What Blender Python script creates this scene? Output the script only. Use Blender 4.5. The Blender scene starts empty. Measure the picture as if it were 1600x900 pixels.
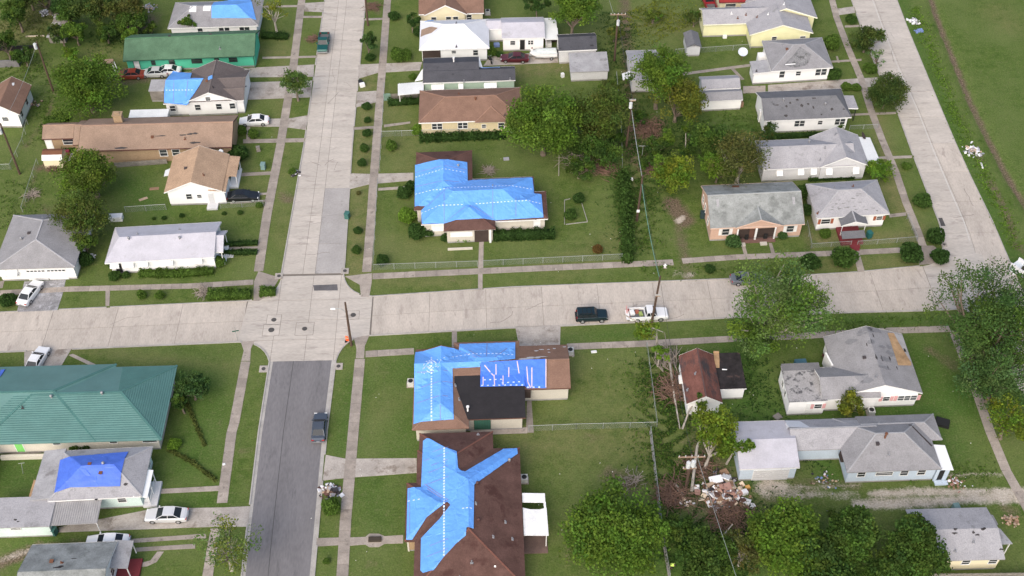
import bpy, bmesh, math, random
import numpy as np
from mathutils import Vector, Matrix

S = bpy.context.scene
COL = S.collection
rnd = random.Random(7)
R_ = np.random.default_rng(11)

# ------------------------------------------------------------------ camera, sky, sun, exposure
cam = bpy.data.cameras.new("camera"); camo = bpy.data.objects.new("camera", cam); COL.objects.link(camo)
cam.sensor_width = 36.0; cam.lens = 36.0*1844.4/1600.0
cam.clip_start = 1.0; cam.clip_end = 6000.0
_f = Vector((0.0240725, 0.69332968, -0.72021834)); _u = Vector((0.02040405, 0.7199363, 0.69374015)); _r = _f.cross(_u)
camo.matrix_world = Matrix(((_r.x, _u.x, -_f.x, 0), (_r.y, _u.y, -_f.y, 0), (_r.z, _u.z, -_f.z, 120.0), (0, 0, 0, 1)))
S.camera = camo

SUN_EL, SUN_AZ = math.radians(40), math.radians(203)     # azimuth clockwise from +Y: light comes from behind and left of the camera
W = bpy.data.worlds.new("World"); S.world = W; W.use_nodes = True
wn = W.node_tree.nodes; wl = W.node_tree.links
bg = wn["Background"]; sky = wn.new("ShaderNodeTexSky"); sky.sky_type = 'NISHITA'; sky.sun_disc = False
sky.sun_elevation = SUN_EL; sky.sun_rotation = SUN_AZ; sky.air_density = 1.0; sky.dust_density = 4.0; sky.ozone_density = 1.0
wl.new(sky.outputs[0], bg.inputs[0]); bg.inputs[1].default_value = 0.135
sun = bpy.data.lights.new("sun", 'SUN'); sun.energy = 1.5; sun.angle = math.radians(70); sun.color = (1.0, 0.95, 0.88)
suno = bpy.data.objects.new("sun", sun); COL.objects.link(suno)
sd = Vector((math.sin(SUN_AZ)*math.cos(SUN_EL), math.cos(SUN_AZ)*math.cos(SUN_EL), math.sin(SUN_EL)))
suno.rotation_euler = sd.to_track_quat('Z', 'Y').to_euler(); suno.location = (0, 0, 200)
vs = S.view_settings; vs.view_transform = 'Standard'; vs.look = 'None'; vs.gamma = 1.0; vs.exposure = 0.66; vs.use_curve_mapping = False
S.cycles.max_bounces = 6; S.cycles.transparent_max_bounces = 8

# ------------------------------------------------------------------ materials
MATS = {}
def mat(key, col, var=0.12, scale=2.0, rough=0.85, bump=0.0, dark=None, dthr=0.62, dscale=0.5, stretch=(1, 1, 1), fine=0.10, spec=0.3, metal=0.0, objvar=0.0, bscale=None):
    """base colour with broad and fine noise; `dark` = a worn/stained colour mixed in by a thresholded noise."""
    if key in MATS: return MATS[key]
    m = bpy.data.materials.new(key); m.use_nodes = True; MATS[key] = m
    n = m.node_tree.nodes; l = m.node_tree.links; b = n["Principled BSDF"]
    b.inputs["Roughness"].default_value = rough; b.inputs["Specular IOR Level"].default_value = spec; b.inputs["Metallic"].default_value = metal
    g = n.new("ShaderNodeNewGeometry"); mp = n.new("ShaderNodeMapping"); mp.inputs["Scale"].default_value = stretch
    l.new(g.outputs["Position"], mp.inputs[0])
    n1 = n.new("ShaderNodeTexNoise"); n1.inputs["Scale"].default_value = scale*0.35; n1.inputs["Detail"].default_value = 6; n1.inputs["Roughness"].default_value = 0.65
    n2 = n.new("ShaderNodeTexNoise"); n2.inputs["Scale"].default_value = 9.0*scale/2; n2.inputs["Detail"].default_value = 3
    l.new(mp.outputs[0], n1.inputs[0]); l.new(mp.outputs[0], n2.inputs[0])
    r1 = n.new("ShaderNodeMapRange"); r1.inputs[1].default_value = 0.3; r1.inputs[2].default_value = 0.7; r1.inputs[3].default_value = 1-var; r1.inputs[4].default_value = 1+var
    l.new(n1.outputs[0], r1.inputs[0])
    r2 = n.new("ShaderNodeMapRange"); r2.inputs[1].default_value = 0.3; r2.inputs[2].default_value = 0.7; r2.inputs[3].default_value = 1-fine; r2.inputs[4].default_value = 1+fine
    l.new(n2.outputs[0], r2.inputs[0])
    mu = n.new("ShaderNodeMath"); mu.operation = 'MULTIPLY'; l.new(r1.outputs[0], mu.inputs[0]); l.new(r2.outputs[0], mu.inputs[1])
    out = mu.outputs[0]
    if objvar:
        oi = n.new("ShaderNodeObjectInfo"); r3 = n.new("ShaderNodeMapRange"); r3.inputs[3].default_value = 1-objvar; r3.inputs[4].default_value = 1+objvar
        l.new(oi.outputs["Random"], r3.inputs[0]); m2 = n.new("ShaderNodeMath"); m2.operation = 'MULTIPLY'
        l.new(out, m2.inputs[0]); l.new(r3.outputs[0], m2.inputs[1]); out = m2.outputs[0]
    vm = n.new("ShaderNodeVectorMath"); vm.operation = 'SCALE'; vm.inputs[0].default_value = col; l.new(out, vm.inputs["Scale"])
    c = vm.outputs[0]
    if dark:
        n3 = n.new("ShaderNodeTexNoise"); n3.inputs["Scale"].default_value = dscale; n3.inputs["Detail"].default_value = 8; n3.inputs["Roughness"].default_value = 0.7
        l.new(mp.outputs[0], n3.inputs[0])
        r4 = n.new("ShaderNodeMapRange"); r4.inputs[1].default_value = dthr-0.04; r4.inputs[2].default_value = dthr+0.06
        l.new(n3.outputs[0], r4.inputs[0])
        mx = n.new("ShaderNodeMix"); mx.data_type = 'RGBA'; l.new(r4.outputs[0], mx.inputs[0]); l.new(c, mx.inputs[6]); mx.inputs[7].default_value = (*dark, 1); c = mx.outputs[2]
    l.new(c, b.inputs["Base Color"])
    if bump:
        bp = n.new("ShaderNodeBump"); bp.inputs["Strength"].default_value = bump; bp.inputs["Distance"].default_value = 0.05
        if bscale:
            n4 = n.new("ShaderNodeTexNoise"); n4.inputs["Scale"].default_value = bscale; n4.inputs["Detail"].default_value = 4; l.new(mp.outputs[0], n4.inputs[0]); l.new(n4.outputs[0], bp.inputs["Height"])
        else: l.new(n2.outputs[0], bp.inputs["Height"])
        l.new(bp.outputs[0], b.inputs["Normal"])
    return m

def leafmat(key, col):
    if key in MATS: return MATS[key]
    m = bpy.data.materials.new(key); m.use_nodes = True; MATS[key] = m
    n = m.node_tree.nodes; l = m.node_tree.links; b = n["Principled BSDF"]; b.inputs["Roughness"].default_value = 0.75; b.inputs["Specular IOR Level"].default_value = 0.12
    a = n.new("ShaderNodeAttribute"); a.attribute_name = "tint"
    vm = n.new("ShaderNodeVectorMath"); vm.operation = 'MULTIPLY'; vm.inputs[1].default_value = col; l.new(a.outputs["Color"], vm.inputs[0])
    l.new(vm.outputs[0], b.inputs["Base Color"])
    t = n.new("ShaderNodeBsdfTranslucent"); l.new(vm.outputs[0], t.inputs[0])
    mx = n.new("ShaderNodeMixShader"); mx.inputs[0].default_value = 0.42; l.new(b.outputs[0], mx.inputs[1]); l.new(t.outputs[0], mx.inputs[2])
    l.new(mx.outputs[0], n["Material Output"].inputs[0])
    return m

def shingle(key, col, **k):
    k.setdefault('var', 0.13); k.setdefault('scale', 1.6); k.setdefault('fine', 0.14); k.setdefault('bump', 0.35)
    return mat('shingle_'+key, col, rough=0.95, spec=0.12, **k)

CONC = mat('concrete', (0.45, 0.408, 0.362), var=0.13, scale=0.9, fine=0.10, stretch=(.45, 1.7, 1), dark=(0.33, 0.295, 0.265), dthr=0.60, dscale=0.55, bump=0.1, objvar=0.05, rough=0.9, spec=0.2)
CONC2 = mat('concrete_walk', (0.305, 0.265, 0.23), var=0.2, scale=2.0, fine=0.12, dark=(0.17, 0.145, 0.125), dthr=0.62, dscale=0.8, bump=0.1, objvar=0.14, rough=0.9, spec=0.2)
CONC3 = mat('concrete_drive', (0.37, 0.335, 0.30), var=0.24, scale=1.5, fine=0.12, dark=(0.22, 0.185, 0.155), dthr=0.58, dscale=0.5, bump=0.1, rough=0.9, spec=0.2)
KERB = mat('kerb_concrete', (0.36, 0.34, 0.315), var=0.2, scale=2.0, rough=0.9)
JOINT = mat('joint_dirt', (0.17, 0.15, 0.13), rough=1.0)
ASPH = mat('asphalt', (0.17, 0.163, 0.168), var=0.14, scale=0.8, fine=0.1, stretch=(1.5, .35, 1), dark=(0.125, 0.12, 0.125), dthr=0.62, dscale=0.5, bump=0.2, rough=0.95, spec=0.2)
WHITE = mat('white_paint', (0.82, 0.82, 0.81), var=0.04, scale=1.2, fine=0.02, rough=0.6)
TRIM = mat('white_trim', (0.74, 0.74, 0.73), var=0.05, rough=0.5)
GLASS = mat('dark_window_glass', (0.035, 0.04, 0.045), var=0.5, scale=2.0, rough=0.08, spec=0.7)
AUTOGLASS = mat('car_glass', (0.018, 0.022, 0.027), var=0.1, rough=0.22, spec=0.35)
TYRE = mat('tyre_rubber', (0.018, 0.018, 0.018), rough=0.9)
RIM = mat('wheel_metal', (0.45, 0.45, 0.46), rough=0.35, metal=0.6)
LAMPW = mat('clear_lamp', (0.75, 0.76, 0.75), rough=0.15)
LAMPR = mat('red_lamp', (0.38, 0.02, 0.02), rough=0.2)
BLACK = mat('black_plastic', (0.02, 0.02, 0.02), rough=0.6)
STEEL = mat('galvanised_steel', (0.36, 0.38, 0.37), rough=0.45, metal=0.3)
WOODPOLE = mat('pole_wood', (0.085, 0.055, 0.04), var=0.25, stretch=(3, 3, .4), rough=0.95)
GREYWOOD = mat('weathered_wood', (0.21, 0.19, 0.17), var=0.3, rough=0.95)
BARK = mat('bark', (0.17, 0.135, 0.105), var=0.3, scale=5, rough=0.95)
PALEBARK = mat('pale_bark', (0.33, 0.30, 0.26), var=0.25, scale=5, rough=0.95)
BATTEN = mat('white_batten', (0.55, 0.66, 0.84), rough=0.7)
PURPLE = mat('tarp_lath', (0.22, 0.22, 0.42), rough=0.8)
PINKLATH = mat('pale_pink_lath', (0.62, 0.50, 0.55), rough=0.8)
VENTM = mat('vent_metal', (0.30, 0.30, 0.31), rough=0.45, metal=0.3)
VENTD = mat('vent_dark', (0.06, 0.05, 0.05), rough=0.7)
RUST = mat('vent_rust', (0.16, 0.07, 0.04), rough=0.9)
TARP = mat('blue_tarp', (0.13, 0.345, 0.80), var=0.13, scale=1.5, fine=0.05, rough=0.42, spec=0.45, bump=1.0, bscale=1.9)
TARPD = mat('deep_blue_tarp', (0.075, 0.16, 0.62), var=0.10, scale=2.5, fine=0.05, rough=0.45, spec=0.4, bump=0.8, bscale=1.8)

# ------------------------------------------------------------------ mesh helpers
class MB:
    def __init__(s): s.v = []; s.f = []
    def poly(s, pts):
        i = len(s.v); s.v += [tuple(p) for p in pts]; s.f.append(tuple(range(i, i+len(pts)))); return s
    def box(s, x0, y0, z0, x1, y1, z1):
        i = len(s.v)
        s.v += [(x0, y0, z0), (x1, y0, z0), (x1, y1, z0), (x0, y1, z0), (x0, y0, z1), (x1, y0, z1), (x1, y1, z1), (x0, y1, z1)]
        s.f += [tuple(i+k for k in q) for q in ((0, 3, 2, 1), (4, 5, 6, 7), (0, 1, 5, 4), (1, 2, 6, 5), (2, 3, 7, 6), (3, 0, 4, 7))]; return s
    def obox(s, c, size, rz=0.0, rx=0.0, ry=0.0):
        M = Matrix.Translation(c) @ Matrix.Rotation(rz, 4, 'Z') @ Matrix.Rotation(ry, 4, 'Y') @ Matrix.Rotation(rx, 4, 'X')
        k = len(s.v); hx, hy, hz = size[0]/2, size[1]/2, size[2]/2
        s.box(-hx, -hy, -hz, hx, hy, hz)
        s.v[k:] = [tuple(M @ Vector(p)) for p in s.v[k:]]; return s
    def slab(s, pts, t):
        """solid from a top polygon (3-D points) pushed down by t"""
        n = len(pts); i = len(s.v)
        s.v += [tuple(p) for p in pts] + [(p[0], p[1], p[2]-t) for p in pts]
        s.f.append(tuple(range(i, i+n))); s.f.append(tuple(range(i+2*n-1, i+n-1, -1)))
        for k in range(n):
            a, b = i+k, i+(k+1) % n; s.f.append((b, a, a+n, b+n))
        return s
    def tube(s, pts, rad, n=6, cap=True):
        pts = [Vector(p) for p in pts]; m = len(pts)
        if not hasattr(rad, '__len__'): rad = [rad]*m
        i0 = len(s.v)
        for k, p in enumerate(pts):
            d = (pts[min(k+1, m-1)]-pts[max(k-1, 0)])
            d = d.normalized() if d.length > 1e-9 else Vector((0, 0, 1))
            a = d.cross(Vector((0, 0, 1)) if abs(d.z) < .95 else Vector((1, 0, 0))).normalized(); b = d.cross(a)
            for j in range(n):
                w = 2*math.pi*j/n; q = p+(a*math.cos(w)+b*math.sin(w))*rad[k]; s.v.append(tuple(q))
        for k in range(m-1):
            for j in range(n):
                a = i0+k*n+j; b = i0+k*n+(j+1) % n; s.f.append((a, b, b+n, a+n))
        if cap:
            s.f.append(tuple(i0+j for j in range(n-1, -1, -1))); s.f.append(tuple(i0+(m-1)*n+j for j in range(n)))
        return s
    def cyl(s, x, y, z0, z1, r, n=10, r2=None): return s.tube([(x, y, z0), (x, y, z1)], [r, r if r2 is None else r2], n)
    def ball(s, c, r, n=8, m=5):
        if not hasattr(r, '__len__'): r = (r, r, r)
        i = len(s.v); s.v.append((c[0], c[1], c[2]-r[2]))
        for a in range(1, m):
            ph = -math.pi/2+math.pi*a/m
            for j in range(n):
                th = 2*math.pi*j/n; s.v.append((c[0]+r[0]*math.cos(ph)*math.cos(th), c[1]+r[1]*math.cos(ph)*math.sin(th), c[2]+r[2]*math.sin(ph)))
        s.v.append((c[0], c[1], c[2]+r[2])); top = len(s.v)-1
        for j in range(n): s.f.append((i, i+1+(j+1) % n, i+1+j))
        for a in range(m-2):
            for j in range(n):
                p = i+1+a*n+j; q = i+1+a*n+(j+1) % n; s.f.append((p, q, q+n, p+n))
        b = i+1+(m-2)*n
        for j in range(n): s.f.append((b+j, b+(j+1) % n, top))
        return s
    def shift(s, d): s.v = [(a[0]+d[0], a[1]+d[1], a[2]+d[2]) for a in s.v]; return s
    def map(s, fn): s.v = [fn(*a) for a in s.v]; return s

def mesh(name, mb, m, smooth=False):
    me = bpy.data.meshes.new(name); me.from_pydata(mb.v, [], mb.f); me.materials.append(m)
    if smooth: me.polygons.foreach_set("use_smooth", [True]*len(me.polygons))
    me.update(); return me
def link(name, me, parent=None, loc=(0, 0, 0), rz=0.0):
    o = bpy.data.objects.new(name, me); COL.objects.link(o); o.location = loc; o.rotation_euler = (0, 0, rz)
    if parent: o.parent = parent
    return o
def obj(name, mb, m, parent=None, loc=(0, 0, 0), rz=0.0, smooth=False, origin=None):
    if origin is not None: mb.shift((-origin[0], -origin[1], -origin[2])); loc = origin
    return link(name, mesh(name, mb, m, smooth), parent, loc, rz)
def tag(o, label, cat, group=None):
    o['label'] = label; o['category'] = cat
    if group: o['group'] = group
    return o
def thing(name, label, cat, loc=(0, 0, 0), rz=0.0, group=None):
    o = bpy.data.objects.new(name, None); COL.objects.link(o); o.empty_display_size = 0.3
    o.location = loc; o.rotation_euler = (0, 0, rz); return tag(o, label, cat, group)
def kind(o, k): o['kind'] = k; return o
def dup(root, loc, rz=None, label=None):
    r = root.copy(); COL.objects.link(r); r.location = loc
    if rz is not None: r.rotation_euler = (0, 0, rz)
    if label: r['label'] = label
    for ch in list(root.children):
        c = ch.copy(); COL.objects.link(c); c.parent = r
        for g_ in list(ch.children):
            d = g_.copy(); COL.objects.link(d); d.parent = c
    return r

def inside(x, y, poly):
    c = False; n = len(poly); j = n-1
    for i in range(n):
        xi, yi = poly[i][0], poly[i][1]; xj, yj = poly[j][0], poly[j][1]
        if (yi > y) != (yj > y) and x < (xj-xi)*(y-yi)/(yj-yi+1e-12)+xi: c = not c
        j = i
    return c
def resample(line, step):
    out = [Vector(line[0][:2])]; 
    for a, b in zip(line, line[1:]):
        a = Vector(a[:2]); b = Vector(b[:2]); n = max(1, round((b-a).length/step))
        for k in range(1, n+1): out.append(a.lerp(b, k/n))
    return out
def leafmesh(name, cen, size, tint, m, up=0.35, extra=None):
    """one quad per leaf clump: cen Nx3, size N, tint Nx3; extra = MB of solid core geometry tinted dark green by its own leaves"""
    N = len(cen); d = R_.normal(size=(N, 3)); d[:, 2] += up*2.6; d /= np.linalg.norm(d, axis=1)[:, None]+1e-9
    a = np.cross(d, R_.normal(size=(N, 3))); a /= np.linalg.norm(a, axis=1)[:, None]+1e-9; b = np.cross(d, a)
    s = np.asarray(size)[:, None]*0.5; w = s*R_.uniform(0.55, 1.0, (N, 1))
    co = np.empty((N, 4, 3)); co[:, 0] = cen-a*s-b*w*.3; co[:, 1] = cen+b*w*-.9+a*s*.2; co[:, 2] = cen+a*s+b*w*.3; co[:, 3] = cen+b*w*.9-a*s*.2
    co = co.reshape(-1, 3); ti = np.repeat(np.asarray(tint), 4, axis=0)
    faces_start = np.arange(N)*4; nl = 4*N; lv = np.arange(nl)
    if extra:
        k = len(co); co = np.vstack([co, np.array(extra.v)]); ti = np.vstack([ti, np.ones((len(extra.v), 3))*0.75])
        lv = list(lv); fs = list(faces_start)
        for fc in extra.f: fs.append(len(lv)); lv += [k+q for q in fc]
        lv = np.array(lv); faces_start = np.array(fs)
    me = bpy.data.meshes.new(name); me.vertices.add(len(co)); me.vertices.foreach_set("co", co.ravel().astype(np.float32))
    me.loops.add(len(lv)); me.loops.foreach_set("vertex_index", lv.astype(np.int32))
    me.polygons.add(len(faces_start)); me.polygons.foreach_set("loop_start", faces_start.astype(np.int32))
    me.update(calc_edges=True); me.validate()
    at = me.color_attributes.new("tint", 'FLOAT_COLOR', 'POINT')
    at.data.foreach_set("color", np.hstack([ti, np.ones((len(ti), 1))]).ravel().astype(np.float32))
    me.materials.append(m); return me

# ------------------------------------------------------------------ driveways and walks (outlines on the ground)
DRIVES = [  # (outline, height, material, name)
 ([(-41.37,169.17,0),(-28.4,169.94,0),(-28.21,166.42,-0),(-41.04,166.58,0)], 'driveway'), ([(-39.55,165.09,0),(-28.34,165.33,0),(-28.15,160.68,0),(-38.84,160.27,0)], 'driveway'),
 ([(-39.12,154.95,0),(-34.75,155,0),(-31.01,155.07,0),(-28.05,155.83,0),(-28.23,151.99,0),(-32.25,152.92,0),(-38.89,153.11,0)], 'driveway'),
 ([(-31.9,189.21,0),(-28.06,189.53,0),(-28.15,186.16,0),(-31.54,186.46,0)], 'driveway'),
 ([(-20.79,169.74,0),(-9.78,170.19,0),(-10.17,167.77,0),(-17.37,167.23,0),(-20.55,165.66,0)], 'driveway'),
 ([(-20.55,161.88,0),(-17.24,162.15,0),(-17.3,158.98,0),(-20.51,157.68,0)], 'driveway'),
 ([(-20.6,140.98,-0),(-17.4,140.74,0),(-10.55,140.85,0),(-10.5,139.03,0),(-17.28,138.32,0),(-20.74,137.07,0)], 'driveway'),
 ([(4.22,108.21,0),(10.45,108.27,0),(10.15,104.67,0),(4.62,104.6,0)], 'driveway'),
 ([(-20,87.4,-0),(-17.51,86.74,0),(-8.72,86.58,-0),(-8.66,84.38,0),(-17.39,83.88,0),(-20.1,83.58,-0)], 'driveway'),
 ([(-50.63,77.86,0),(-39.94,80.13,0),(-31.56,80.06,-0),(-28.45,80.15,0),(-28.41,77.3,0),(-31.95,77.4,0),(-50.47,77.16,0)], 'driveway'),
 ([(-61.67,105.59,0),(-55.44,105.87,0),(-56.29,102.2,0),(-60.85,102.33,0)], 'driveway'),
 ([(48.84,161.97,0),(64.14,163.37,0),(68.27,163.63,0),(66.55,161.13,0),(63.78,160.49,0),(48.49,160.01,0)], 'driveway'),
 ([(65.61,184.72,0),(68.98,185.48,0),(68.84,183.38,0),(65.26,182.64,0)], 'driveway'),
 ([(0.72,168.78,0),(1.98,171.58,0),(13.83,172.03,0),(13.68,169.37,0)], 'driveway'),
 ([(-32.95,106.48,0),(-31.06,106.54,0),(-31.41,105.18,0),(-31.24,103.03,0),(-32.43,103.06,0),(-32.32,104.86,-0)], 'footpath'),
 ([(-17.82,107.2,0),(-15.57,107.37,0),(-16.15,105.2,0),(-16.11,103.04,0),(-17.22,103.08,0),(-17.24,104.77,0)], 'footpath'),
 ([(-28.95,118.48,0),(-32.1,119.85,0),(-32.5,117.81,0),(-32.11,113.82,0),(-31.57,113.8,-0),(-30.11,114.99,0)], 'footpath'),
 ([(-19.69,118.47,0),(-15.9,119,0),(-15.82,117.34,0),(-16.02,114.34,0),(-17.19,114.38,0),(-17.5,116.76,-0)], 'footpath'),
 ([(64.23,122.4,0),(65.92,122.36,-0),(66.96,120.72,0),(65.99,118.64,0),(62.78,118.47,0)], 'footpath'),
 # garden walks
 ([(-39.2,188.55,0),(-32.67,188.59,0),(-32.61,187.95,0),(-39.13,187.92,0)], 'footpath'), ([(-31.64,185,0),(-28.16,184.91,0),(-28.11,184.29,0),(-31.58,184.38,0)], 'footpath'),
 ([(-37.59,172.46,0),(-32.61,172.51,0),(-32.55,171.94,0),(-37.52,171.88,0)], 'footpath'), ([(-31.61,172.49,0),(-28.07,172.58,0),(-28.02,172.01,0),(-31.56,171.91,0)], 'footpath'),
 ([(-38.06,149.8,0),(-28.24,149.85,0),(-28.15,148.88,0),(-37.93,148.83,0)], 'footpath'), ([(-37.97,153.25,0),(-37.35,153.23,0),(-36.93,149.77,0),(-37.54,149.78,0)], 'footpath'),
 ([(-38.49,141.47,0),(-32.48,141.76,0),(-32.4,141,0),(-38.39,140.71,0)], 'footpath'), ([(-38.33,136.53,0),(-32.53,136.81,0),(-32.48,136.37,0),(-38.25,135.94,0)], 'footpath'), ([(-38.1,134.77,0),(-32.54,135.2,0),(-32.49,134.76,0),(-38.04,134.34,0)], 'footpath'),
 ([(-38.45,124.89,0),(-32.7,124.99,0),(-32.66,124.59,0),(-38.39,124.49,0)], 'footpath'),
 ([(-20.47,183.88,0),(-17.01,183.99,0),(-16.98,183.38,0),(-20.44,183.26,0)], 'footpath'), ([(-20.61,152.44,0),(-17.2,152.68,0),(-17.17,152.01,0),(-20.57,151.78,0)], 'footpath'), ([(-15.65,152.97,0),(-11.41,153.69,0),(-11.4,153.19,0),(-15.63,152.3,0)], 'footpath'),
 ([(-15.86,137.38,0),(-11.35,137.7,0),(-11.33,137.11,0),(-15.83,136.79,-0)], 'footpath'),
 ([(-0.47,125.85,0),(0.19,125.83,0),(0,119.46,0),(-0.73,119.48,0)], 'footpath'), ([(-0.74,118.7,0),(-0.1,118.69,0),(-0.15,115.26,0),(-0.78,115.28,0)], 'footpath'),
 ([(-4.44,107.64,0),(-3.75,107.62,0),(-3.74,104.38,0),(-4.43,104.4,0)], 'footpath'),
 ([(-20.12,75.49,0),(-17.51,75.5,0),(-17.51,74.46,0),(-20.11,74.37,0)], 'footpath'),
 ([(-16.38,75.46,0),(-14.44,75.49,0),(-14.01,75.91,0),(-12.89,75.88,0),(-12.2,75.51,-0),(-10.03,75.62,0),(-9.99,74.5,0),(-12.15,74.48,0),(-12.8,74.07,-0),(-13.92,74.1,-0),(-14.38,74.46,0),(-16.39,74.34,0)], 'footpath'),
 ([(-40.43,82.88,0),(-32.3,83.2,0),(-32.35,82.46,0),(-40.31,82.23,0)], 'footpath'),
 ([(-42.47,75.97,0),(-33.17,76.48,0),(-33.08,75.87,0),(-42.37,75.45,0)], 'footpath'), ([(-41.06,74.81,0),(-34.23,75.13,0),(-34.14,74.52,-0),(-40.97,74.3,-0)], 'footpath'),
 ([(-40.17,72.76,0),(-39.05,73.06,0),(-38.45,74.23,-0),(-37.7,74.2,-0),(-38.28,72.87,0),(-39.28,72.32,0),(-40.07,72.26,0)], 'footpath'),
 ([(-55.61,104.74,0),(-55.07,104.95,-0),(-51.12,102.71,-0),(-51.64,102.4,-0)], 'footpath'),
 ([(53.98,123.37,0),(54.82,123.34,0),(54.62,117.01,0),(53.61,117.04,-0)], 'footpath'),
 ([(62.85,142.7,0),(68.31,142.87,-0),(68.14,142.24,0),(62.7,142.08,0)], 'footpath'), ([(61.16,129.28,0),(63.88,129.63,0),(63.69,128.92,0),(61.08,128.57,0)], 'footpath'),
 ([(37.86,123.55,0),(38.33,123.54,0),(38.43,121.39,0),(37.88,121.41,0)], 'footpath'), ([(41.92,123.57,0),(42.39,123.56,0),(42.46,121.41,0),(41.9,121.43,0)], 'footpath'),
 ([(65.91,179.33,0),(68.96,179.46,0),(68.81,178.85,0),(65.78,178.73,0)], 'footpath'), ([(61.02,168.67,0),(66.49,169.09,0),(66.35,168.52,0),(60.89,168.1,0)], 'footpath'),
 ([(61.02,153.74,0),(68.65,154.05,0),(68.52,153.54,0),(60.9,153.24,0)], 'footpath'), ([(34.66,165.82,0),(46.85,168.1,0),(46.72,167.36,0),(34.57,165.09,0)], 'footpath'), ([(43.29,166.7,0),(43.87,166.87,0),(45.11,163.71,0),(44.53,163.54,0)], 'footpath'),
 ([(44.55,161.73,0),(48.38,161.8,0),(48.02,159.85,0),(44.23,159.77,0)], 'footpath'),
 ([(6.28,97.25,0),(5.88,95.66,0),(5.96,90.1,0),(4.99,90.13,0),(5.44,97.16,0)], 'footpath'), ([(-2.03,90.83,-0),(5.19,90.93,0),(5.15,90.02,0),(-2.04,89.93,0)], 'footpath'),
 ([(62.2,169.97,0),(62.54,169.96,0),(62.44,168.06,0),(62.11,168.07,0)], 'footpath'), ([(-68.43,118.83,0),(-67.86,119.07,0),(-67.73,117.55,0),(-68.42,117.45,0)], 'footpath'),
 ([(-53.22,117.02,0),(-52.59,117,0),(-52,113.65,0),(-52.53,113.66,0)], 'footpath'),
 ([(-60.33,88.47,0),(-54.92,89.49,-0),(-54.77,88.9,0),(-60.18,87.89,0)], 'footpath'),
 ([(-65.87,147.67,0),(-62.77,148.23,0),(-62.15,145.37,0),(-65.62,144.84,0)], 'footpath'),
]
GRAVEL = mat('grey_gravel', (0.25, 0.245, 0.25), var=0.35, scale=1.5, fine=0.25, dark=(0.42, 0.42, 0.44), dthr=0.57, dscale=0.7, rough=1.0)
PATIO = mat('white_patio', (0.7, 0.68, 0.7), var=0.12, rough=0.8)
for i, (pts, nm) in enumerate(DRIVES):
    z = 0.034+0.004*(i % 3); top = [(p[0], p[1], z) for p in pts]
    if i == len(DRIVES)-1: m, nm = PATIO, 'patio'
    else: m = CONC3 if nm == 'driveway' else CONC2
    kind(obj(nm, MB().slab(top, 0.05), m, origin=(pts[0][0], pts[0][1], 0)), 'structure')
gp = [(-64.99,118.73,0),(-59.2,118.95,-0),(-59.01,116.18,0),(-59.01,112.76,0),(-64.51,112.67,-0)]
kind(obj('driveway', MB().slab([(p[0], p[1], .036) for p in gp], .05), GRAVEL, origin=(gp[0][0], gp[0][1], 0)), 'structure')
DR_ALL = [d[0] for d in DRIVES]+[gp]

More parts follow.
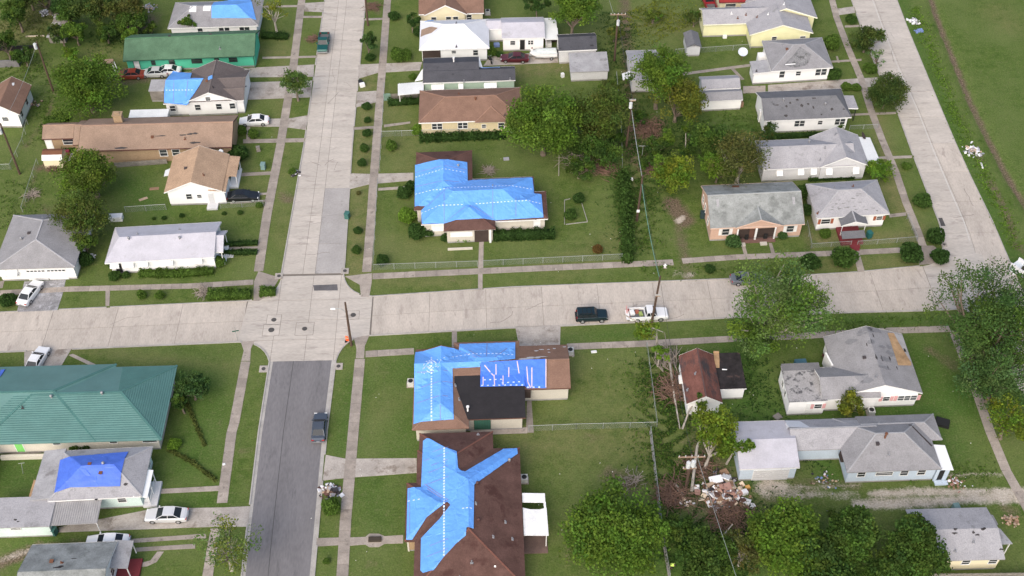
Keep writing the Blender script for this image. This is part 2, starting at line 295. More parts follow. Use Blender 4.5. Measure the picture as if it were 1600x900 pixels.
# ------------------------------------------------------------------ ground sheet with worn earth, dry and lush grass
def blob(line, w, v=1.0): return (np.array([p[:2] for p in line]), w, v)
DIRT = [blob([(27.42,193.06,0),(26.14,176.38,0),(25.06,157.83,0),(23.86,142.99,-0)], 1.3, .75), blob([(23.86,142.99,-0),(23.79,131.03,0)], 1.2, .45), blob([(29.24,152.58,0),(26.25,144.5,0),(24.9,141.41,0)], 2.2, .6), blob([(17.32,140.85,0),(20.28,140.3,0)], 1.5, .6),
 blob([(28.83,132.62,0),(30.26,128.73,0)], 1.5, 1.1), blob([(29.21,128.05,0),(29.26,121.25,0),(29.1,116.58,0)], 1.2, .62),
 blob([(33.55,80.44,0),(38.67,80.66,0)], 2.2, .55), blob([(38.9,81.77,0),(44.97,80.84,0)], .8, .6), blob([(23.06,80.56,0),(28.06,77.68,0),(30.35,77.62,0)], 3.5, .7), blob([(22.4,101.94,0),(24.7,93.23,0),(24.53,101.88,0)], 2.0, .45), blob([(26.46,88.11,0),(29.7,83.17,-0)], 3, .5),
 blob([(-56.27,73.24,-0),(-54.32,74.19,0),(-52.36,75.15,-0)], 1.0, .9), blob([(-52.44,75.49,0),(-42.14,75.79,0)], .7, .6),
 blob([(-29.91,136,0),(-29.24,135.11,0)], 1.3, .7), blob([(-60.62,182.29,0),(-59.12,184.7,0)], 2.2, .7), blob([(-61.95,167.33,0),(-61.22,169.15,0)], 1.8, .6), blob([(-61.65,165.87,0),(-52.97,166.72,0)], 1.2, .7), blob([(-69.12,143.7,0),(-65.13,143.59,0)], 1.2, .7), blob([(-65.96,134.68,0),(-64.57,132.08,0)], 1.2, .5),
 blob([(0.82,141.61,0),(1.82,141.12,0)], .9, .8), blob([(7.78,165.81,0),(14.42,167.11,0)], 1.4, .4), blob([(47.47,122.07,0),(49.36,128.9,0)], .9, .5), blob([(51.9,155.37,0),(54.37,157.03,0)], .5, .3),
 blob([(78.1,143.39,0),(78.74,141.79,-0)], 1.4, .6), blob([(78.78,136.1,0),(79.03,133.12,0),(78.73,127.37,0),(78.46,123.91,0)], .7, .75), blob([(78.27,121.87,0),(78.89,120.92,0)], 1.0, .7),
 blob([(59.63,102.46,0),(62.23,99.46,0)], 1.2, .6), blob([(79.15,181.03,0),(79.52,179.38,0)], 1, .5), blob([(15.14,83.12,0),(17.34,81.65,0)], 1.6, .75), blob([(-31.7,147.69,0),(-28.87,141.36,0)], .8, .3), blob([(47.06,96.83,0),(37.53,95.49,0)], .8, .3),
 blob([(-14.9,135.73,0),(-13.9,134.97,0)], .5, .2), blob([(45.17,126.22,0),(47.87,124.49,0)], .8, .45), blob([(-39.13,121.86,0),(-37.38,119.23,0)], .4, .3), blob([(-30.31,177.89,0),(-29.38,177.47,0)], .8, .6), blob([(-19.81,188.89,0),(-18.25,185.69,0)], .8, .6),
 blob([(85.03,193.77,0),(83.45,182.99,0),(82.65,169.04,0),(81.87,155.41,0),(81.91,146.99,0),(81.95,137.53,0),(82.71,129.39,0),(82.26,119.76,0)], .6, .95),
 blob([(-72.39,148.81,0),(-70.81,157,0),(-71.3,165.77,0)], .6, .55), blob([(-69.16,132.21,0),(-69.19,144.78,0)], .5, .5), blob([(61.87,77.14,-0),(63.25,76.65,0)], 1.2, .6), blob([(9.06,73.85,0),(9.27,71.3,0)], 1.0, .4), blob([(-59.66,153.34,0),(-71.36,152.84,0)], .6, .25)]
DIRT += [blob([(x_, y_), (x_+rnd.uniform(-1.5, 1.5), y_+rnd.uniform(-1, 1))], rnd.uniform(.4, 1.1), rnd.uniform(.28, .46)) for x_, y_ in [(rnd.uniform(a_, b_), rnd.uniform(c_, d_)) for a_, b_, c_, d_ in ((-8, 20, 110, 145), (10, 24, 70, 103), (-18, -9, 70, 105), (-60, -30, 86, 106), (-75, -35, 120, 185), (25, 60, 96, 160), (78, 100, 120, 185), (-25, 10, 140, 180)) for _ in range(8)]]
SAND = [blob([(33.79,81.36,0),(35.75,80.93,0)], 1.1, .9), blob([(36.58,79.98,0),(44.67,79.56,0)], .7, .55), blob([(33.01,80.45,0),(37.74,79.94,0)], .9, .6), blob([(34.99,81.88,0),(36.41,81.09,-0),(45.45,81.2,0)], .35, .5), blob([(44.37,78.29,0),(52.88,78.22,0),(58.5,78.79,0),(64.62,78.42,0)], .75, .85), blob([(46.65,79.68,0),(52.56,79.88,-0),(58.72,79.51,0),(64.99,79.52,0)], .6, .9), blob([(56.37,82.2,0),(63.44,81.99,-0)], .35, .6), blob([(29.31,128.75,0),(30.07,129.44,0)], .5, 1.0), blob([(27.41,117.65,0),(29.84,117.33,0)], .8, .5), blob([(26.63,83.73,-0),(27.99,82.27,0)], .4, .3), blob([(-56.36,73.57,0),(-54.52,74.36,0),(-51.7,75.47,0)], .5, .6)]
DRY = [blob([(-18.95,166.17,0),(-18.16,118.68,0)], 1.6, .55), blob([(-15.99,160.7,-0),(-11.19,142.41,0)], 3, .35), blob([(-14.44,125.16,0),(-5.06,122.22,0)], 2.5, .25), blob([(65.27,153.29,0),(63.53,134.29,0),(64.75,124.29,0)], 1.4, .5), blob([(49.48,124.04,0),(63.8,124.32,0)], 1.2, .75), blob([(62.92,135.79,0),(63.37,129.93,0)], 1.4, .7), blob([(49.28,118.72,0),(62.44,119.26,0)], 1.0, .55),
 blob([(5.58,88.71,0),(19.23,88.32,0)], 3.5, .4), blob([(8.67,101.22,0),(18.94,93.4,0)], 5, .25), blob([(-41.44,144.8,0),(-30.14,132.54,0)], 3, .25), blob([(-34.84,178.01,0),(-29.41,125.58,0)], 1.2, .3), blob([(-14.1,117.29,0),(-2.3,116.96,0)], 1.0, .4), blob([(-84.57,179.34,0),(-79.79,187.32,0)], 6, .55), blob([(-66.8,174.96,0),(-61.96,172.92,0)], 2.5, .5), blob([(5.64,167.35,0),(15.65,168.94,0)], 2.2, .6), blob([(30.32,181.3,0),(35.97,180.13,0)], 4, .4), blob([(-13.91,94.35,-0),(-9.87,96.33,0)], 2, .2), blob([(-55.61,105.87,0),(-32.87,101.86,0)], .8, .3), blob([(-38.9,174.21,0),(-32.72,173.66,0)], 1.2, .5),
 blob([(94.91,182.69,0),(95.91,178.53,0)], 3, .35), blob([(62.94,117.68,0),(45.38,96.87,0)], 1, .1), blob([(10.55,119.16,0),(19.3,124.21,0)], 3, .3)]
LUSH = [blob([(96.26,186.89,0),(91.07,133.52,0)], 16, .25), blob([(78.48,187.36,0),(76.87,152.97,0),(76.74,117.29,0)], 1.6, .7), blob([(32.38,152.49,0),(44.37,148.84,0)], 4, .55), blob([(-10.02,101.75,-0),(-9.63,88.17,0)], 2.5, .5), blob([(-16.62,98.66,0),(-17.61,88.4,-0)], 1.6, .6), blob([(-38.53,100.37,0),(-35.24,94.97,0),(-36.45,87.01,0)], 3, .6), blob([(-40.95,81.51,0),(-32.43,80.81,0)], 2, .5), blob([(-58.05,85.73,0),(-56.49,85.68,0)], 4, .7), blob([(33.51,101.62,0),(34.67,88.86,0)], 3.5, .9), blob([(32.1,93.02,-0),(59.27,92.23,0)], 2, .8), blob([(58.33,100.91,0),(57.53,86.22,0)], 3, .7), blob([(46.99,108.18,0),(62.87,107.73,0)], 1.0, .7), blob([(10.64,105.69,0),(21.18,106.56,0)], 1.0, .6), blob([(32.08,87.94,0),(32.84,83.08,0)], 2, 1), blob([(24.38,73.4,0),(27.72,70.76,0)], 6, .9), blob([(17.56,72.75,0),(22.55,70.91,0)], 3, .9), blob([(-14.08,81.64,0),(-12.34,77.09,0)], 2.5, .4), blob([(-54.33,139.05,0),(-48.4,133.05,0)], 2.5, .6), blob([(-72.15,179,0),(-63.84,176.82,0)], 4, .7), blob([(20.61,138.47,0),(21.84,121.46,0)], 1.0, .6), blob([(61.54,94.27,0),(69.73,96.17,-0)], 4, .9), blob([(40.72,86.71,0),(42.17,82.33,-0)], 1.5, .8), blob([(-53.76,74.85,0),(-39.36,72.74,0)], 1.5, .5)]
def axis(lo, hi, step, far):
    d = np.arange(lo, hi+.01, step); s = np.cumsum(step*1.35**np.arange(1, 60)); s = s[s < far]
    return np.concatenate([(lo-s)[::-1], d, hi+s])
gx = axis(-96, 116, 0.6, 2500); gy = axis(54, 214, 0.6, 2500)
GX, GY = np.meshgrid(gx, gy); sh = GX.shape
def field(blobs):
    A = np.zeros(sh)
    for ln, w, v in blobs:
        D = np.full(sh, 1e9)
        lo = ln.min(0)-4*w-2; hi = ln.max(0)+4*w+2
        i0, i1 = np.searchsorted(gx, [lo[0], hi[0]]); j0, j1 = np.searchsorted(gy, [lo[1], hi[1]])
        X = GX[j0:j1, i0:i1]; Y = GY[j0:j1, i0:i1]; d = np.full(X.shape, 1e9)
        for a, b in zip(ln, ln[1:]):
            ab = b-a; t = np.clip(((X-a[0])*ab[0]+(Y-a[1])*ab[1])/(ab@ab+1e-9), 0, 1)
            d = np.minimum(d, np.hypot(X-a[0]-t*ab[0], Y-a[1]-t*ab[1]))
        A[j0:j1, i0:i1] = np.maximum(A[j0:j1, i0:i1], v*np.exp(-(d/w)**2*.7))
    return A
fd, fs_, fy, fl = field(DIRT), field(SAND), field(DRY), field(LUSH)
ditch = field([DIRT[-7]] if False else [blob([(85.03,193.77,0),(83.45,182.99,0),(82.65,169.04,0),(81.87,155.41,0),(81.91,146.99,0),(81.95,137.53,0),(82.71,129.39,0),(82.26,119.76,0)], .7, 1.0)])
GZ = -0.55*ditch
gco = np.stack([GX, GY, GZ], -1).reshape(-1, 3)
ny, nx = sh; q = np.arange(ny*nx).reshape(ny, nx)
F = np.stack([q[:-1, :-1], q[:-1, 1:], q[1:, 1:], q[1:, :-1]], -1).reshape(-1, 4)
gm = bpy.data.meshes.new('ground'); gm.vertices.add(len(gco)); gm.vertices.foreach_set("co", gco.ravel().astype(np.float32))
gm.loops.add(F.size); gm.loops.foreach_set("vertex_index", F.ravel().astype(np.int32)); gm.polygons.add(len(F)); gm.polygons.foreach_set("loop_start", (np.arange(len(F))*4).astype(np.int32))
gm.update(calc_edges=True)
ga = gm.color_attributes.new("wear", 'FLOAT_COLOR', 'POINT')
ga.data.foreach_set("color", np.stack([fd, fs_, fy, fl], -1).reshape(-1).astype(np.float32))
gmat = bpy.data.materials.new('grass_ground'); gmat.use_nodes = True
n = gmat.node_tree.nodes; l = gmat.node_tree.links; b = n["Principled BSDF"]; b.inputs["Roughness"].default_value = 1.0; b.inputs["Specular IOR Level"].default_value = 0.05
geo = n.new("ShaderNodeNewGeometry"); at = n.new("ShaderNodeAttribute"); at.attribute_name = "wear"
sp = n.new("ShaderNodeSeparateColor"); l.new(at.outputs["Color"], sp.inputs[0])
def noise(sc, det=5, ro=.6):
    t = n.new("ShaderNodeTexNoise"); t.inputs["Scale"].default_value = sc; t.inputs["Detail"].default_value = det; t.inputs["Roughness"].default_value = ro; l.new(geo.outputs["Position"], t.inputs[0]); return t.outputs[0]
def rng(s, a, b_, c=0., d=1.):
    r = n.new("ShaderNodeMapRange"); r.inputs[1].default_value = a; r.inputs[2].default_value = b_; r.inputs[3].default_value = c; r.inputs[4].default_value = d; l.new(s, r.inputs[0]); return r.outputs[0]
def mth(op, a, b_):
    k = n.new("ShaderNodeMath"); k.operation = op
    for i, x in enumerate((a, b_)):
        if isinstance(x, (int, float)): k.inputs[i].default_value = x
        else: l.new(x, k.inputs[i])
    return k.outputs[0]
def mixc(f, a, b_):
    k = n.new("ShaderNodeMix"); k.data_type = 'RGBA'; l.new(f, k.inputs[0])
    for i, x in ((6, a), (7, b_)):
        if isinstance(x, tuple): k.inputs[i].default_value = (*x, 1)
        else: l.new(x, k.inputs[i])
    return k.outputs[2]
nb = noise(.11, 6, .65); nm_ = noise(.7, 6, .7); nf = noise(4.5, 4, .7); nff = noise(16, 3, .7)
ns = noise(1.7, 6, .75)
c = mixc(rng(nm_, .34, .66), (0.055, 0.096, 0.019), (0.106, 0.142, 0.037))
c = mixc(rng(nb, .38, .66), c, (0.118, 0.150, 0.048))
c = mixc(mth('MULTIPLY', at.outputs["Alpha"], rng(nm_, .3, .6, .5, 1)), c, (0.048, 0.108, 0.020))
c = mixc(mth('MULTIPLY', sp.outputs[2], rng(nm_, .35, .65, .3, 1.3)), c, (0.185, 0.165, 0.078))
c = mixc(rng(mth('ADD', ns, mth('MULTIPLY', nf, .35)), .70, .92, 0, .6), c, (0.165, 0.155, 0.080))
c = mixc(rng(mth('ADD', ns, mth('MULTIPLY', nm_, .5)), .56, .40, 0, .7), c, (0.030, 0.050, 0.014))
def thr(sg, lo, hi, mx=1.0): return rng(mth('ADD', sg, mth('MULTIPLY', mth('SUBTRACT', mth('ADD', mth('MULTIPLY', nm_, .6), mth('MULTIPLY', nf, .4)), .5), 1.7)), lo, hi, 0, mx)
c = mixc(thr(sp.outputs[0], .34, .85, .95), c, mixc(rng(nf, .35, .65), (0.085, 0.062, 0.043), (0.185, 0.140, 0.102)))
c = mixc(thr(sp.outputs[1], .3, .75, .95), c, mixc(rng(nm_, .3, .7), (0.36, 0.31, 0.255), (0.47, 0.42, 0.36)))
hs = n.new("ShaderNodeVectorMath"); hs.operation = 'SCALE'; l.new(c, hs.inputs[0]); l.new(mth('MULTIPLY', rng(nff, .3, .7, .62, 1.38), rng(nf, .3, .7, .72, 1.28)), hs.inputs["Scale"])
l.new(hs.outputs[0], b.inputs["Base Color"])
bp = n.new("ShaderNodeBump"); bp.inputs["Strength"].default_value = .7; bp.inputs["Distance"].default_value = .09; l.new(nf, bp.inputs["Height"]); l.new(bp.outputs[0], b.inputs["Normal"])
gm.materials.append(gmat); kind(link('ground', gm), 'structure')

# ------------------------------------------------------------------ roads: a bed with cast concrete panels on it
def bez(a, c, b_, n_=7): return [tuple(Vector(a[:2]).lerp(Vector(c[:2]), t).lerp(Vector(c[:2]).lerp(Vector(b_[:2]), t), t)) for t in [k/n_ for k in range(n_+1)]]
def road_bed(pts, nm='road', m=JOINT, z=0.012):
    o = obj(nm, MB().slab([(p[0], p[1], z) for p in pts], 0.03), m, origin=(pts[0][0], pts[0][1], 0)); return kind(o, 'structure')
def lerp2(a, b_, t): return (a[0]+(b_[0]-a[0])*t, a[1]+(b_[1]-a[1])*t)
def edge_at(line, ax, v):
    for a, b_ in zip(line, line[1:]):
        if min(a[ax], b_[ax])-1e-6 <= v <= max(a[ax], b_[ax])+1e-6: return lerp2(a, b_, (v-a[ax])/(b_[ax]-a[ax]+1e-12))
    a, b_ = (line[0], line[1]) if abs(v-line[0][ax]) < abs(v-line[-1][ax]) else (line[-2], line[-1])
    return lerp2(a, b_, (v-a[ax])/(b_[ax]-a[ax]+1e-12))
def panels(bed, L, R, ax, v0, v1, step, split=(.5,), m=CONC, z=.036, g=.022, skew=0):
    """cast panels between edge lines L and R, cut across at `step` and lengthwise at `split`"""
    n_ = max(1, round(abs(v1-v0)/step)); cuts = [0]+list(split)+[1]; o0 = Vector(bed.location)
    for k in range(n_):
        a, b_ = v0+(v1-v0)*k/n_, v0+(v1-v0)*(k+1)/n_
        s = 1 if b_ > a else -1
        la, lb, ra, rb = edge_at(L, ax, a+s*g), edge_at(L, ax, b_-s*g), edge_at(R, ax, a+s*g), edge_at(R, ax, b_-s*g)
        wid = math.dist(la, ra)
        for i in range(len(cuts)-1):
            c0 = cuts[i]+(g/wid if i else 0); c1 = cuts[i+1]-(g/wid if i < len(cuts)-2 else 0)
            q_ = [lerp2(la, ra, c0), lerp2(la, ra, c1), lerp2(lb, rb, c1), lerp2(lb, rb, c0)]
            zz = z+rnd.uniform(-.004, .004)
            ctr = ((q_[0][0]+q_[2][0])/2, (q_[0][1]+q_[2][1])/2)
            obj('concrete_panel', MB().slab([(p[0]-ctr[0], p[1]-ctr[1], zz) for p in q_], .03), m if not callable(m) else m(i, a), bed, (ctr[0]-o0.x, ctr[1]-o0.y, 0))
CONCG = mat('concrete_grey_patch', (0.345, 0.325, 0.31), var=0.12, scale=0.9, fine=0.07, dark=(0.25, 0.235, 0.22), dthr=0.62, dscale=0.35, objvar=0.03, rough=0.9, spec=0.2)
CONCP = mat('concrete_pinkish', (0.45, 0.40, 0.348), var=0.14, scale=0.9, fine=0.10, stretch=(1.7, .5, 1), dark=(0.34, 0.295, 0.26), dthr=0.60, dscale=0.55, bump=0.1, objvar=0.05, rough=0.9, spec=0.2)
aL = [(-28.2,198.99,0),(-28.11,190.17,0),(-28.11,148.39,0),(-28.71,118.73,0)]; aR = [(-21.05,198.8,0),(-20.69,189.98,0),(-20.55,148.19,0),(-19.98,121.32,0),(-19.99,118.73,-0)]
wN = [(-77.19,112.44,0),(-66.81,112.74,0),(-32.84,113.96,0)]; wS = [(-74.97,105.29,0),(-64.89,105.57,0),(-33.29,106.49,-0)]
eN = [(-15.58,114.33,-0),(4.01,115.58,0),(34.09,116.31,0),(47.49,116.83,0),(53.55,117.17,0),(63.26,118.19,0)]; eS = [(-15.65,107.14,-0),(-4.44,107.64,0),(3.77,107.99,0),(10.36,108.16,0),(21.39,108.55,0),(28.67,108.82,0),(47.72,109.48,0),(61.61,109.57,0),(66.61,109.79,0)]
bL = [(-28.59,102.84,0),(-28.67,91.2,0),(-28.34,74.95,-0),(-28.01,64.38,0)]; bR = [(-19.93,102.82,0),(-20.2,90.96,0),(-20.08,70.51,0),(-19.96,64.14,-0)]
rL = [(70.03,194.16,0),(69.12,187.61,0),(68.8,179.26,0),(68.46,165.28,0),(68.98,154.9,0),(68.57,143.81,0),(68.36,133.86,0),(68.28,126.96,0),(67.69,123.25,0)]; rR = [(77.77,193.96,0),(77.41,187.39,0),(76.99,178.63,0),(76.53,163.22,0),(76.1,146.01,0),(76.07,137.39,0),(76.24,127.44,0),(76.11,121.94,0),(76.03,117.96,-0)]
f2 = lambda L: [(p[0], p[1]) for p in L]
aL, aR, wN, wS, eN, eS, bL, bR, rL, rR = map(f2, (aL, aR, wN, wS, eN, eS, bL, bR, rL, rR))
cNW = bez(aL[-1], (-28.89,114.46,0), wN[-1]); cNE = bez(aR[-1], (-19.35,114.69,0), eN[0]); cSE = bez(eS[0], (-19.19,107.01,-0), bR[0]); cSW = bez(wS[-1], (-29.68,106.5,0), bL[0])
bed = road_bed(aL+aR[::-1]); panels(bed, aL, aR, 1, aL[0][1], aL[-1][1]+.4, 6.1, (.34, .54), lambda i, a: (CONCG if i == 2 and 118 < a < 140 else CONC))
bed = road_bed(wN+wS[::-1]); panels(bed, wN, wS, 0, wN[0][0], wN[-1][0]-.15, 8.5, (.5,), CONCP)
bed = road_bed(eN+eS[::-1]); panels(bed, eN, eS, 0, eN[0][0]+.15, eN[-1][0]-.05, 8.2, (.5,), CONCP)
bed = road_bed(rL+rR[::-1]); panels(bed, rL, rR, 1, rL[0][1], rR[-1][1], 7.0, (.5,), lambda i, a: CONCP if (i == 1 and a < 150) else CONC)
# junction apron, cut into large cast fields
jx = cNW[::-1]+[]  # outline clockwise from the west side
jun = [wS[-1]]+[wN[-1]]+cNW[::-1][1:]+cNE+cSE+[bL[0]]+cSW[::-1][1:-1]
bed = road_bed(jun, z=.013); o0 = Vector(bed.location)
def clip_grid(poly, xs, ys, z, m, nm, parent, g=.022):
    o0 = Vector(parent.location)
    for x0, x1 in zip(xs, xs[1:]):
        for y0, y1 in zip(ys, ys[1:]):
            bmm = bmesh.new(); bmm.faces.new([bmm.verts.new((p[0], p[1], 0)) for p in poly])
            for co, no in (((x0+g, 0, 0), (-1, 0, 0)), ((x1-g, 0, 0), (1, 0, 0)), ((0, y0+g, 0), (0, -1, 0)), ((0, y1-g, 0), (0, 1, 0))):
                bmesh.ops.bisect_plane(bmm, geom=bmm.verts[:]+bmm.edges[:]+bmm.faces[:], plane_co=co, plane_no=no, clear_outer=True)
            zz = z+rnd.uniform(-.004, .004)
            for f_ in bmm.faces:
                if f_.calc_area() > .05:
                    ps = [(v.co.x, v.co.y) for v in f_.verts]; c0 = ps[0]
                    obj(nm, MB().slab([(p[0]-c0[0], p[1]-c0[1], zz) for p in ps], .03), m, parent, (c0[0]-o0.x, c0[1]-o0.y, 0))
            bmm.free()
xs = [-34, -28.6, -24.1, -20.2, -15]; ys = [102, 106.6, 110.2, 114, 120]
clip_grid(jun, xs, ys, .037, CONC, 'concrete_panel', bed)
# bend where the east road meets the far street
bend = [eN[-1]]+bez(eN[-1], (66.73,118.62,0), rL[-1])+[rR[-1]]+f2([(76.18,112.85,0),(76.58,91.73,0),(69.99,91.92,0),(68.76,105.2,0)])+[eS[-1], edge_at(eS, 0, eN[-1][0])]
bed = road_bed(bend, z=.0135); clip_grid(bend, [50, 57.5, 62, 67.9, 72.5, 77, 85], [90, 98, 105.8, 109.8, 113.6, 118, 121.5, 126], .037, CONC, 'concrete_panel', bed)
# asphalt street with concrete gutters
mid = lambda L, M, t: [lerp2(a, edge_at(M, 1, a[1]), t) for a in L]
o = kind(obj('road', MB().slab([(p[0], p[1], .030) for p in mid(bL, bR, .045)+mid(bR, bL, .055)[::-1]], .04), ASPH, origin=(bL[0][0], bL[0][1], 0)), 'structure')
for A, B, t in ((bL, bR, .045), (bR, bL, .055)):
    e = mid(A, B, t); kind(obj('gutter', MB().slab([(p[0], p[1], .034) for p in A+e[::-1]], .045), KERB, origin=(A[0][0], A[0][1], 0)), 'structure')
PATCH = mat('asphalt_patch', (0.11, 0.105, 0.11), var=.2, rough=1.0); ps = [(-24.09,116.82,-0),(-20.67,116.91,0),(-20.5,115.71,0),(-23.82,115.75,0)]
kind(obj('asphalt_patch', MB().slab([(p[0], p[1], .047) for p in ps], .02), PATCH, origin=ps[0]), 'structure')
# tar crack lines down the asphalt and shoulder seam
def strip(line, w, z, m, nm='crack'):
    mb = MB(); ln = resample(line, 1.5)
    for a, b_ in zip(ln, ln[1:]):
        d = (b_-a).normalized(); p = Vector((-d.y, d.x))*w/2
        mb.slab([(a.x-p.x, a.y-p.y, z), (b_.x-p.x, b_.y-p.y, z), (b_.x+p.x, b_.y+p.y, z), (a.x+p.x, a.y+p.y, z)], .004)
    o = obj(nm, mb, m, origin=(ln[0].x, ln[0].y, 0)); return kind(o, 'structure')
CRK = mat('tar_seam', (0.075, 0.072, 0.075), rough=1.0)
strip(mid(bL, bR, .36), .07, .0345, CRK, 'tar_seam')

# kerbs, left open where drives and ramps cross
def kerb(line, side, h=.125, w=.17):
    ln = resample(line, .5); mb = MB(); o0 = (ln[0].x, ln[0].y, 0)
    for a, b_ in zip(ln, ln[1:]):
        c_ = (a+b_)/2; d = (b_-a); d.normalize(); p = Vector((-d.y, d.x))*w*side
        cc_ = c_+p*2.5
        if any(inside(cc_.x, cc_.y, D) or inside(c_.x, c_.y, D) for D in DR_ALL): continue
        mb.slab([(a.x, a.y, h), (b_.x, b_.y, h), (b_.x+p.x, b_.y+p.y, h-.01), (a.x+p.x, a.y+p.y, h-.01)], h-.01)
    if mb.v: kind(obj('kerb', mb, KERB, origin=o0), 'structure')
kerb(aL+cNW[1:]+wN[::-1][1:], -1); kerb(aR+cNE[1:]+eN[1:]+bez(eN[-1], (66.73,118.62,0), rL[-1])[1:]+rL[::-1][1:], 1)
kerb(wS+cSW[1:]+bL[1:], -1); kerb(eS[::-1]+cSE[1:]+bR[1:], 1); kerb(rR[::-1], -1, .06, .12)

# sidewalks: single cast slabs laid in line
_slab = {}
def sidewalk(line, w=1.2, step=1.5, m=CONC2, z=.048):
    ln = resample(line, step); o0 = Vector((ln[0].x, ln[0].y, 0))
    root = kind(obj('sidewalk', MB().slab([(p.x, p.y, .02) for p in _offset(ln, w/2-.04)+_offset(ln, -w/2+.04)[::-1]], .03), JOINT, origin=o0), 'structure')
    for a, b_ in zip(ln, ln[1:]):
        c_ = (a+b_)/2; d = b_-a
        if 'u' not in _slab: _slab['u'] = mesh('paving_slab', MB().box(-.5, -.5, -1, .5, .5, 0), CONC2)
        o = link('paving_slab', _slab['u'], root, (c_.x-o0.x, c_.y-o0.y, z+rnd.uniform(-.005, .005)), math.atan2(d.y, d.x)+rnd.uniform(-.006, .006))
        o.scale = (d.length-.035, w*rnd.uniform(.985, 1.015), .035)
def _offset(ln, k):
    out = []
    for i, p in enumerate(ln):
        d = ln[min(i+1, len(ln)-1)]-ln[max(i-1, 0)]; d.normalize(); out.append(p+Vector((-d.y, d.x))*k)
    return out
sidewalk([(-32.51,194.63,0),(-31.95,170.23,0),(-31.94,148.5,0),(-32.24,131.6,0),(-32.1,119.85,0)], 1.35)
sidewalk([(-16.62,194.22,0),(-16.62,167.58,0),(-16.67,148.08,0),(-16.62,131.16,0),(-16.65,119.28,0)], 1.3)
sidewalk([(-73.09,116.34,0),(-67.82,116.56,0),(-58.41,117.04,0),(-41.14,117.18,-0),(-32.57,117.69,0)], 1.0)
sidewalk([(-15.78,118.36,0),(4.12,119.15,0),(27.43,119.99,0)], 1.15); sidewalk([(28.75,120.21,0),(36.65,120.78,0),(48.39,121.11,0),(54.52,121.27,0),(60.89,121.56,0),(63.82,121.61,-0)], 1.05)
sidewalk([(65.8,192.05,0),(65.01,182.02,0),(64.9,172.4,0),(65.05,163.53,0),(64.63,155.02,0),(64.54,146.98,0),(64.69,138.77,0),(64.43,132.06,0),(64.48,126.09,0),(64.42,122.4,0)], 1.15)
sidewalk([(-15.98,103.77,0),(-9.49,104.1,0)], 1.1); sidewalk([(11.08,104.3,0),(21.83,104.57,0),(32.94,105.06,-0),(43.31,105.34,0),(54.86,105.94,0),(63.63,106.05,0)], 1.1)
sidewalk([(-16.66,102.95,0),(-16.81,90.86,0),(-16.92,77.93,0),(-16.79,70.41,0),(-16.64,64.05,0)], 1.35)
sidewalk([(-31.82,102.94,0),(-31.99,92.61,0),(-32.14,91.3,-0),(-31.88,80.7,-0)], 1.25)
sidewalk([(64,105.8,0),(63.99,99.63,0),(63.87,93.67,0),(63.68,88.52,-0),(63.81,82.65,0),(64.47,77.97,0),(65.26,71.34,-0)], 1.2)
sidewalk([(-32.14,77.15,0),(-32.17,71.69,0),(-32.06,66.05,0)], 1.2)

# manholes and drains in the road
IRON = mat('cast_iron', (0.07, 0.065, 0.062), var=.2, rough=.7)
def manhole(p, r, sq, label):
    t = thing('manhole', label, 'manhole cover', (p[0], p[1], .04), 0, 'manhole covers in the junction')
    obj('collar', MB().box(-sq, -sq*.95, 0, sq, sq*.95, .012), CONC, t); obj('collar_joint', MB().box(-sq-.05, -sq*.95-.05, 0, sq+.05, sq*.95+.05, .008), JOINT, t); obj('cover', MB().cyl(0, 0, .0, .03, r, 16), IRON, t)
manhole((-28.89,110.34,0), .36, .95, 'smaller iron manhole cover at the west of the junction, nearer the north kerb')
manhole((-29.03,108.46,0), .42, 1.1, 'largest iron manhole cover at the west of the junction, south of a smaller one')
manhole((-24.52,108.56,0), .36, 1.2, 'iron manhole cover in a square concrete collar at the middle of the junction')
manhole((-18.05,110.93,0), .38, .8, 'iron manhole cover on the east side of the junction near the lamp pole')
def basin(p, label, s=.55):
    t = thing('drain_inlet', label, 'drain', (p[0], p[1], .02), 0, 'storm drains'); obj('slab', MB().box(-s, -s, 0, s, s, .1), CONC3, t); obj('grate', MB().cyl(0, 0, .1, .125, s*.5, 12), IRON, t)
basin((-19.42,101.69,0), 'concrete drain inlet with round lid beside the asphalt street, east verge'); basin((-29.29,101.53,0), 'concrete drain inlet with round lid beside the asphalt street, west verge')
basin((-19.76,119.5,0), 'concrete drain inlet at the north-east corner of the junction'); basin((-29.07,118.74,0), 'concrete drain inlet at the north-west corner of the junction'); basin((67.55,122.45,0), 'rusty round drain lid on the corner by the far street', .4)
t = thing('drain_inlet', 'long dark storm drain slot in the kerb of the far street', 'drain', (68.59,127.37,-0), math.radians(90), 'storm drains'); obj('slab', MB().box(-.9, -.35, 0, .9, .35, .05), IRON, t)

SEAM = mat('pale_seam', (0.52, 0.50, 0.47), rough=.9)
strip([lerp2(a, edge_at(rR, 1, a[1]), .46) for a in rL], .12, .045, SEAM, 'road_seam')

CRC = mat('crack_fill', (0.20, 0.18, 0.165), rough=1.0)
for k in range(26):
    zx0, zx1, zy0, zy1, hor = rnd.choice([(-27, -21, 122, 188, 0), (-27, -21, 122, 188, 0), (-62, -35, 107, 113, 1), (-14, 48, 108, 114.5, 1), (-14, 48, 108, 114.5, 1), (69.5, 75.5, 126, 185, 0)])
    x, y = rnd.uniform(zx0, zx1), rnd.uniform(zy0, zy1); ln = [(x, y)]; a = rnd.choice((0, 1.57))+rnd.gauss(0, .3)
    for j in range(rnd.randint(3, 6)): a += rnd.gauss(0, .25); x += math.cos(a)*.7; y += math.sin(a)*.7; ln.append((x, y))
    if all(zx0-.5 < p[0] < zx1+.5 and zy0-.5 < p[1] < zy1+.5 for p in ln): strip(ln, rnd.uniform(.03, .07), .0465, CRC, 'crack')

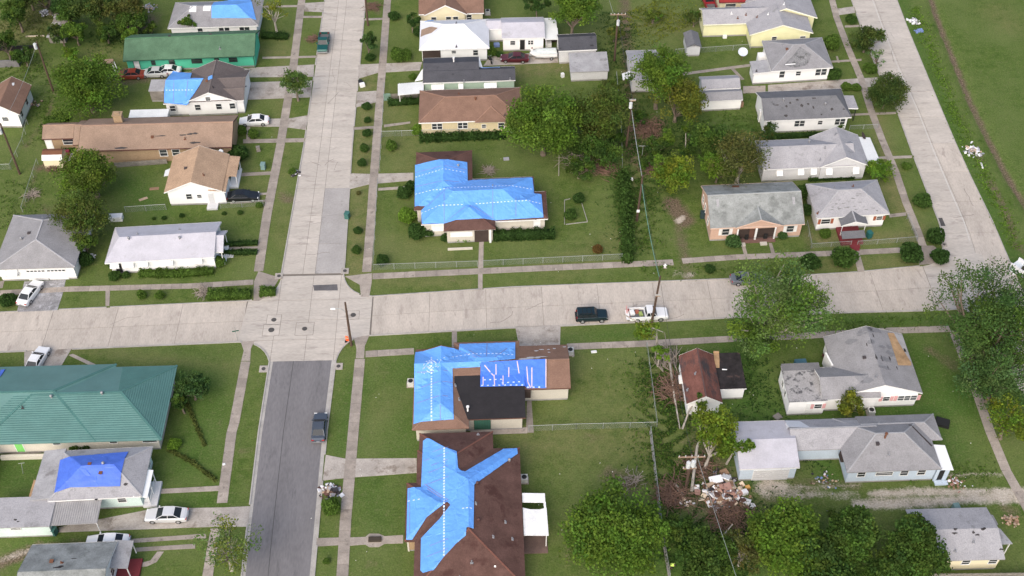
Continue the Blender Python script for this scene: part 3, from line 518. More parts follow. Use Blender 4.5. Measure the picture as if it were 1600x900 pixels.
# ------------------------------------------------------------------ houses
class House:
    def __init__(s, name, label, cat, O, skew=2.0, group=None):
        s.O = O; s.k = math.tan(math.radians(skew)); s.root = thing(name, label, cat, (O[0], O[1], 0), 0, group); s.B = []; s.skew = math.radians(skew)
    def m(s, x, y, z): return (x, y+s.k*x, z)
    def loc(s, p): return (p[0]-s.O[0], p[1]-s.O[1]-s.k*(p[0]-s.O[0]))
    def part(s, name, mb, m, parent=None, smooth=False):
        mb.map(s.m); return obj(name, mb, m, parent or s.root, smooth=smooth)
    def block(s, x0, y0, x1, y1, ze=2.9, zr=4.6, ax='x', e='gg', ov=.42, rake=.25, t=.14, rm=None, walls=True, z0=0.0, hip=None):
        """roof rectangle in metres from the house origin; ax: ridge direction, or high side 'N','S','E','W' of a lean-to"""
        b = dict(r=(x0, y0, x1, y1), ze=ze, zr=zr, ax=ax, e=e, ov=ov, rake=rake, t=t, rm=rm, walls=walls, z0=z0); P_ = []; faces = []; lines = []
        if ax in 'xy':
            A0, A1, C0, C1 = (x0, x1, y0, y1) if ax == 'x' else (y0, y1, x0, x1)
            h = (C1-C0)/2; cm = (C0+C1)/2; ih = h if hip is None else hip
            a = A0+(ih if e[0] == 'h' else 0); c = A1-(ih if e[1] == 'h' else 0)
            if a > c: a = c = (a+c)/2
            f = (lambda u, v, z: (u, v, z)) if ax == 'x' else (lambda u, v, z: (v, u, z)); sl = (zr-ze)/h
            pl = lambda cu, cv, c_: (cu, cv, c_) if ax == 'x' else (cv, cu, c_)
            P_ = [pl(0, sl, ze-sl*C0), pl(0, -sl, ze+sl*C1)]
            if e[0] == 'h': P_.append(pl((zr-ze)/max(a-A0, .01), 0, ze-(zr-ze)/max(a-A0, .01)*A0))
            if e[1] == 'h': P_.append(pl(-(zr-ze)/max(A1-c, .01), 0, ze+(zr-ze)/max(A1-c, .01)*A1))
            faces = [[f(A0, C0, ze), f(A1, C0, ze), f(c, cm, zr), f(a, cm, zr)] if c > a else [f(A0, C0, ze), f(A1, C0, ze), f(a, cm, zr)],
                     [f(A1, C1, ze), f(A0, C1, ze), f(a, cm, zr), f(c, cm, zr)] if c > a else [f(A1, C1, ze), f(A0, C1, ze), f(a, cm, zr)]]
            if e[0] == 'h': faces.append([f(A0, C1, ze), f(A0, C0, ze), f(a, cm, zr)]); lines += [(f(A0, C0, ze), f(a, cm, zr)), (f(A0, C1, ze), f(a, cm, zr))]
            if e[1] == 'h': faces.append([f(A1, C0, ze), f(A1, C1, ze), f(c, cm, zr)]); lines += [(f(A1, C0, ze), f(c, cm, zr)), (f(A1, C1, ze), f(c, cm, zr))]
            if c > a: lines.append((f(a, cm, zr), f(c, cm, zr)))
            b['gable'] = [(A0 if i == 0 else A1, cm, C0, C1, f, sl, i) for i in (0, 1) if e[i] == 'g']
        else:
            d = {'N': (0, (zr-ze)/(y1-y0)), 'S': (0, -(zr-ze)/(y1-y0)), 'E': ((zr-ze)/(x1-x0), 0), 'W': (-(zr-ze)/(x1-x0), 0)}[ax]
            base = {'N': ze-d[1]*y0, 'S': ze-d[1]*y1, 'E': ze-d[0]*x0, 'W': ze-d[0]*x1}[ax]
            P_ = [(d[0], d[1], base)]; hz = lambda x, y: d[0]*x+d[1]*y+base
            faces = [[(x, y, hz(x, y)) for x, y in ((x0, y0), (x1, y0), (x1, y1), (x0, y1))]]; b['gable'] = []
        b['P'] = P_; b['F'] = faces; b['L'] = lines; s.B.append(b); return b
    def H(s, x, y, grow=.6):
        best = None
        for b in s.B:
            x0, y0, x1, y1 = b['r']
            if x0-grow <= x <= x1+grow and y0-grow <= y <= y1+grow:
                cx, cy = min(max(x, x0), x1), min(max(y, y0), y1); z = min(p[0]*cx+p[1]*cy+p[2] for p in b['P'])
                if best is None or z > best: best = z
        return 2.9 if best is None else best
    def build(s, wall, roof, cap=None, found=None, fasc=None, capw=.18):
        w = MB(); fo = MB(); groups = {}; caps = MB(); fa = MB()
        for i, b in enumerate(s.B):
            e_ = .004*i; x0, y0, x1, y1 = b['r']; ov = b['ov']
            g = groups.setdefault((b['rm'] or roof).name, (b['rm'] or roof, MB()))[1]
            for F_ in b['F']: g.slab(F_, b['t'])
            # fascia board proud of the roof edge
            if fasc:
                for F_ in b['F']:
                    p, q = F_[0], F_[1]
                    dx, dy = q[0]-p[0], q[1]-p[1]; L = math.hypot(dx, dy); nx_, ny_ = dy/L*.03, -dx/L*.03
                    fa.poly([(p[0]+nx_, p[1]+ny_, p[2]+.01), (q[0]+nx_, q[1]+ny_, q[2]+.01), (q[0]+nx_, q[1]+ny_, q[2]-.19), (p[0]+nx_, p[1]+ny_, p[2]-.19)])
                for A, cm, C0, C1, f, sl, side in b['gable']:
                    o_ = -.03 if side == 0 else .03
                    for c0, c1 in ((C0, cm), (cm, C1)):
                        z0_ = b['ze'] if c0 == C0 else b['zr']; z1_ = b['zr'] if c1 == cm else b['ze']
                        fa.poly([f(A+o_, c0, z0_+.012), f(A+o_, c1, z1_+.012), f(A+o_, c1, z1_-.2), f(A+o_, c0, z0_-.2)])
            for p, q in b['L']:
                n_ = 6; pv = None
                p, q = Vector(p), Vector(q); d = (q-p); L = d.length; d.normalize(); sd_ = d.cross(Vector((0, 0, 1))).normalized()*capw/2
                caps.slab([tuple(p-sd_+Vector((0, 0, .035))), tuple(p+sd_+Vector((0, 0, .035))), tuple(q+sd_+Vector((0, 0, .045))), tuple(q-sd_+Vector((0, 0, .045)))], .09)
            if not b['walls']: continue
            gx0 = gx1 = gy0 = gy1 = ov
            for A, cm, C0, C1, f, sl, side in b['gable']:
                if b['ax'] == 'x':
                    if side == 0: gx0 = b['rake']
                    else: gx1 = b['rake']
                else:
                    if side == 0: gy0 = b['rake']
                    else: gy1 = b['rake']
            X0, Y0, X1, Y1 = x0+gx0+e_, y0+gy0+e_, x1-gx1-e_, y1-gy1-e_; b['w'] = (X0, Y0, X1, Y1)
            zt = min(b['ze'], b['zr'])-b['t']*.4 if b['ax'] in 'xy' else min(b['ze'], b['zr'])-b['t']*.6
            w.box(X0, Y0, b['z0']+.32, X1, Y1, zt); fo.box(X0+.04, Y0+.04, b['z0'], X1-.04, Y1-.04, b['z0']+.33)
            for A, cm, C0, C1, f, sl, side in b['gable']:
                k = b['rake']+e_; a0 = A+k if side == 0 else A-k; dpt = min((C1-C0)/2*.8, 2.5); a1 = a0+dpt if side == 0 else a0-dpt
                c0, c1 = C0+ov+e_, C1-ov-e_; hh = lambda c: b['ze']-b['t']*1.25+sl*min(c-C0, C1-c)
                pr = [(c0, zt-.02), (c1, zt-.02), (c1, hh(c1)), (cm, hh(cm)), (c0, hh(c0))]
                if pr[2][1] > zt-.02:
                    i0 = len(w.v); w.v += [f(a0, c, z) for c, z in pr]+[f(a1, c, z) for c, z in pr]
                    w.f += [tuple(i0+j for j in range(5)), tuple(i0+9-j for j in range(5))]+[(i0+j, i0+(j+1) % 5, i0+5+(j+1) % 5, i0+5+j) for j in range(5)]
        if w.v: s.part('wall', w, wall)
        if fo.v: s.part('foundation', fo, found or mat('house_pier', (0.30, 0.29, 0.28), var=.2))
        for key, (m, g) in groups.items(): s.part('roof', g, m)
        if caps.v and cap: s.part('ridge_cap', caps, cap)
        if fa.v: s.part('fascia', fa, fasc)
        return s
    # --- openings: p = point near the wall face (world), bi = block index, side S/N/E/W
    def face(s, bi, side, p):
        X0, Y0, X1, Y1 = s.B[bi]['w']; x, y = s.loc(p)
        return {'S': ((x, Y0), 0), 'N': ((x, Y1), math.pi), 'W': ((X0, y), -math.pi/2), 'E': ((X1, y), math.pi/2)}[side]
    def put(s, name, me, bi, side, p, z):
        (x, y), rz = s.face(bi, side, p); q = s.m(x, y, z)
        return link(name, me, s.root, q, rz+(s.skew if side in 'SN' else 0))
    def win(s, bi, side, p, w=.9, h=1.1, z=1.75, frame=TRIM, glass=GLASS, n=1, shut=None):
        me = cached(('wf', w, h, n, frame.name), lambda: winframe(w, h, n), 'window', frame); o = s.put('window', me, bi, side, p, z)
        pm = cached(('wp', w, h, n, glass.name), lambda: winpane(w, h, n), 'pane', glass); link('pane', pm, o, (0, 0, 0))
        if shut:
            for sg in (-1, 1):
                sm = cached(('sh', h, shut.name), lambda: MB().box(-.2, -.055, -h/2-.05, .2, -.0, h/2+.05), 'shutter', shut)
                link('shutter', sm, o, (sg*(w/2+.31), 0, 0))
        return o
    def door(s, bi, side, p, w=.95, h=2.05, m=None, z=.33, frame=TRIM):
        m = m or BLACK
        o = s.put('door', cached(('df', w, h, frame.name), lambda: MB().box(-w/2-.09, -.05, 0, -w/2, .02, h).box(w/2, -.05, 0, w/2+.09, .02, h).box(-w/2-.09, -.051, h, w/2+.09, .02, h+.09), 'door', frame), bi, side, p, z)
        link('door_leaf', cached(('dl', w, h, m.name), lambda: MB().box(-w/2, -.02, 0.01, w/2, .03, h-.005).box(-w/2+.12, -.035, .2, w/2-.12, -.015, h*.45).box(-w/2+.12, -.035, h*.52, w/2-.12, -.015, h-.2), 'door_leaf', m), o)
        return o
    def awning(s, bi, side, p, w=1.2, d=.8, z=2.35, m=WHITE, drop=.55):
        def mk():
            mb = MB(); n_ = max(3, round(w/.22))
            for k in range(n_):
                a, c = -w/2+w*k/n_, -w/2+w*(k+1)/n_; u = .02 if k % 2 else 0
                mb.slab([(a, -d, -drop+u), (c, -d, -drop+u), (c, 0, u), (a, 0, u)], .03)
            for sg in (-1, 1): mb.poly([(sg*w/2, 0, -.02), (sg*w/2, -d, -drop), (sg*w/2, -d*.98, -drop-.1), (sg*w/2, 0, -drop-.1)])
            return mb
        o = s.put('awning', cached(('aw', w, d, drop, m.name), mk, 'awning', m), bi, side, p, z); return o
    def vent(s, p, kind_='pipe', m=None, r=None):
        x, y = s.loc(p); z = s.H(x, y)
        if kind_ == 'pipe': me = cached(('vp', (m or VENTM).name), lambda: MB().cyl(0, 0, -.15, .4, .07, 8).cyl(0, 0, .4, .46, .1, 8).box(-.22, -.22, -.1, .22, .22, .03), 'roof_vent', m or VENTM)
        elif kind_ == 'turbine':
            def mk():
                mb = MB().cyl(0, 0, -.2, .3, .16, 10)
                mb.ball((0, 0, .48), (.27, .27, .24), 12, 6); return mb
            me = cached(('vt', (m or VENTM).name), mk, 'roof_vent', m or VENTM)
        elif kind_ == 'box': me = cached(('vb', (m or VENTD).name), lambda: MB().box(-.25, -.25, -.2, .25, .25, .22).box(-.3, -.3, .22, .3, .3, .27), 'roof_vent', m or VENTD)
        elif kind_ == 'stack': me = cached(('vs', (m or TRIM).name), lambda: MB().cyl(0, 0, -.2, .9, .14, 10).cyl(0, 0, .95, 1.15, .24, 10).cyl(0, 0, .9, .96, .1, 8), 'roof_vent', m or TRIM)
        o = link('roof_vent', me, s.root, s.m(x, y, z)); o.scale = (.72, .72, .72) if kind_ in ('turbine', 'box') else (.8, .8, .8); return o
    def drape(s, pts, off=.05, step=.7, thick=.05):
        """a sheet lying on the roof over the outline `pts` (world points)"""
        pl = [s.loc(p) for p in pts]; bmm = bmesh.new(); bmm.faces.new([bmm.verts.new((x, y, 0)) for x, y in pl])
        xs_ = [p[0] for p in pl]; ys_ = [p[1] for p in pl]
        def cut(co, no): bmesh.ops.bisect_plane(bmm, geom=bmm.verts[:]+bmm.edges[:]+bmm.faces[:], plane_co=co, plane_no=no)
        v = min(xs_)+step*.5
        while v < max(xs_): cut((v, 0, 0), (1, 0, 0)); v += step
        v = min(ys_)+step*.5
        while v < max(ys_): cut((0, v, 0), (0, 1, 0)); v += step
        for b in s.B:
            for p, q in b['L']: cut((p[0], p[1], 0), (-(q[1]-p[1]), q[0]-p[0], 0))
            x0, y0, x1, y1 = b['r']
            for co, no in (((x0, 0, 0), (1, 0, 0)), ((x1, 0, 0), (1, 0, 0)), ((0, y0, 0), (0, 1, 0)), ((0, y1, 0), (0, 1, 0))): cut(co, no)
        bmm.verts.index_update(); mb = MB()
        for v in bmm.verts:
            mb.v.append((v.co.x, v.co.y, s.H(v.co.x, v.co.y, .02)+off+(rnd.uniform(-.02, .035) if thick > .03 else 0)))
        mb.f = [tuple(v.index for v in f.verts) for f in bmm.faces]
        n0 = len(mb.v); be = [e for e in bmm.edges if len(e.link_faces) == 1]; mp = {}
        for e in be:
            for v in e.verts:
                if v.index not in mp: mp[v.index] = len(mb.v); c = mb.v[v.index]; mb.v.append((c[0], c[1], c[2]-thick))
            a, c = e.verts[0].index, e.verts[1].index; mb.f.append((a, c, mp[c], mp[a]))
        bmm.free(); return mb
    def tarp(s, pts, m=TARP, off=.10): return s.part('roof_tarp', s.drape(pts, off), m)
    def patch(s, pts, m, off=.02): return s.part('roof_patch', s.drape(pts, off, thick=.015), m)
    def dashes(s, line, parent, step=.52, w=.26, d=.10, m=BATTEN, off=.15):
        pl = [Vector(s.loc(p)) for p in line]; mb = MB(); ln = resample([(p.x, p.y) for p in pl], step)
        for a, c in zip(ln, ln[1:]):
            dr = (c-a).normalized(); pr = Vector((-dr.y, dr.x))*d/2; e = a+dr*w; z = lambda q: s.H(q.x, q.y, .02)+off
            mb.slab([(q.x, q.y, z(q)) for q in (a-pr, e-pr, e+pr, a+pr)], .05)
        return kind(s.part('batten_strip', mb, m, parent), 'stuff')
    def lath(s, line, parent, w=.07, m=PURPLE, off=.135):
        pl = [Vector(s.loc(p)) for p in line]; mb = MB(); ln = resample([(p.x, p.y) for p in pl], .6)
        for a, c in zip(ln, ln[1:]):
            dr = (c-a).normalized(); pr = Vector((-dr.y, dr.x))*w/2; z = lambda q: s.H(q.x, q.y, .02)+off
            mb.slab([(q.x, q.y, z(q)) for q in (a-pr, c-pr, c+pr, a+pr)], .04)
        return s.part('lath', mb, m, parent)
    def post(s, p, z1=2.7, r=.07, m=TRIM, z0=0):
        x, y = s.loc(p); mb = MB().box(x-r, y-r, z0, x+r, y+r, z1); return s.part('porch_post', mb, m)
    def boxp(s, name, x0, y0, z0, x1, y1, z1, m): return s.part(name, MB().box(x0, y0, z0, x1, y1, z1), m)
_cache = {}
def cached(key, fn, name, m):
    if key not in _cache: _cache[key] = mesh(name, fn(), m)
    return _cache[key]
def winframe(w, h, n):
    mb = MB(); t = .07
    mb.box(-w/2-t, -.06, h/2, w/2+t, .02, h/2+t).box(-w/2-t, -.08, -h/2-t, w/2+t, .02, -h/2).box(-w/2-t, -.058, -h/2, -w/2, .02, h/2).box(w/2, -.058, -h/2, w/2+t, .02, h/2)
    for k in range(1, n): x = -w/2+w*k/n; mb.box(x-.05, -.055, -h/2, x+.05, .02, h/2)
    for k in range(n): a, c = -w/2+w*k/n+.05, -w/2+w*(k+1)/n-.05; mb.box(a, -.045, -.025, c, .02, .025)
    return mb
def winpane(w, h, n): return MB().box(-w/2, -.02, -h/2, w/2, .018, h/2)
PATCHD = mat('missing_shingle_felt', (0.055, 0.05, 0.05), var=.25, scale=4, rough=1.0)
PLY = mat('bare_roof_deck', (0.36, 0.235, 0.13), var=.3, scale=3, rough=.9)
def spots(H, pts, m=PATCHD, rx=.35, ry=.14):
    for p in pts:
        x, y = H.loc(p); a = rx*rnd.uniform(.6, 1.4); b_ = ry*rnd.uniform(.6, 1.5)
        H.patch([(H.O[0]+x+dx, H.O[1]+y+dy+H.k*(x+dx)) for dx, dy in [(a*math.cos(w_*.628)*rnd.uniform(.5, 1.15), b_*math.sin(w_*.628)*rnd.uniform(.45, 1.2)) for w_ in range(10)]], m)

CW = mat('wall_white', (0.80, 0.80, 0.795), var=.05, scale=1.5, fine=.02, dark=(.52, .51, .5), dthr=.72)
CCREAM = mat('wall_cream', (0.66, 0.60, 0.42), var=.05, fine=.02); CYEL = mat('wall_pale_yellow', (0.70, 0.68, 0.42), var=.05, fine=.02)
CTAN = mat('wall_buff', (0.55, 0.47, 0.30), var=.06); CBRICK = mat('wall_tan_brick', (0.33, 0.235, 0.145), var=.12, fine=.15)
CGREEN = mat('wall_bright_green', (0.085, 0.47, 0.31), var=.05, fine=.02); CMINT = mat('wall_mint', (0.58, 0.70, 0.66), var=.05); CSAGE = mat('wall_sage', (0.36, 0.47, 0.38), var=.05)
CPINK = mat('wall_salmon_pink', (0.54, 0.36, 0.28), var=.06); CBLUE = mat('wall_pale_blue', (0.50, 0.585, 0.68), var=.06, dark=(.38, .44, .52), dthr=.68); CBEIGE = mat('wall_beige', (0.52, 0.485, 0.42), var=.05); CGREY = mat('wall_light_grey', (0.56, 0.56, 0.57), var=.05)
BROWNT = mat('brown_trim', (0.12, 0.06, 0.045), var=.1); GREENT = mat('green_trim', (0.03, 0.10, 0.065)); REDP = mat('red_paint', (0.17, 0.03, 0.035), var=.12); PINKT = mat('pink_shutter', (0.66, 0.36, 0.36)); RUSTSH = mat('rust_shutter', (0.32, 0.10, 0.05))
GRN_D = mat('lime_door', (0.22, 0.62, 0.16)); PBROWN = mat('dark_brown_wood', (0.10, 0.04, 0.035), var=.2)
RB = shingle('tan_brown', (0.275, 0.195, 0.145), objvar=.03); RTAN = shingle('light_tan', (0.40, 0.275, 0.185), var=.16, fine=.22); RBR = shingle('brown', (0.20, 0.122, 0.09), var=.16); RGR = shingle('green', (0.085, 0.155, 0.095), var=.2); RSL = shingle('slate_brown', (0.125, 0.105, 0.10))
RGREY = shingle('grey', (0.25, 0.245, 0.252), dark=(.19, .18, .185), dthr=.66); RGREYL = shingle('light_grey', (0.325, 0.318, 0.33), var=.12, dark=(.24, .235, .24), dthr=.62, dscale=.7); RWHITE = shingle('white_coat', (0.60, 0.61, 0.64), var=.06, fine=.05); RLILAC = shingle('pale_lilac', (0.45, 0.44, 0.48), var=.10, fine=.07, dark=(.36, .35, .37), dthr=.64, dscale=.5)
RCHAR = shingle('charcoal', (0.072, 0.073, 0.083), dark=(.03, .03, .032), dthr=.63, dscale=.9); RDK = shingle('dark_grey', (0.15, 0.15, 0.158), dark=(.06, .06, .065), dthr=.66, dscale=.8)
RMOSS = shingle('mossy_grey', (0.25, 0.26, 0.25), var=.3, dark=(.16, .17, .16), dthr=.58, dscale=.6); RMAR = shingle('maroon_brown', (0.108, 0.06, 0.05), var=.25, dark=(.07, .035, .03), dthr=.6, dscale=.4); RWORN = shingle('worn_red_brown', (0.15, 0.068, 0.055), var=.35, dark=(.06, .05, .052), dthr=.56, dscale=.5, stretch=(1, .5, 1))
RBLK = mat('black_membrane', (0.024, 0.022, 0.024), var=.2, scale=2, rough=.85, spec=.25); RTEAL = mat('teal_metal', (0.10, 0.205, 0.188), var=.12, scale=1, fine=.03, rough=.45, spec=.4)
RBLU = mat('burnt_black', (0.022, 0.019, 0.02), var=.5, scale=3, rough=1, dark=(.075, .05, .045), dthr=.6, dscale=.6); RPATCHY = shingle('patched_grey', (0.31, 0.30, 0.30), dark=(.085, .085, .09), dthr=.55, dscale=1.1)
TIN = mat('white_tin', (0.66, 0.67, 0.66), var=.06, rough=.5, spec=.4); TING = mat('grey_tin', (0.33, 0.32, 0.315), var=.15, rough=.5); FELT = mat('grey_felt', (.33, .325, .33), var=.2, scale=1.5, dark=(.2, .19, .19), dthr=.6)
capm = lambda k, c: mat('cap_'+k, c, var=.12, rough=.95)
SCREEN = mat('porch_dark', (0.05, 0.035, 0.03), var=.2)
def ribs(H, x0, y0, x1, y1, z, n, axis, m, name='corrugation', parent=None, w=.05, h=.03):
    mb = MB()
    for k in range(n):
        t = (k+.5)/n
        if axis == 'y': x = x0+(x1-x0)*t; mb.slab([(x-w/2, y0, z(x, y0)+h), (x+w/2, y0, z(x, y0)+h), (x+w/2, y1, z(x, y1)+h), (x-w/2, y1, z(x, y1)+h)], h+.02)
        else: y = y0+(y1-y0)*t; mb.slab([(x0, y-w/2, z(x0, y)+h), (x1, y-w/2, z(x1, y)+h), (x1, y+w/2, z(x1, y)+h), (x0, y+w/2, z(x0, y)+h)], h+.02)
    return kind(H.part(name, mb, m, parent), 'stuff')

# --- west side of the concrete street, north to south
h = House('house', 'white house with grey hip roof and bright blue tarp at the far edge of view', 'house', (-54.18,177.36,2.9), 1.4)
h.block(0, 0, 15.7, 8.1, 2.9, 4.6, 'x', 'hh'); h.build(CW, RGREY, capm('grey', (.31, .31, .32)), fasc=TRIM)
for p in ((-48.78,178.92,1.5), (-45.09,179.02,1.5), (-44.1,179.2,1.5), (-41.53,179.33,1.5), (-40.63,179.3,1.5)): h.win(0, 'S', p, .8, 1.3)
h.tarp([(-46.68,179.18,3.4),(-47.02,184.21,3.7),(-43.91,186.48,3),(-40.73,185.77,3),(-38.98,179.13,3.3)], TARP)
for q_ in ("295,22,3.9 307,22,3.9 308,8,4.2 298,8,4.2", "317,20,4 330,20,4 331,8,4.3 319,8,4.3"): pass
h.patch([(-50.73,180.43,3.7),(-49.49,180.4,3.7),(-49.56,182.31,4.3),(-50.69,182.34,4.3)], WHITE); h.patch([(-48.28,180.62,3.8),(-47.04,180.58,3.8),(-46.95,182.29,4.4),(-48.32,182.28,4.3)], WHITE)

h = House('house', 'bright green house with long dark green shingle roof', 'house', (-60.07,167.81,2.9), 2.3)
h.block(0, 0, 22, 7.7, 2.9, 4.75, 'x', 'gg', ov=.9); h.build(CGREEN, RGR, capm('green', (.085, .19, .10)), fasc=GREENT)
for p, w_ in (((-55.42,169.2,1.7), .6), ((-52.31,168.74,1.7), .9), ((-48.1,169.56,1.7), 1.7), ((-44.75,169.66,1.7), .7), ((-41.99,169.4,1.7), 1.3)): h.win(0, 'S', p, w_, 1.0, frame=GREENT)
h.door(0, 'S', (-58.24,168.97,1), .9, 2.0, TRIM, frame=GREENT); h.vent((-52.59,172.12,4.7), 'box'); h.vent((-45.71,172.51,4.7), 'box'); h.vent((-43.94,169.89,4), 'pipe', VENTM)
h.boxp('porch_post', 20.3, 1.0, 0, 20.42, 1.12, 2.75, GREENT); h.boxp('porch_post', 21.6, .5, 0, 21.72, .62, 2.75, GREENT)

h = House('house', 'white gabled house with slate brown roof, blue tarp over its west end', 'house', (-51.23,155.73,2.9), 2.4)
h.block(0, 0, 12.9, 8.4, 2.9, 4.4, 'x', 'gg'); h.block(3.2, -.06, 11.9, 8.9, 2.88, 4.8, 'y', 'gg'); h.block(7.6, .05, 12.95, 3.9, 2.93, 3.9, 'x', 'gg')
h.build(CW, RSL, capm('slate', (.16, .135, .125)), fasc=TRIM)
for p in ((-49.95,156.39,1.6), (-45.94,156.62,1.6), (-42.54,156.87,1.6), (-40.35,156.81,1.6)): h.win(1, 'S', p, .85, 1.05)
h.win(1, 'S', (-44.02,156.41,3.4), .7, .7, 3.35); h.win(0, 'E', (-38.56,159.17,1.6), .9, 1.2)
tp = h.tarp([(-51.07,155.85,3),(-47.31,155.17,3.5),(-46.54,156.66,3.9),(-45.05,160.49,4.5),(-47.38,160.72,4.5),(-47.76,163.4,3.6),(-51.12,164.51,3),(-51.41,159.96,4.5)], TARP); h.dashes([(-51.01,158.07,3.9),(-45.9,158.09,4.1)], tp)
h.lath([(-49.59,155.9,3),(-49.89,160.05,4.4)], tp); h.lath([(-47.69,156.88,3.5),(-47.57,160.52,4.4)], tp); h.tarp([(-44.33,159.53,4.8),(-43.53,159.64,4.7),(-43.65,160.56,4.8),(-44.38,160.58,4.8)], TARP); h.vent((-44.45,159.49,4.7), 'box', RUST); h.vent((-43.2,157.58,4.3), 'pipe', VENTD)

h = House('house', 'long tan brick house with brown shingle roof and brick chimney', 'house', (-62.3,144.05,2.9), .9)
h.block(0, 0, 23.6, 8.0, 2.9, 4.7, 'x', 'gg'); h.block(-6.4, 3.4, .9, 7.4, 2.75, 3.9, 'x', 'gg'); h.block(-1.2, 1.6, 3.5, 7.7, 2.85, 4.35, 'x', 'gg')
h.build(CBRICK, RB, capm('tan', (.36, .235, .17)), found=CBRICK, fasc=PBROWN)
x, y = h.loc((-56.86,149.89,4.2)); h.part('chimney', MB().box(x-.65, y-.5, 2.5, x+.65, y+.5, 5.4).box(x-.75, y-.6, 5.4, x+.75, y+.6, 5.55).box(x-.35, y-.2, 5.55, x+.35, y+.2, 5.7), CBRICK)
for p in ((-49.51,144.19,1.6), (-47.57,144.44,1.6)): h.win(0, 'S', p, 1.1, 1.2)
h.door(1, 'S', (-68.02,148.58,1), .9, 2.0, TRIM); h.win(1, 'S', (-64.94,148.55,1.6), 1.6, 1.0); h.vent((-51.05,146.08,4.3), 'box', RUST); h.vent((-45.98,145.75,4.2), 'pipe', RUST)
spots(h, [(-49.75,146.27,4.5),(-46.39,146.37,4.6),(-45.32,146.5,4.6),(-44.45,146.63,4.6),(-44.36,145.14,3.9),(-55.72,144.44,3.2)], rx=.8)

h = House('house', 'small white house with tan gable roof and white porch', 'house', (-47.37,133.94,2.9), 1.0)
h.block(0, 0, 8.6, 8.5, 2.9, 4.8, 'y', 'gg', rake=.3); h.block(6.5, .02, 9.1, 5, 2.7, 3.0, 'W', ov=.3, rm=RTAN, t=.1); h.build(CW, RTAN, None, fasc=TRIM)
for p, w_ in (((-43.91,133.87,1.6), .8), ((-42.39,134,1.7), .6)): h.win(0, 'S', p, w_, .95 if w_ > .7 else .6)
h.door(0, 'S', (-40.65,134.3,1), .8, 1.9, CGREY); h.win(0, 'E', (-38.39,137.51,1.6), .9, 1.4); h.vent((-44.53,137.91,4.2), 'box'); h.vent((-41.64,136.29,4), 'pipe', RUST)
h.boxp('porch_floor', 8.7, 3.8, 0, 10.1, 8.2, .35, CW); h.boxp('porch_post', 9.95, 4, .35, 10.05, 4.1, 2.6, TRIM); h.boxp('porch_post', 9.95, 7.9, .35, 10.05, 8.0, 2.6, TRIM); h.boxp('porch_rail', 9.96, 4.1, 1.0, 10.04, 7.9, 1.08, TRIM)
h.part('porch_roof', MB().slab([(8.4, 3.6, 2.85), (10.2, 3.6, 2.6), (10.2, 8.3, 2.6), (8.4, 8.3, 2.85)], .1), RTAN)
h.boxp('doorstep', 6.0, -1.0, 0, 7.6, .3, .32, CGREY); h.part('window_hood', MB().slab([(-.95, 4.6, 2.2), (.0, 4.4, 2.5), (.0, 6.2, 2.5), (-.95, 6.0, 2.2)], .05), TIN)

h = House('house', 'long white house with pale lilac-grey roof and white window awnings', 'house', (-53.17,119.34,2.9), 3.1)
h.block(0, 0, 15.2, 7.3, 2.75, 4.2, 'x', 'hg', hip=1.6, ov=.5); h.block(13.2, 1.0, 16.3, 5.4, 2.7, 3.9, 'x', 'gg', walls=False); h.build(CW, RLILAC, None, fasc=TRIM)
for p, w_ in (((-52.06,119.29,1.9), 1.2), ((-50.14,119.11,1.9), 1.5), ((-47.87,119.43,1.9), .9), ((-44.71,119.34,1.9), 1.6), ((-40.62,119.61,1.9), 1.6)): h.win(0, 'S', p, w_-.3, 1.0, 1.65); h.awning(0, 'S', p, w_, .7, 2.35)
h.door(0, 'S', (-51.64,119.28,1), .9, 2.0, BLACK); h.vent((-50.13,122.73,3.8), 'turbine', VENTM); h.vent((-43.01,122.79,3.8), 'turbine', VENTM); h.vent((-49.12,123.81,4), 'pipe'); h.vent((-43.43,124.96,3.9), 'pipe')
h.boxp('porch_post', 15.9, 1.2, 0, 16.0, 1.3, 2.6, TRIM); h.boxp('porch_post', 15.9, 5.1, 0, 16.0, 5.2, 2.6, TRIM); h.boxp('porch_floor', 14.8, 1.2, 0, 16.2, 5.3, .3, CW); h.win(0, 'E', (-38.54,123.64,1.6), .9, 1.2)
for k in range(3): h.boxp('step', 16.2+.3*k, 2.5, 0, 16.5+.3*k, 4.0, .28-.09*k, CGREY)

h = House('house', 'white house with grey hip roof and double garage doors, pale car in front', 'house', (-68.48,118.38,2.9), .8)
h.block(0, 0, 11.4, 11.2, 2.9, 5.0, 'y', 'hh', ov=.5, hip=3.6); h.build(CW, RGREY, capm('pale', (.37, .365, .375)), fasc=TRIM)
for k, p in enumerate(((-62.94,118.84,1), (-60.08,118.88,1))):
    o = h.put('garage_door', cached('gd', lambda: MB().box(-1.35, -.04, 0, 1.35, .02, 2.15).box(-1.3, -.06, .5, 1.3, -.03, .53).box(-1.3, -.06, 1.0, 1.3, -.03, 1.03).box(-1.3, -.06, 1.5, 1.3, -.03, 1.53), 'garage_door', TRIM), 0, 'S', p, .05)
    for j in range(5): link('pane', cached('gp', lambda: MB().box(-.19, -.062, 1.68, .19, -.03, 1.92), 'pane', GLASS), o, (-1.05+.52*j, 0, 0))
for p in ((-67.72,118.34,1.9), (-66.11,118.29,1.9)): h.win(0, 'S', p, 1.3, 1.0, 1.6); h.awning(0, 'S', p, 1.5, .7, 2.3)
h.vent((-65.28,123.05,4.9), 'turbine', VENTM); h.vent((-64.34,123.95,4.9), 'box'); h.vent((-63.04,126.72,3.9), 'pipe'); h.win(0, 'E', (-57.93,123.65,1.6), 1.0, 1.1)

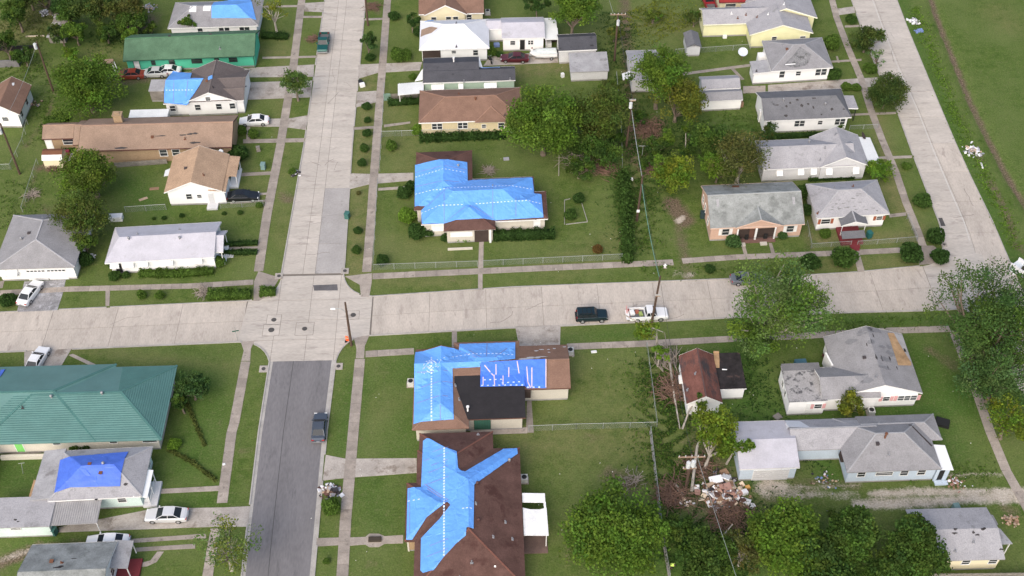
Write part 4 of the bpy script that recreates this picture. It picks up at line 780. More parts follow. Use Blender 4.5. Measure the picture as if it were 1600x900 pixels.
h = House('house', 'brown roofed white house at the far west edge beside the alley', 'house', (-79.31,153.82,2.9), -3)
h.block(0, 0, 5.6, 7.8, 2.9, 4.6, 'y', 'gg'); h.build(CW, RBR, None, fasc=TRIM); h.win(0, 'S', (-76.38,153.92,1.6), .9, .7); h.win(0, 'E', (-74.98,155.21,1.6), .9, 1.1); h.win(0, 'E', (-75.18,158.44,1.6), .9, 1.1)
spots(h, [(-75.93,159.89,3.5)], TRIM, .3, .5)

# --- teal metal-roofed building
h = House('house', 'large pale house with ribbed teal metal hip roof south of the road', 'house', (-61.96,88.05,2.9), 0.3)
LX = h.loc((-39.82,100.05,2.9))[0]; DY = 11.9
h.block(0, 0, LX, DY, 2.9, 5.1, 'x', 'hh', ov=.7, hip=5.6); h.block(-9, .12, LX-7.9, DY+.5, 2.9, 5.25, 'x', 'hh', ov=.7, hip=6.0); h.block(-10, -6, 1.5, 10, 2.9, 4.9, 'y', 'hh', ov=.7)
WARM = mat('wall_warm_white', (.60, .56, .49), var=.06); h.build(WARM, RTEAL, capm('teal', (.07, .17, .155)), capw=.3)
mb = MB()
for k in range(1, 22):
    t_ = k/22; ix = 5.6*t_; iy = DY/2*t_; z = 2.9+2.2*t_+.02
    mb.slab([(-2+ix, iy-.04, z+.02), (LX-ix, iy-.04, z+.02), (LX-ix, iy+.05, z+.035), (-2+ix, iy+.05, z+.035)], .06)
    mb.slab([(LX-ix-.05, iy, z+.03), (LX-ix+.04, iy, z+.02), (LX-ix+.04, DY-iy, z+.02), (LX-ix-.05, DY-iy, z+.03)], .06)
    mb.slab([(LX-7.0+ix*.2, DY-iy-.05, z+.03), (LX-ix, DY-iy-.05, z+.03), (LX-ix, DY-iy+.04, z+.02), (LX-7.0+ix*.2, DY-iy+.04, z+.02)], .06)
kind(h.part('roof_rib', mb, mat('teal_seam_shade_dirt', (.065, .16, .147), rough=.5)), 'stuff')  # ribs coloured darker than the roof: seam shadow and dirt painted in
h.vent((-53.83,93.52,5.1), 'turbine'); h.vent((-47.63,93.82,5), 'turbine'); h.vent((-57.2,92.36,4.4), 'pipe', VENTD)
for p, w_ in (((-52.95,88.71,1.9), .9), ((-46.03,88.9,1.9), .9), ((-41.58,88.97,1.9), 1.7)): h.win(0, 'S', p, w_, .8, 2.0)
h.door(0, 'S', (-57.64,88.93,1), .95, 2.0, GRN_D); h.tarp([(-61.97,97.6,3.4),(-62.15,99.64,3),(-61.68,99.73,3),(-61.62,97.93,3.5)], TARPD)
h.boxp('planter_wall', 2, -.3, 0, 11.4, .1, .6, WARM)

h = House('house', 'mint white house with deep blue tarp on its grey hip roof', 'house', (-51.59,79.62,2.9), 1.9)
h.block(0, 0, 10.9, 7.2, 2.9, 4.5, 'x', 'hh', ov=.45); h.build(CMINT, RGREYL, capm('pale', (.37, .365, .375)), fasc=TRIM)
h.block(-2.1, .25, .55, 7.4, 2.85, 3.1, 'E'); b_ = h.B[-1]; h.part('roof', MB().slab(b_['F'][0], .14), FELT); h.part('wall', MB().box(-1.7, .6, 0, .6, 7.0, 2.7), CMINT)
tp = h.tarp([(-50.87,80.49,3.3),(-51.36,85.29,3.4),(-43.29,86.07,3.3),(-43.28,81.07,3.7),(-49.05,81.04,3.6)], TARPD)
h.vent((-47.14,83.63,4.5), 'box', RUST); h.vent((-45.68,82.54,4.3), 'box', RUST); h.vent((-45.49,83.56,4.4), 'turbine', VENTM); spots(h, [(-42.64,81.28,3.1),(-45.94,79.69,2.95),(-49.68,81.17,3.3)], rx=.25)
h.win(0, 'S', (-43.33,80.33,1.6), .95, .9); h.win(0, 'E', (-40.46,85.53,1.7), .9, 1.2)
h.part('porch_awning', MB().slab([(9.9, .0, 2.95), (11.5, .0, 2.6), (11.5, 3.9, 2.6), (9.9, 3.9, 2.95)], .08), WHITE); h.boxp('porch_floor', 10.45, .3, 0, 12.1, 3.8, .4, CGREY)
for yy in (.35, 2, 3.7): h.boxp('porch_post', 11.35, yy, .4, 11.43, yy+.08, 2.55, TRIM)
h.boxp('porch_rail', 11.36, .4, 1.15, 11.42, 3.7, 1.22, TRIM); h.part('porch_chair', MB().box(10.6, .7, .75, 11.1, 1.2, .8).box(10.6, 1.15, .8, 11.1, 1.2, 1.3).box(10.6, .7, .4, 10.66, .76, .75).box(11.04, .7, .4, 11.1, .76, .75), TRIM)
h.part('bare_rafter', MB().box(-2.3, .5, 2.55, -2.05, 3.2, 2.75).box(-2.5, .4, 2.4, -2.35, 3.4, 2.55), PLY)
x, y = h.loc((-51.66,79.67,2.7)); h.part('carport_roof', MB().slab([(x+.1, y-3.1, 2.35), (x+6.3, y-3.1, 2.35), (x+6.3, y+.2, 2.65), (x+.1, y+.2, 2.65)], .08), TING)
ribs(h, x+.1, y-3.1, x+6.3, y+.2, lambda a, c: 2.35+(c-y+3.1)/3.3*.3, 24, 'y', TING, w=.08, h=.05)
for px_ in (x+.3, x+6.1): h.boxp('carport_post', px_, y-2.95, 0, px_+.08, y-2.87, 2.3, TRIM)

h = House('outbuilding', 'flat grey roofed mint outbuilding behind the carport', 'outbuilding', (-59.18,76.31,2.7), .5)
x, y = h.loc((-50.69,76.23,2.7)); h.block(0, 0, x, 4.0, 2.55, 2.8, 'N', ov=.25); h.build(CMINT, RGREYL); h.win(0, 'S', (-54.78,76.47,1.7), 1.1, .35, 1.9); spots(h, [(-54.81,77.37,2.6),(-54.45,77.1,2.6)], rx=.2)

h = House('house', 'weathered mossy grey gable roofed white house with red porch floor', 'house', (-51.88,69.36,2.9), 1.0)
h.block(0, -4.6, 9.6, 4.4, 2.9, 4.6, 'x', 'gg'); h.build(CW, RMOSS, None, fasc=TRIM); h.vent((-48.66,70.77,4.3), 'box', RUST); h.vent((-47.47,70.49,4.3), 'pipe', RUST)
h.part('porch_roof', MB().slab([(9.2, 1.0, 2.9), (11.3, 1.0, 2.6), (11.3, 4.6, 2.6), (9.2, 4.6, 2.9)], .1), FELT); h.boxp('porch_floor', 9.4, -2, 0, 12.0, 3.6, .35, REDP); h.win(0, 'E', (-41.96,70.79,1.6), .9, 1.2)
h.boxp('porch_post', 11.1, 1.1, .35, 11.2, 1.2, 2.55, TRIM); h.boxp('porch_post', 11.1, 4.3, .35, 11.2, 4.4, 2.55, TRIM); spots(h, [(-47.68,69.82,4.5),(-46.37,71.21,4),(-47.36,69.97,4.5)], rx=.5)

# --- block between the streets, north to south
h = House('house', 'cream gabled house with brown shingle roof at the top of the middle block', 'house', (-10.52,180.19,2.9), .9)
h.block(0, .3, 11.6, 9, 2.9, 4.5, 'x', 'gg'); h.block(1.0, 0, 8.6, 9.2, 2.9, 4.85, 'y', 'gg'); h.build(CCREAM, RBR, capm('brown', (.235, .145, .105)), fasc=TRIM)
for p in ((-7.88,181.31,1.6), (-5.25,181.44,1.6), (-3.99,181.61,1.6)): h.win(1, 'S', p, .85, 1.1)
h.win(0, 'S', (-1.59,181.75,1.6), .85, 1.1)

h = House('house', 'white house with white-coated hip roof, part of the coating peeled', 'house', (-10.16,169.64,2.9), 1.2)
h.block(0, 0, 12, 8.8, 2.9, 4.95, 'x', 'hh'); h.build(CW, RWHITE, capm('white', (.7, .7, .7)), fasc=TRIM)
h.patch([(-10.01,173.39,3.2),(-9.93,175.52,3.6),(-8.56,175.37,4.2),(-8,175.05,4.4),(-6.99,173.96,4.2),(-8.1,173.23,3.8),(-9.23,173.46,3.4)], RB); h.win(0, 'S', (-4.3,170.69,1.8), .7, .55, 2.0); h.win(0, 'S', (-0.55,170.73,1.7), .8, 1.0)
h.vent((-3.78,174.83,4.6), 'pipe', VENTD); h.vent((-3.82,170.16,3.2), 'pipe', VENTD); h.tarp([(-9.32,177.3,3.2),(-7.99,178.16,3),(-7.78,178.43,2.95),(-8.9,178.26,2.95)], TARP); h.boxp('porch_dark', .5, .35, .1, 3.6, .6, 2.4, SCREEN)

h = House('cottage', 'white cottage with pale grey roof and dark door facing the boat', 'house', (4.03,172.69,2.9), .6)
h.block(0, 0, 7.5, 6.3, 2.9, 4.0, 'x', 'gg', ov=.3); h.block(-2.6, 3.0, .6, 6.2, 2.8, 3.5, 'x', 'gg', ov=.3); h.build(CW, RLILAC, None, fasc=TRIM)
h.win(0, 'S', (5.93,173.2,1.6), .8, .8); h.win(0, 'S', (9.05,173.11,1.6), .85, .8, n=2); h.door(0, 'S', (7.62,173.45,1), .85, 2.0, BLACK)

h = House('shed', 'white open-sided shed between the cottage and the charcoal roofed shed', 'shed', (11.58,172.93,2.6), .5)
h.block(0, 0, 2.3, 3.0, 2.4, 2.7, 'N', ov=.15, rm=TIN, walls=False); h.block(0, 2.9, 2.2, 6.0, 2.65, 2.8, 'N', ov=.15, rm=TIN); h.build(CW, TIN); h.boxp('back_wall', .1, 2.6, 0, 2.2, 2.7, 2.4, SCREEN)
for q_ in ((.1, .1), (2.1, .1)): h.boxp('shed_post', q_[0], q_[1], 0, q_[0]+.08, q_[1]+.08, 2.35, TRIM)
h.boxp('stored_box', .3, 1, 0, 1.2, 2, .8, TRIM)

h = House('shed', 'white shed with charcoal gable roof at the end of the boat driveway', 'shed', (13.66,168.81,2.9), 3)
h.block(0, 0, 6.6, 4.9, 2.8, 3.9, 'x', 'gg', ov=.2, rake=.15); h.build(CGREY, RCHAR, None, fasc=TRIM)
h = House('shed', 'low grey flat roofed shed half under the olive tree', 'shed', (15.32,163.65,2.2), 2)
h.block(0, 0, 6.6, 5.0, 2.1, 2.5, 'N', ov=.2); h.build(CGREY, FELT)

h = House('house', 'sage green house with charcoal roof and white tin carport', 'house', (-9.31,160.13,2.9), 1.7)
h.block(0, 0, 15.3, 3.9, 2.9, 3.85, 'x', 'gg', ov=.3, rake=.2); h.block(-.02, .05, 9.3, 7.0, 2.93, 4.35, 'x', 'gg', ov=.3, rake=.2); h.build(CSAGE, RCHAR, None, fasc=TRIM)
for p, w_ in (((-6.93,160.72,1.9), 2.1), ((-3.1,160.79,1.9), .8), ((1.81,161.19,1.9), 2.1)): h.win(0, 'S', p, w_-.3, .9, 1.65); h.awning(0, 'S', p, w_, .75, 2.35)
h.vent((-4.2,164.14,4.3), 'stack'); h.vent((-2.54,160.38,3.1), 'pipe', VENTM); h.vent((5.1,160.74,3.2), 'pipe', VENTM); h.tarp([(0.15,163.38,2.95),(3.47,163.56,2.95),(3.48,163.84,3.2),(0.26,163.66,3.2)], TARP)
h.part('flashing', MB().slab([(9.3, 3.9, 3.1), (9.9, 3.9, 2.9), (9.45, 5.6, 3.5), (9.3, 5.9, 3.7)], .05), WHITE)
h.part('carport_roof', MB().slab([(-4.1, -2.3, 2.35), (.1, -2.0, 2.45), (.1, .9, 2.6), (-4.2, .6, 2.5)], .08), TIN); ribs(h, -4.1, -2.2, .0, .7, lambda a, c: 2.38+(c+2.2)*.055, 14, 'y', TIN, w=.07, h=.06)
h.part('porch_roof', MB().slab([(-1.4, .9, 2.7), (-.1, .95, 2.95), (.0, 3.6, 3.3), (-.25, 3.4, 3.2)], .06), TIN)
for q_ in ((-3.9, -2.0), (-3.9, .3)): h.boxp('carport_post', q_[0], q_[1], 0, q_[0]+.09, q_[1]+.09, 2.4, TRIM)

h = House('house', 'buff house with brown hip roof beside the big bright green tree', 'house', (-9.8,149.61,2.9), 1.6)
h.block(0, 0, 16.6, 8.5, 2.9, 4.65, 'x', 'hh'); h.block(9.0, -.35, 14.2, 5, 2.93, 3.95, 'y', 'hg'); h.build(CTAN, RBR, capm('rust', (.265, .16, .115)), fasc=TRIM)
for p, w_, n_ in (((-6.91,149.88,1.6), 1.6, 2), ((-2.81,150.09,1.6), 1.5, 2), ((0.58,150.4,1.8), .6, 1), ((3.35,150.42,1.6), .9, 1), ((5.01,150.74,1.7), .9, 1)): h.win(0 if p[0] < 0 else 1, 'S', p, w_, 1.1 if w_ > .7 else .65, n=n_)
h.vent((-3.35,155.26,4.2), 'pipe', RUST); h.vent((-0.67,153.46,4.6), 'turbine', RUST); h.vent((3.98,150.86,3.3), 'pipe', VENTD)

# --- house wrapped in light blue tarps, fenced corner lot
h = House('house', 'beige L-shaped house with light blue tarps over nearly all its roof, fenced corner lot', 'house', (-9.99,125.76,2.9), 2.0)
ox, oy = h.O[0], h.O[1]
h.block(0, 3.3, 8.65, 16.5, 2.9, 4.5, 'y', 'hh'); h.block(1.1, .1, 17.9, 9.7, 2.9, 4.75, 'x', 'hh'); h.block(9.5, .16, 19.6, 6.2, 2.92, 4.0, 'x', 'hh'); h.block(4.4, -1.5, 11.9, 5.2, 2.9, 4.2, 'y', 'hh')
h.build(CBEIGE, RMAR, capm('maroon', (.13, .065, .052)), fasc=TRIM)
t1 = h.tarp([(-10.09,139.18,2.95),(-6.66,138.81,4.2),(-4.72,138.75,4.2),(-2.11,139.27,3.2),(-2.04,134.8,3.2),(-1.37,135.22,2.95),(7.73,135.56,2.95),(7.85,131.71,3),(8.88,131.53,3.2),(8.94,126.77,3),(1.73,126.38,3.1),(-0.03,126.2,3.5),(-3.75,126.03,3.5),(-5.44,125.94,3),(-8.78,125.95,2.95),(-8.93,128.82,3.1),(-8.28,129.56,3.3),(-9.9,129.71,2.95)])
for ln in ([(-9.97,136.28,3),(-5.95,136.25,4.45),(-2.23,136.74,3)], [(-9.87,132.35,3),(-5.71,132.04,4.5),(-3.08,132.25,4),(4.53,132.45,4.2),(7.81,132.94,3)], [(-8.91,128.15,3.2),(-6.37,128.69,3.6),(-1.96,128.78,4.1),(6.89,129.41,3.5),(8.88,129.42,3)]): h.dashes(ln, t1)
for ln in ([(-10,137.32,3),(-5.96,137.05,4.4),(-2.22,137.41,3)], [(-9.91,134.08,3),(-5.92,133.55,4.5),(-2.24,134.45,3)], [(-5.44,126.07,3),(-1.96,128.64,4.1),(1.74,126.59,3.1)], [(-5.53,126.08,3),(-5.52,131.22,4.4)], [(1.55,126.7,3),(1.67,132.05,4.5)], [(4.92,126.88,3),(5.02,129.96,4)], [(-7.99,129.41,3.3),(-1.66,135.17,3)]): h.lath(ln, t1, w=.06)
h.vent((-3.46,137.76,4), 'turbine', VENTM); h.vent((1.68,132.45,4.4), 'pipe', VENTM)
h.win(1, 'S', (-6.52,126.13,1.7), 1.7, 1.2, glass=TRIM); h.win(3, 'S', (-3.06,124.84,1.8), 3.1, .8, 1.75, glass=TRIM); h.win(2, 'S', (4.82,126.64,1.7), .9, 1.2, glass=TRIM); h.win(2, 'S', (8.03,126.82,1.7), .9, 1.2, glass=TRIM)
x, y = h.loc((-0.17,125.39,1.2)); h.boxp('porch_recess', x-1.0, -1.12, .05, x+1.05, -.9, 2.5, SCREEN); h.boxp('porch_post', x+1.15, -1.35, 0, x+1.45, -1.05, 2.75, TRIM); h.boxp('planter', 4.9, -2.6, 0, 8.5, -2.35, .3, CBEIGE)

# --- house with tarps, black rear roof
h = House('house', 'beige house with two blue tarps and a black flat rear roof at the crossroads', 'house', (-9.16,88.75,2.9), 0.8)
h.block(0, 0, 7.0, 12.6, 2.9, 4.2, 'y', 'hg', hip=3.0); h.block(.1, 5.8, 20, 13.1, 2.93, 4.3, 'x', 'gg'); h.block(5.1, 6.2, 13.7, 14.1, 2.9, 4.25, 'x', 'hh', hip=3.0); h.block(5.2, 1.3, 14.1, 8.2, 2.95, 3.72, 'N', rm=RBLK, t=.2)
h.build(CBEIGE, RBR, capm('brown', (.235, .145, .105)), fasc=BROWNT)
t1 = h.tarp([(-9.08,101.09,2.95),(-3.9,101.25,3.1),(-3.39,101.15,3.2),(-3.31,102.48,2.95),(4.02,102.56,3),(3.89,98.83,4),(-0.57,98.17,4.3),(-0.67,97.65,3.9),(-4.19,97.54,3.9),(-4.03,89.88,3.3),(-9.01,89.6,3.2)])
h.dashes([(-6.91,99.73,4.2),(-6.76,89.49,3.9)], t1, .45, .24, .2); h.dashes([(-5.34,99.25,4.2),(-2.71,100,4),(3.92,99.81,4)], t1)
for ln in ([(-3.31,101.04,3.2),(-0.24,98.27,4.3)], [(-2.13,100.97,3.5),(-0.07,98.58,4.3)], [(0.91,98.64,4.2),(2.88,101.08,3.2)], [(-8.72,97.08,3.2),(-4.77,97.17,3.6)], [(-8.69,92.71,3.2),(-4.75,93.09,3.6)], [(-8.67,95.08,3.2),(-4.12,95.44,3.5)], [(-5.69,91.94,3.8),(-5.68,89.79,3.6)], [(0.31,102.55,3),(0.18,98.77,4.2)]): h.lath(ln, t1)
t2 = h.tarp([(-0.57,98.17,4.3),(7.75,98.5,4.2),(7.71,94.81,2.95),(-0.68,94.84,2.95)], mat('mid_blue_tarp', (.07, .19, .72), var=.12, scale=2, rough=.45, bump=.9, bscale=1.5), .15)
for ln in ([(-0.09,97.79,4.1),(1.11,96.34,3.5)], [(1.39,97.87,4.2),(1.36,96.54,3.5)], [(3.02,97.46,4),(2.98,96.16,3.4)], [(4.11,98.23,4.2),(4.31,96.67,3.5)], [(5.32,97.5,4),(5.41,95.41,3.2)], [(5.97,97.38,4),(5.88,94.93,3)], [(-0.28,96.25,3.4),(-0.31,95,3)], [(1.11,96.55,3.5),(1.15,94.85,3)], [(5.34,95.72,3.2),(5.71,94.83,3)], [(2.25,96.39,3.4),(2.22,95.03,3)], [(7.83,98.44,4.2),(7.67,94.88,3)]): h.lath(ln, t2, .13, PINKLATH, .19)
for ln in ([(-0.55,94.96,3),(7.43,94.88,3)], [(-0.21,95.8,3.3),(2.57,95.83,3.3)], [(2.06,95.29,3.2),(4.84,95.42,3.2)]): h.dashes(ln, t2, .7, .24, .12, off=.21)
mb = MB()
for _ in range(46):
    q_ = h.loc((-6.97,98.01,4.2)); a_ = rnd.uniform(0, 6.28); r_ = rnd.uniform(.15, 1.25); xx, yy = q_[0]+r_*math.cos(a_)*1.1, q_[1]+r_*math.sin(a_)*.8+(r_*math.cos(a_))*.45; mb.obox((xx, yy, h.H(xx, yy)+.15), (.24, .07, .05), a_+1.5)
kind(h.part('sandbag', mb, BATTEN), 'stuff')
h.vent((-2.28,91.38,3.1), 'stack'); h.vent((-3.87,95.11,3.5), 'pipe', VENTM); h.vent((-3.39,92.99,3.3), 'pipe', VENTM); spots(h, [(6.71,100.78,3.3),(7.4,101.06,3.2),(8.32,101.04,3.2),(9.08,101.24,3.2),(8.36,100.31,3.4),(10.46,101.59,3)], mat('bare_grey', (.45, .45, .46), var=.1), .3, .13)
spots(h, [(5.12,98.8,4),(5.96,99.1,4),(6.79,99.08,4),(7.46,99.25,3.9)], mat('bare_grey', (.45, .45, .46)), .9, .18)
h.boxp('shutter_door', 11.4-5.2+3.4-2.0, 1.62, .4, 11.4-5.2+3.4+.1, 1.7, 2.5, GREENT)
for k in range(6): h.boxp('pane', 7.7+.33*k, 1.58, .7, 7.95+.33*k, 1.64, 2.3, mat('green_glass', (.05, .13, .10), rough=.2))
h.boxp('gutter_end', 14.0, 5.6, 1.4, 14.9, 6.2, 2.9, SCREEN)

# --- big maroon roof with blue tarps
h = House('house', 'large house with maroon brown roof and branching light blue tarps', 'house', (-8.47,68.48,2.9), 0.3)
O_ = h.O; X = lambda v: v-O_[0]; Y = lambda v: v-O_[1]
h.block(X(-8.45), Y(66.6), X(4.0), Y(85.65), 2.9, 5.3, 'y', 'hh'); h.block(X(-8.25), Y(74), X(.78), Y(88.2), 2.9, 4.62, 'y', 'hh'); h.block(X(-9.6), Y(73), X(-1.0), Y(80.95), 2.86, 4.4, 'x', 'hh')
h.build(CBRICK, RMAR, capm('maroon2', (.17, .075, .055)), fasc=BROWNT)
t1 = h.tarp([(-7.77,86.83,3.2),(-7.37,87.1,3.4),(-6.97,86.99,3.6),(-5.13,85.18,4.55),(-3.63,84.21,4.4),(-3.45,81.77,3.9),(-2.99,81.23,4),(-2.61,81.08,4.2),(2.04,85.46,3.1),(3.68,85.53,2.95),(3.73,84.69,3.05),(-1.55,78.97,5.25),(-1.68,73,5.25),(-2.48,73.1,5),(-2.56,72.16,4.9),(-3.58,71.4,4.3),(-5.1,69.93,3.7),(-6.18,68.64,3.2),(-7.39,68.57,3.1),(-7.69,68.96,3),(-7.71,73.1,3.1),(-5.58,75.08,3.9),(-4.32,76.62,4.4),(-4.69,77.16,4.4),(-7.07,75.47,3.5),(-8.74,73.09,2.9),(-9.4,73.11,2.9),(-9.46,80.09,2.9),(-7.86,79.99,3.1)])
h.dashes([(-5.13,85.03,4.5),(-5.03,69.92,3.7)], t1, .4, .22, .2); h.dashes([(-9.4,78.26,2.95),(-7.59,78.13,3.2)], t1); h.dashes([(-2.98,75.73,4.9),(-1.66,75.58,5.2)], t1)
for ya in (705, 716, 727, 738, 757, 855, 870): h.lath([(-7.6+.3*(ya % 4), 67.9+(900-ya)*.0862, 0), (-4.6, 68.3+(900-ya)*.0862, 0)], t1, .05)
h.lath([(-7.63,80.19,3.2),(-4.76,77.18,4.5)], t1); h.lath([(-7.48,80.39,3.3),(-4.62,77.35,4.5)], t1); h.lath([(-9.22,79.96,2.95),(-9.03,73.23,2.95)], t1, .05)
h.tarp([(0.54,68.95,3.7),(0.75,68.94,3.7),(0.75,68.78,3.7),(0.53,68.79,3.7)], WHITE)
for p in ((-1.18,79.15,5.1), (-1.09,74.16,5)): h.vent(p, 'turbine', mat('vent_maroon', (.09, .045, .04)))
for p in ((-1.43,76.41,5.25), (-1.94,69.37,4.6), (-3.3,67.84,4), (-1.04,87.55,3.4)): h.vent(p, 'pipe', VENTM)
h.vent((2.68,83.38,3.6), 'turbine', VENTM); h.vent((1.91,74.63,4), 'pipe', VENTM); h.vent((2.65,72.55,3.5), 'pipe', VENTM); h.vent((0.47,72.38,4.4), 'pipe', VENTM)
PAN = mat('white_patio_panel', (.78, .78, .77), rough=.5)
x0_, x1_ = X(4.0)+.05, X(4.0)+2.75
h.part('patio_cover', MB().slab([(x0_, Y(77.9), 2.7), (x1_, Y(77.9), 2.5), (x1_, Y(79.2), 2.5), (x0_, Y(79.2), 2.7)], .06), PAN)
h.part('patio_cover', MB().slab([(x0_, Y(73.4), 2.7), (x1_+.15, Y(73.4), 2.5), (x1_+.1, Y(77.2), 2.5), (x1_-.7, Y(76.95), 2.55), (x0_+.9, Y(76.95), 2.62), (x0_, Y(77.15), 2.7)], .06), PAN)
h.part('patio_cover', MB().slab([(x1_-.2, Y(77.1), 2.51), (x1_+.05, Y(77.1), 2.5), (x1_+.05, Y(78.0), 2.5), (x1_-.2, Y(78.0), 2.51)], .05), PAN)
h.part('patio_floor', MB().box(x0_, Y(72.6), 0, x1_+.1, Y(75.4), .15), mat('old_deck', (.15, .10, .085), var=.3))
for yy in (73.5, 79.1): h.boxp('patio_post', x1_-.15, Y(yy)-.05, 0, x1_-.05, Y(yy)+.05, 2.48, TRIM)
for yy in (73.4, 80.4): h.boxp('porch_post', X(-9.4), Y(yy), 0, X(-9.2), Y(yy)+.2, 2.7, CBEIGE)

# --- east: houses facing the far street
h = House('house', 'pale yellow house with several grey gables near the far street', 'house', (39.52,175.94,2.9), 1.8)
h.block(0, 0, 14.5, 5.2, 2.9, 4.3, 'x', 'gg'); h.block(7.6, -3.6, 18.8, 6, 2.9, 4.7, 'y', 'gg'); h.block(8.6, .9, 20.5, 12, 2.95, 5.1, 'y', 'gg', rake=.5); h.build(CYEL, RGREYL, None, fasc=mat('pale_yellow_trim', (.78, .77, .62)))
h.win(1, 'S', (51.64,173.73,1.6), .8, .9); h.win(1, 'S', (56.7,174.18,1.6), .9, .7)
for p, m_ in (((44.64,177.85,4), TRIM), ((45.69,177.07,3.7), RUST), ((47.2,177.63,4.1), RUST), ((49.11,177.02,4.2), RUST), ((50.96,176.95,4.6), TRIM), ((53.94,178.64,4.9), TRIM)): h.vent(p, 'pipe', m_)
h = House('house', 'red roofed cream house at the very top, only its eave in view', 'house', (43.42,182.98,2.9), 1)
h.block(0, 0, 9, 7, 2.9, 4.5, 'x', 'gg'); h.build(CCREAM, shingle('red', (.25, .03, .03)), None, fasc=REDP); h.win(0, 'S', (45.65,184.23,1.6), 1.8, 1); h.win(0, 'S', (49.21,184.55,1.6), 1.8, 1)

h = House('house', 'white house with grey hip roof, worn diamond patch and small rear wing', 'house', (48.92,161.95,2.9), 4.0)
h.block(0, 0, 10.6, 8.8, 2.9, 4.85, 'x', 'hh'); h.block(-3.0, .15, 1, 3.6, 2.5, 2.75, 'E', ov=.25, rm=FELT); h.build(CW, RGREY, capm('grey', (.31, .31, .32)), fasc=TRIM)
for p, w_, h_ in (((51.02,162.79,1.6), .85, 1.3), ((53.83,163.31,1.7), .8, .8), ((57.24,163.36,1.6), .85, 1.25), ((58.25,163.51,1.6), .85, 1.25)): h.win(0, 'S', p, w_, h_, 1.8)
h.patch([(51.19,163.01,3.4),(53.08,164.86,4),(54.31,166.24,4.7),(56.14,164.96,4),(55.21,163.08,3.4),(52.96,162.55,3.3)], shingle('worn_dark', (.20, .20, .205), var=.3, fine=.35, dark=(.10, .10, .10), dthr=.55, dscale=1.5)); h.patch([(51.41,163,3.4),(53.16,163.14,3.4),(53.17,163.27,3.5),(51.41,163.13,3.5)], WHITE, .06)
h.vent((52.12,166.07,4.6), 'box', RUST); h.vent((51.88,167.49,4.4), 'pipe', VENTM); h.vent((46.57,162.43,2.6), 'pipe', VENTD); h.boxp('water_heater_box', -1.1, 5.2, 0, .5, 6.3, 2.3, CW)

for nm, lab, O_, w_, d_, m_, ax_ in (('shed', 'white shed with grey roof, northern of the touching pair behind the dark roofed house', (36.8,158.11,2.3), 6.5, 3.5, RGREYL, 'x'), ('shed', 'white shed with dull grey roof, southern of the touching pair behind the dark roofed house', (36.12,154.83,2.3), 7.0, 2.9, RGREY, 'x')):
    h = House(nm, lab, 'shed', O_, 3, 'pair of touching sheds'); h.block(0, 0, w_, d_, 2.2, 2.9, ax_, 'gg', ov=.2, rake=.15); h.build(CW, m_, None, fasc=TRIM)
h = House('shed', 'small dark grey roofed shed beside the pale yellow house', 'shed', (35.91,170.37,2.2), 1); h.block(0, 0, 2.6, 4.4, 2.1, 2.7, 'y', 'gg', ov=.15); h.build(CGREY, RDK)
h = House('garage', 'pale grey garage half hidden by the tall tree by the alley', 'garage', (25.22,160.31,2.6), 1); h.block(0, 0, 7.2, 8.6, 2.6, 3.6, 'x', 'gg', ov=.2); h.build(CGREY, RGREYL, None, fasc=TRIM); h.part('lean_to_roof', MB().slab([(-1.2, 1.2, 1.9), (.1, 1.2, 2.3), (.1, 3.2, 2.3), (-1.2, 3.0, 1.9)], .06), TIN)

h = House('house', 'white house with spotted dark grey roof west of the clipped cone tree', 'house', (45.32,148.6,2.9), 2.4)
h.block(0, 0, 14.2, 7.6, 2.9, 4.5, 'x', 'gh', hip=2.0); h.block(13.2, 2.4, 15.9, 5.8, 2.75, 2.95, 'W', ov=.1, rm=RGREYL, walls=False); h.build(CW, RDK, None, fasc=TRIM)
for p, w_, n_ in (((51.34,149.27,1.6), 1.6, 2), ((54.7,149.54,1.7), .7, 1), ((57.95,149.58,1.6), 1.6, 2)): h.win(0, 'S', p, w_, 1.1 if n_ > 1 else .7, 1.75, n=n_)
h.vent((48.82,152.01,4.3), 'turbine', VENTM); h.vent((55.52,151.28,4.2), 'turbine', VENTM); spots(h, [(47.69,151.26,4),(49.2,151.05,4),(49.9,151.61,4.2),(51.7,151.15,4),(52.8,151.45,4),(53.54,150.86,3.8),(48.91,149.47,3.3),(56.51,150.54,3.6),(51.11,152.15,4.4),(53.86,152.42,4.4),(54.72,149.64,3.3),(58.44,150.54,3.3)], rx=.28, ry=.2)
for yy in (2.6, 5.5): h.boxp('porch_post', 15.6, yy, 0, 15.7, yy+.1, 2.7, BLACK)
h.boxp('side_door', -.02, 3.0, .3, .2, 3.9, 2.3, TRIM)

h = House('house', 'light grey house with grey cross-gable roof and row of small white awnings', 'house', (42.98,136.72,2.9), 2.2)
h.block(0, 0, 14.5, 6.9, 2.9, 4.5, 'x', 'gg'); h.block(8.7, -.1, 16.5, 7.3, 2.9, 4.75, 'y', 'gg'); h.build(CGREY, RLILAC if False else RGREYL, None, fasc=TRIM)
h.part('porch_roof', MB().slab([(16.0, .1, 2.9), (18.6, .5, 2.6), (18.4, 6.9, 2.6), (15.9, 6.9, 2.95)], .1), TIN); h.vent((50.96,141.87,4.3), 'turbine', VENTM); h.vent((55.22,142.76,4.5), 'pipe'); h.vent((52.92,140,4), 'pipe', VENTM); h.vent((51.94,138.15,3.4), 'pipe', VENTM)
for p in ((45.76,137.1,2), (49.06,137.31,2), (51.06,137.41,2), (53.42,137.8,2), (57.6,137.83,2)): bi = 1 if p[0] > h.O[0]+9 else 0; h.win(bi, 'S', p, .7, .9, 1.7); h.awning(bi, 'S', p, .95, .65, 2.4, drop=.75)
spots(h, [(60.3,144.42,2.8)], SCREEN, .3, 1.0)
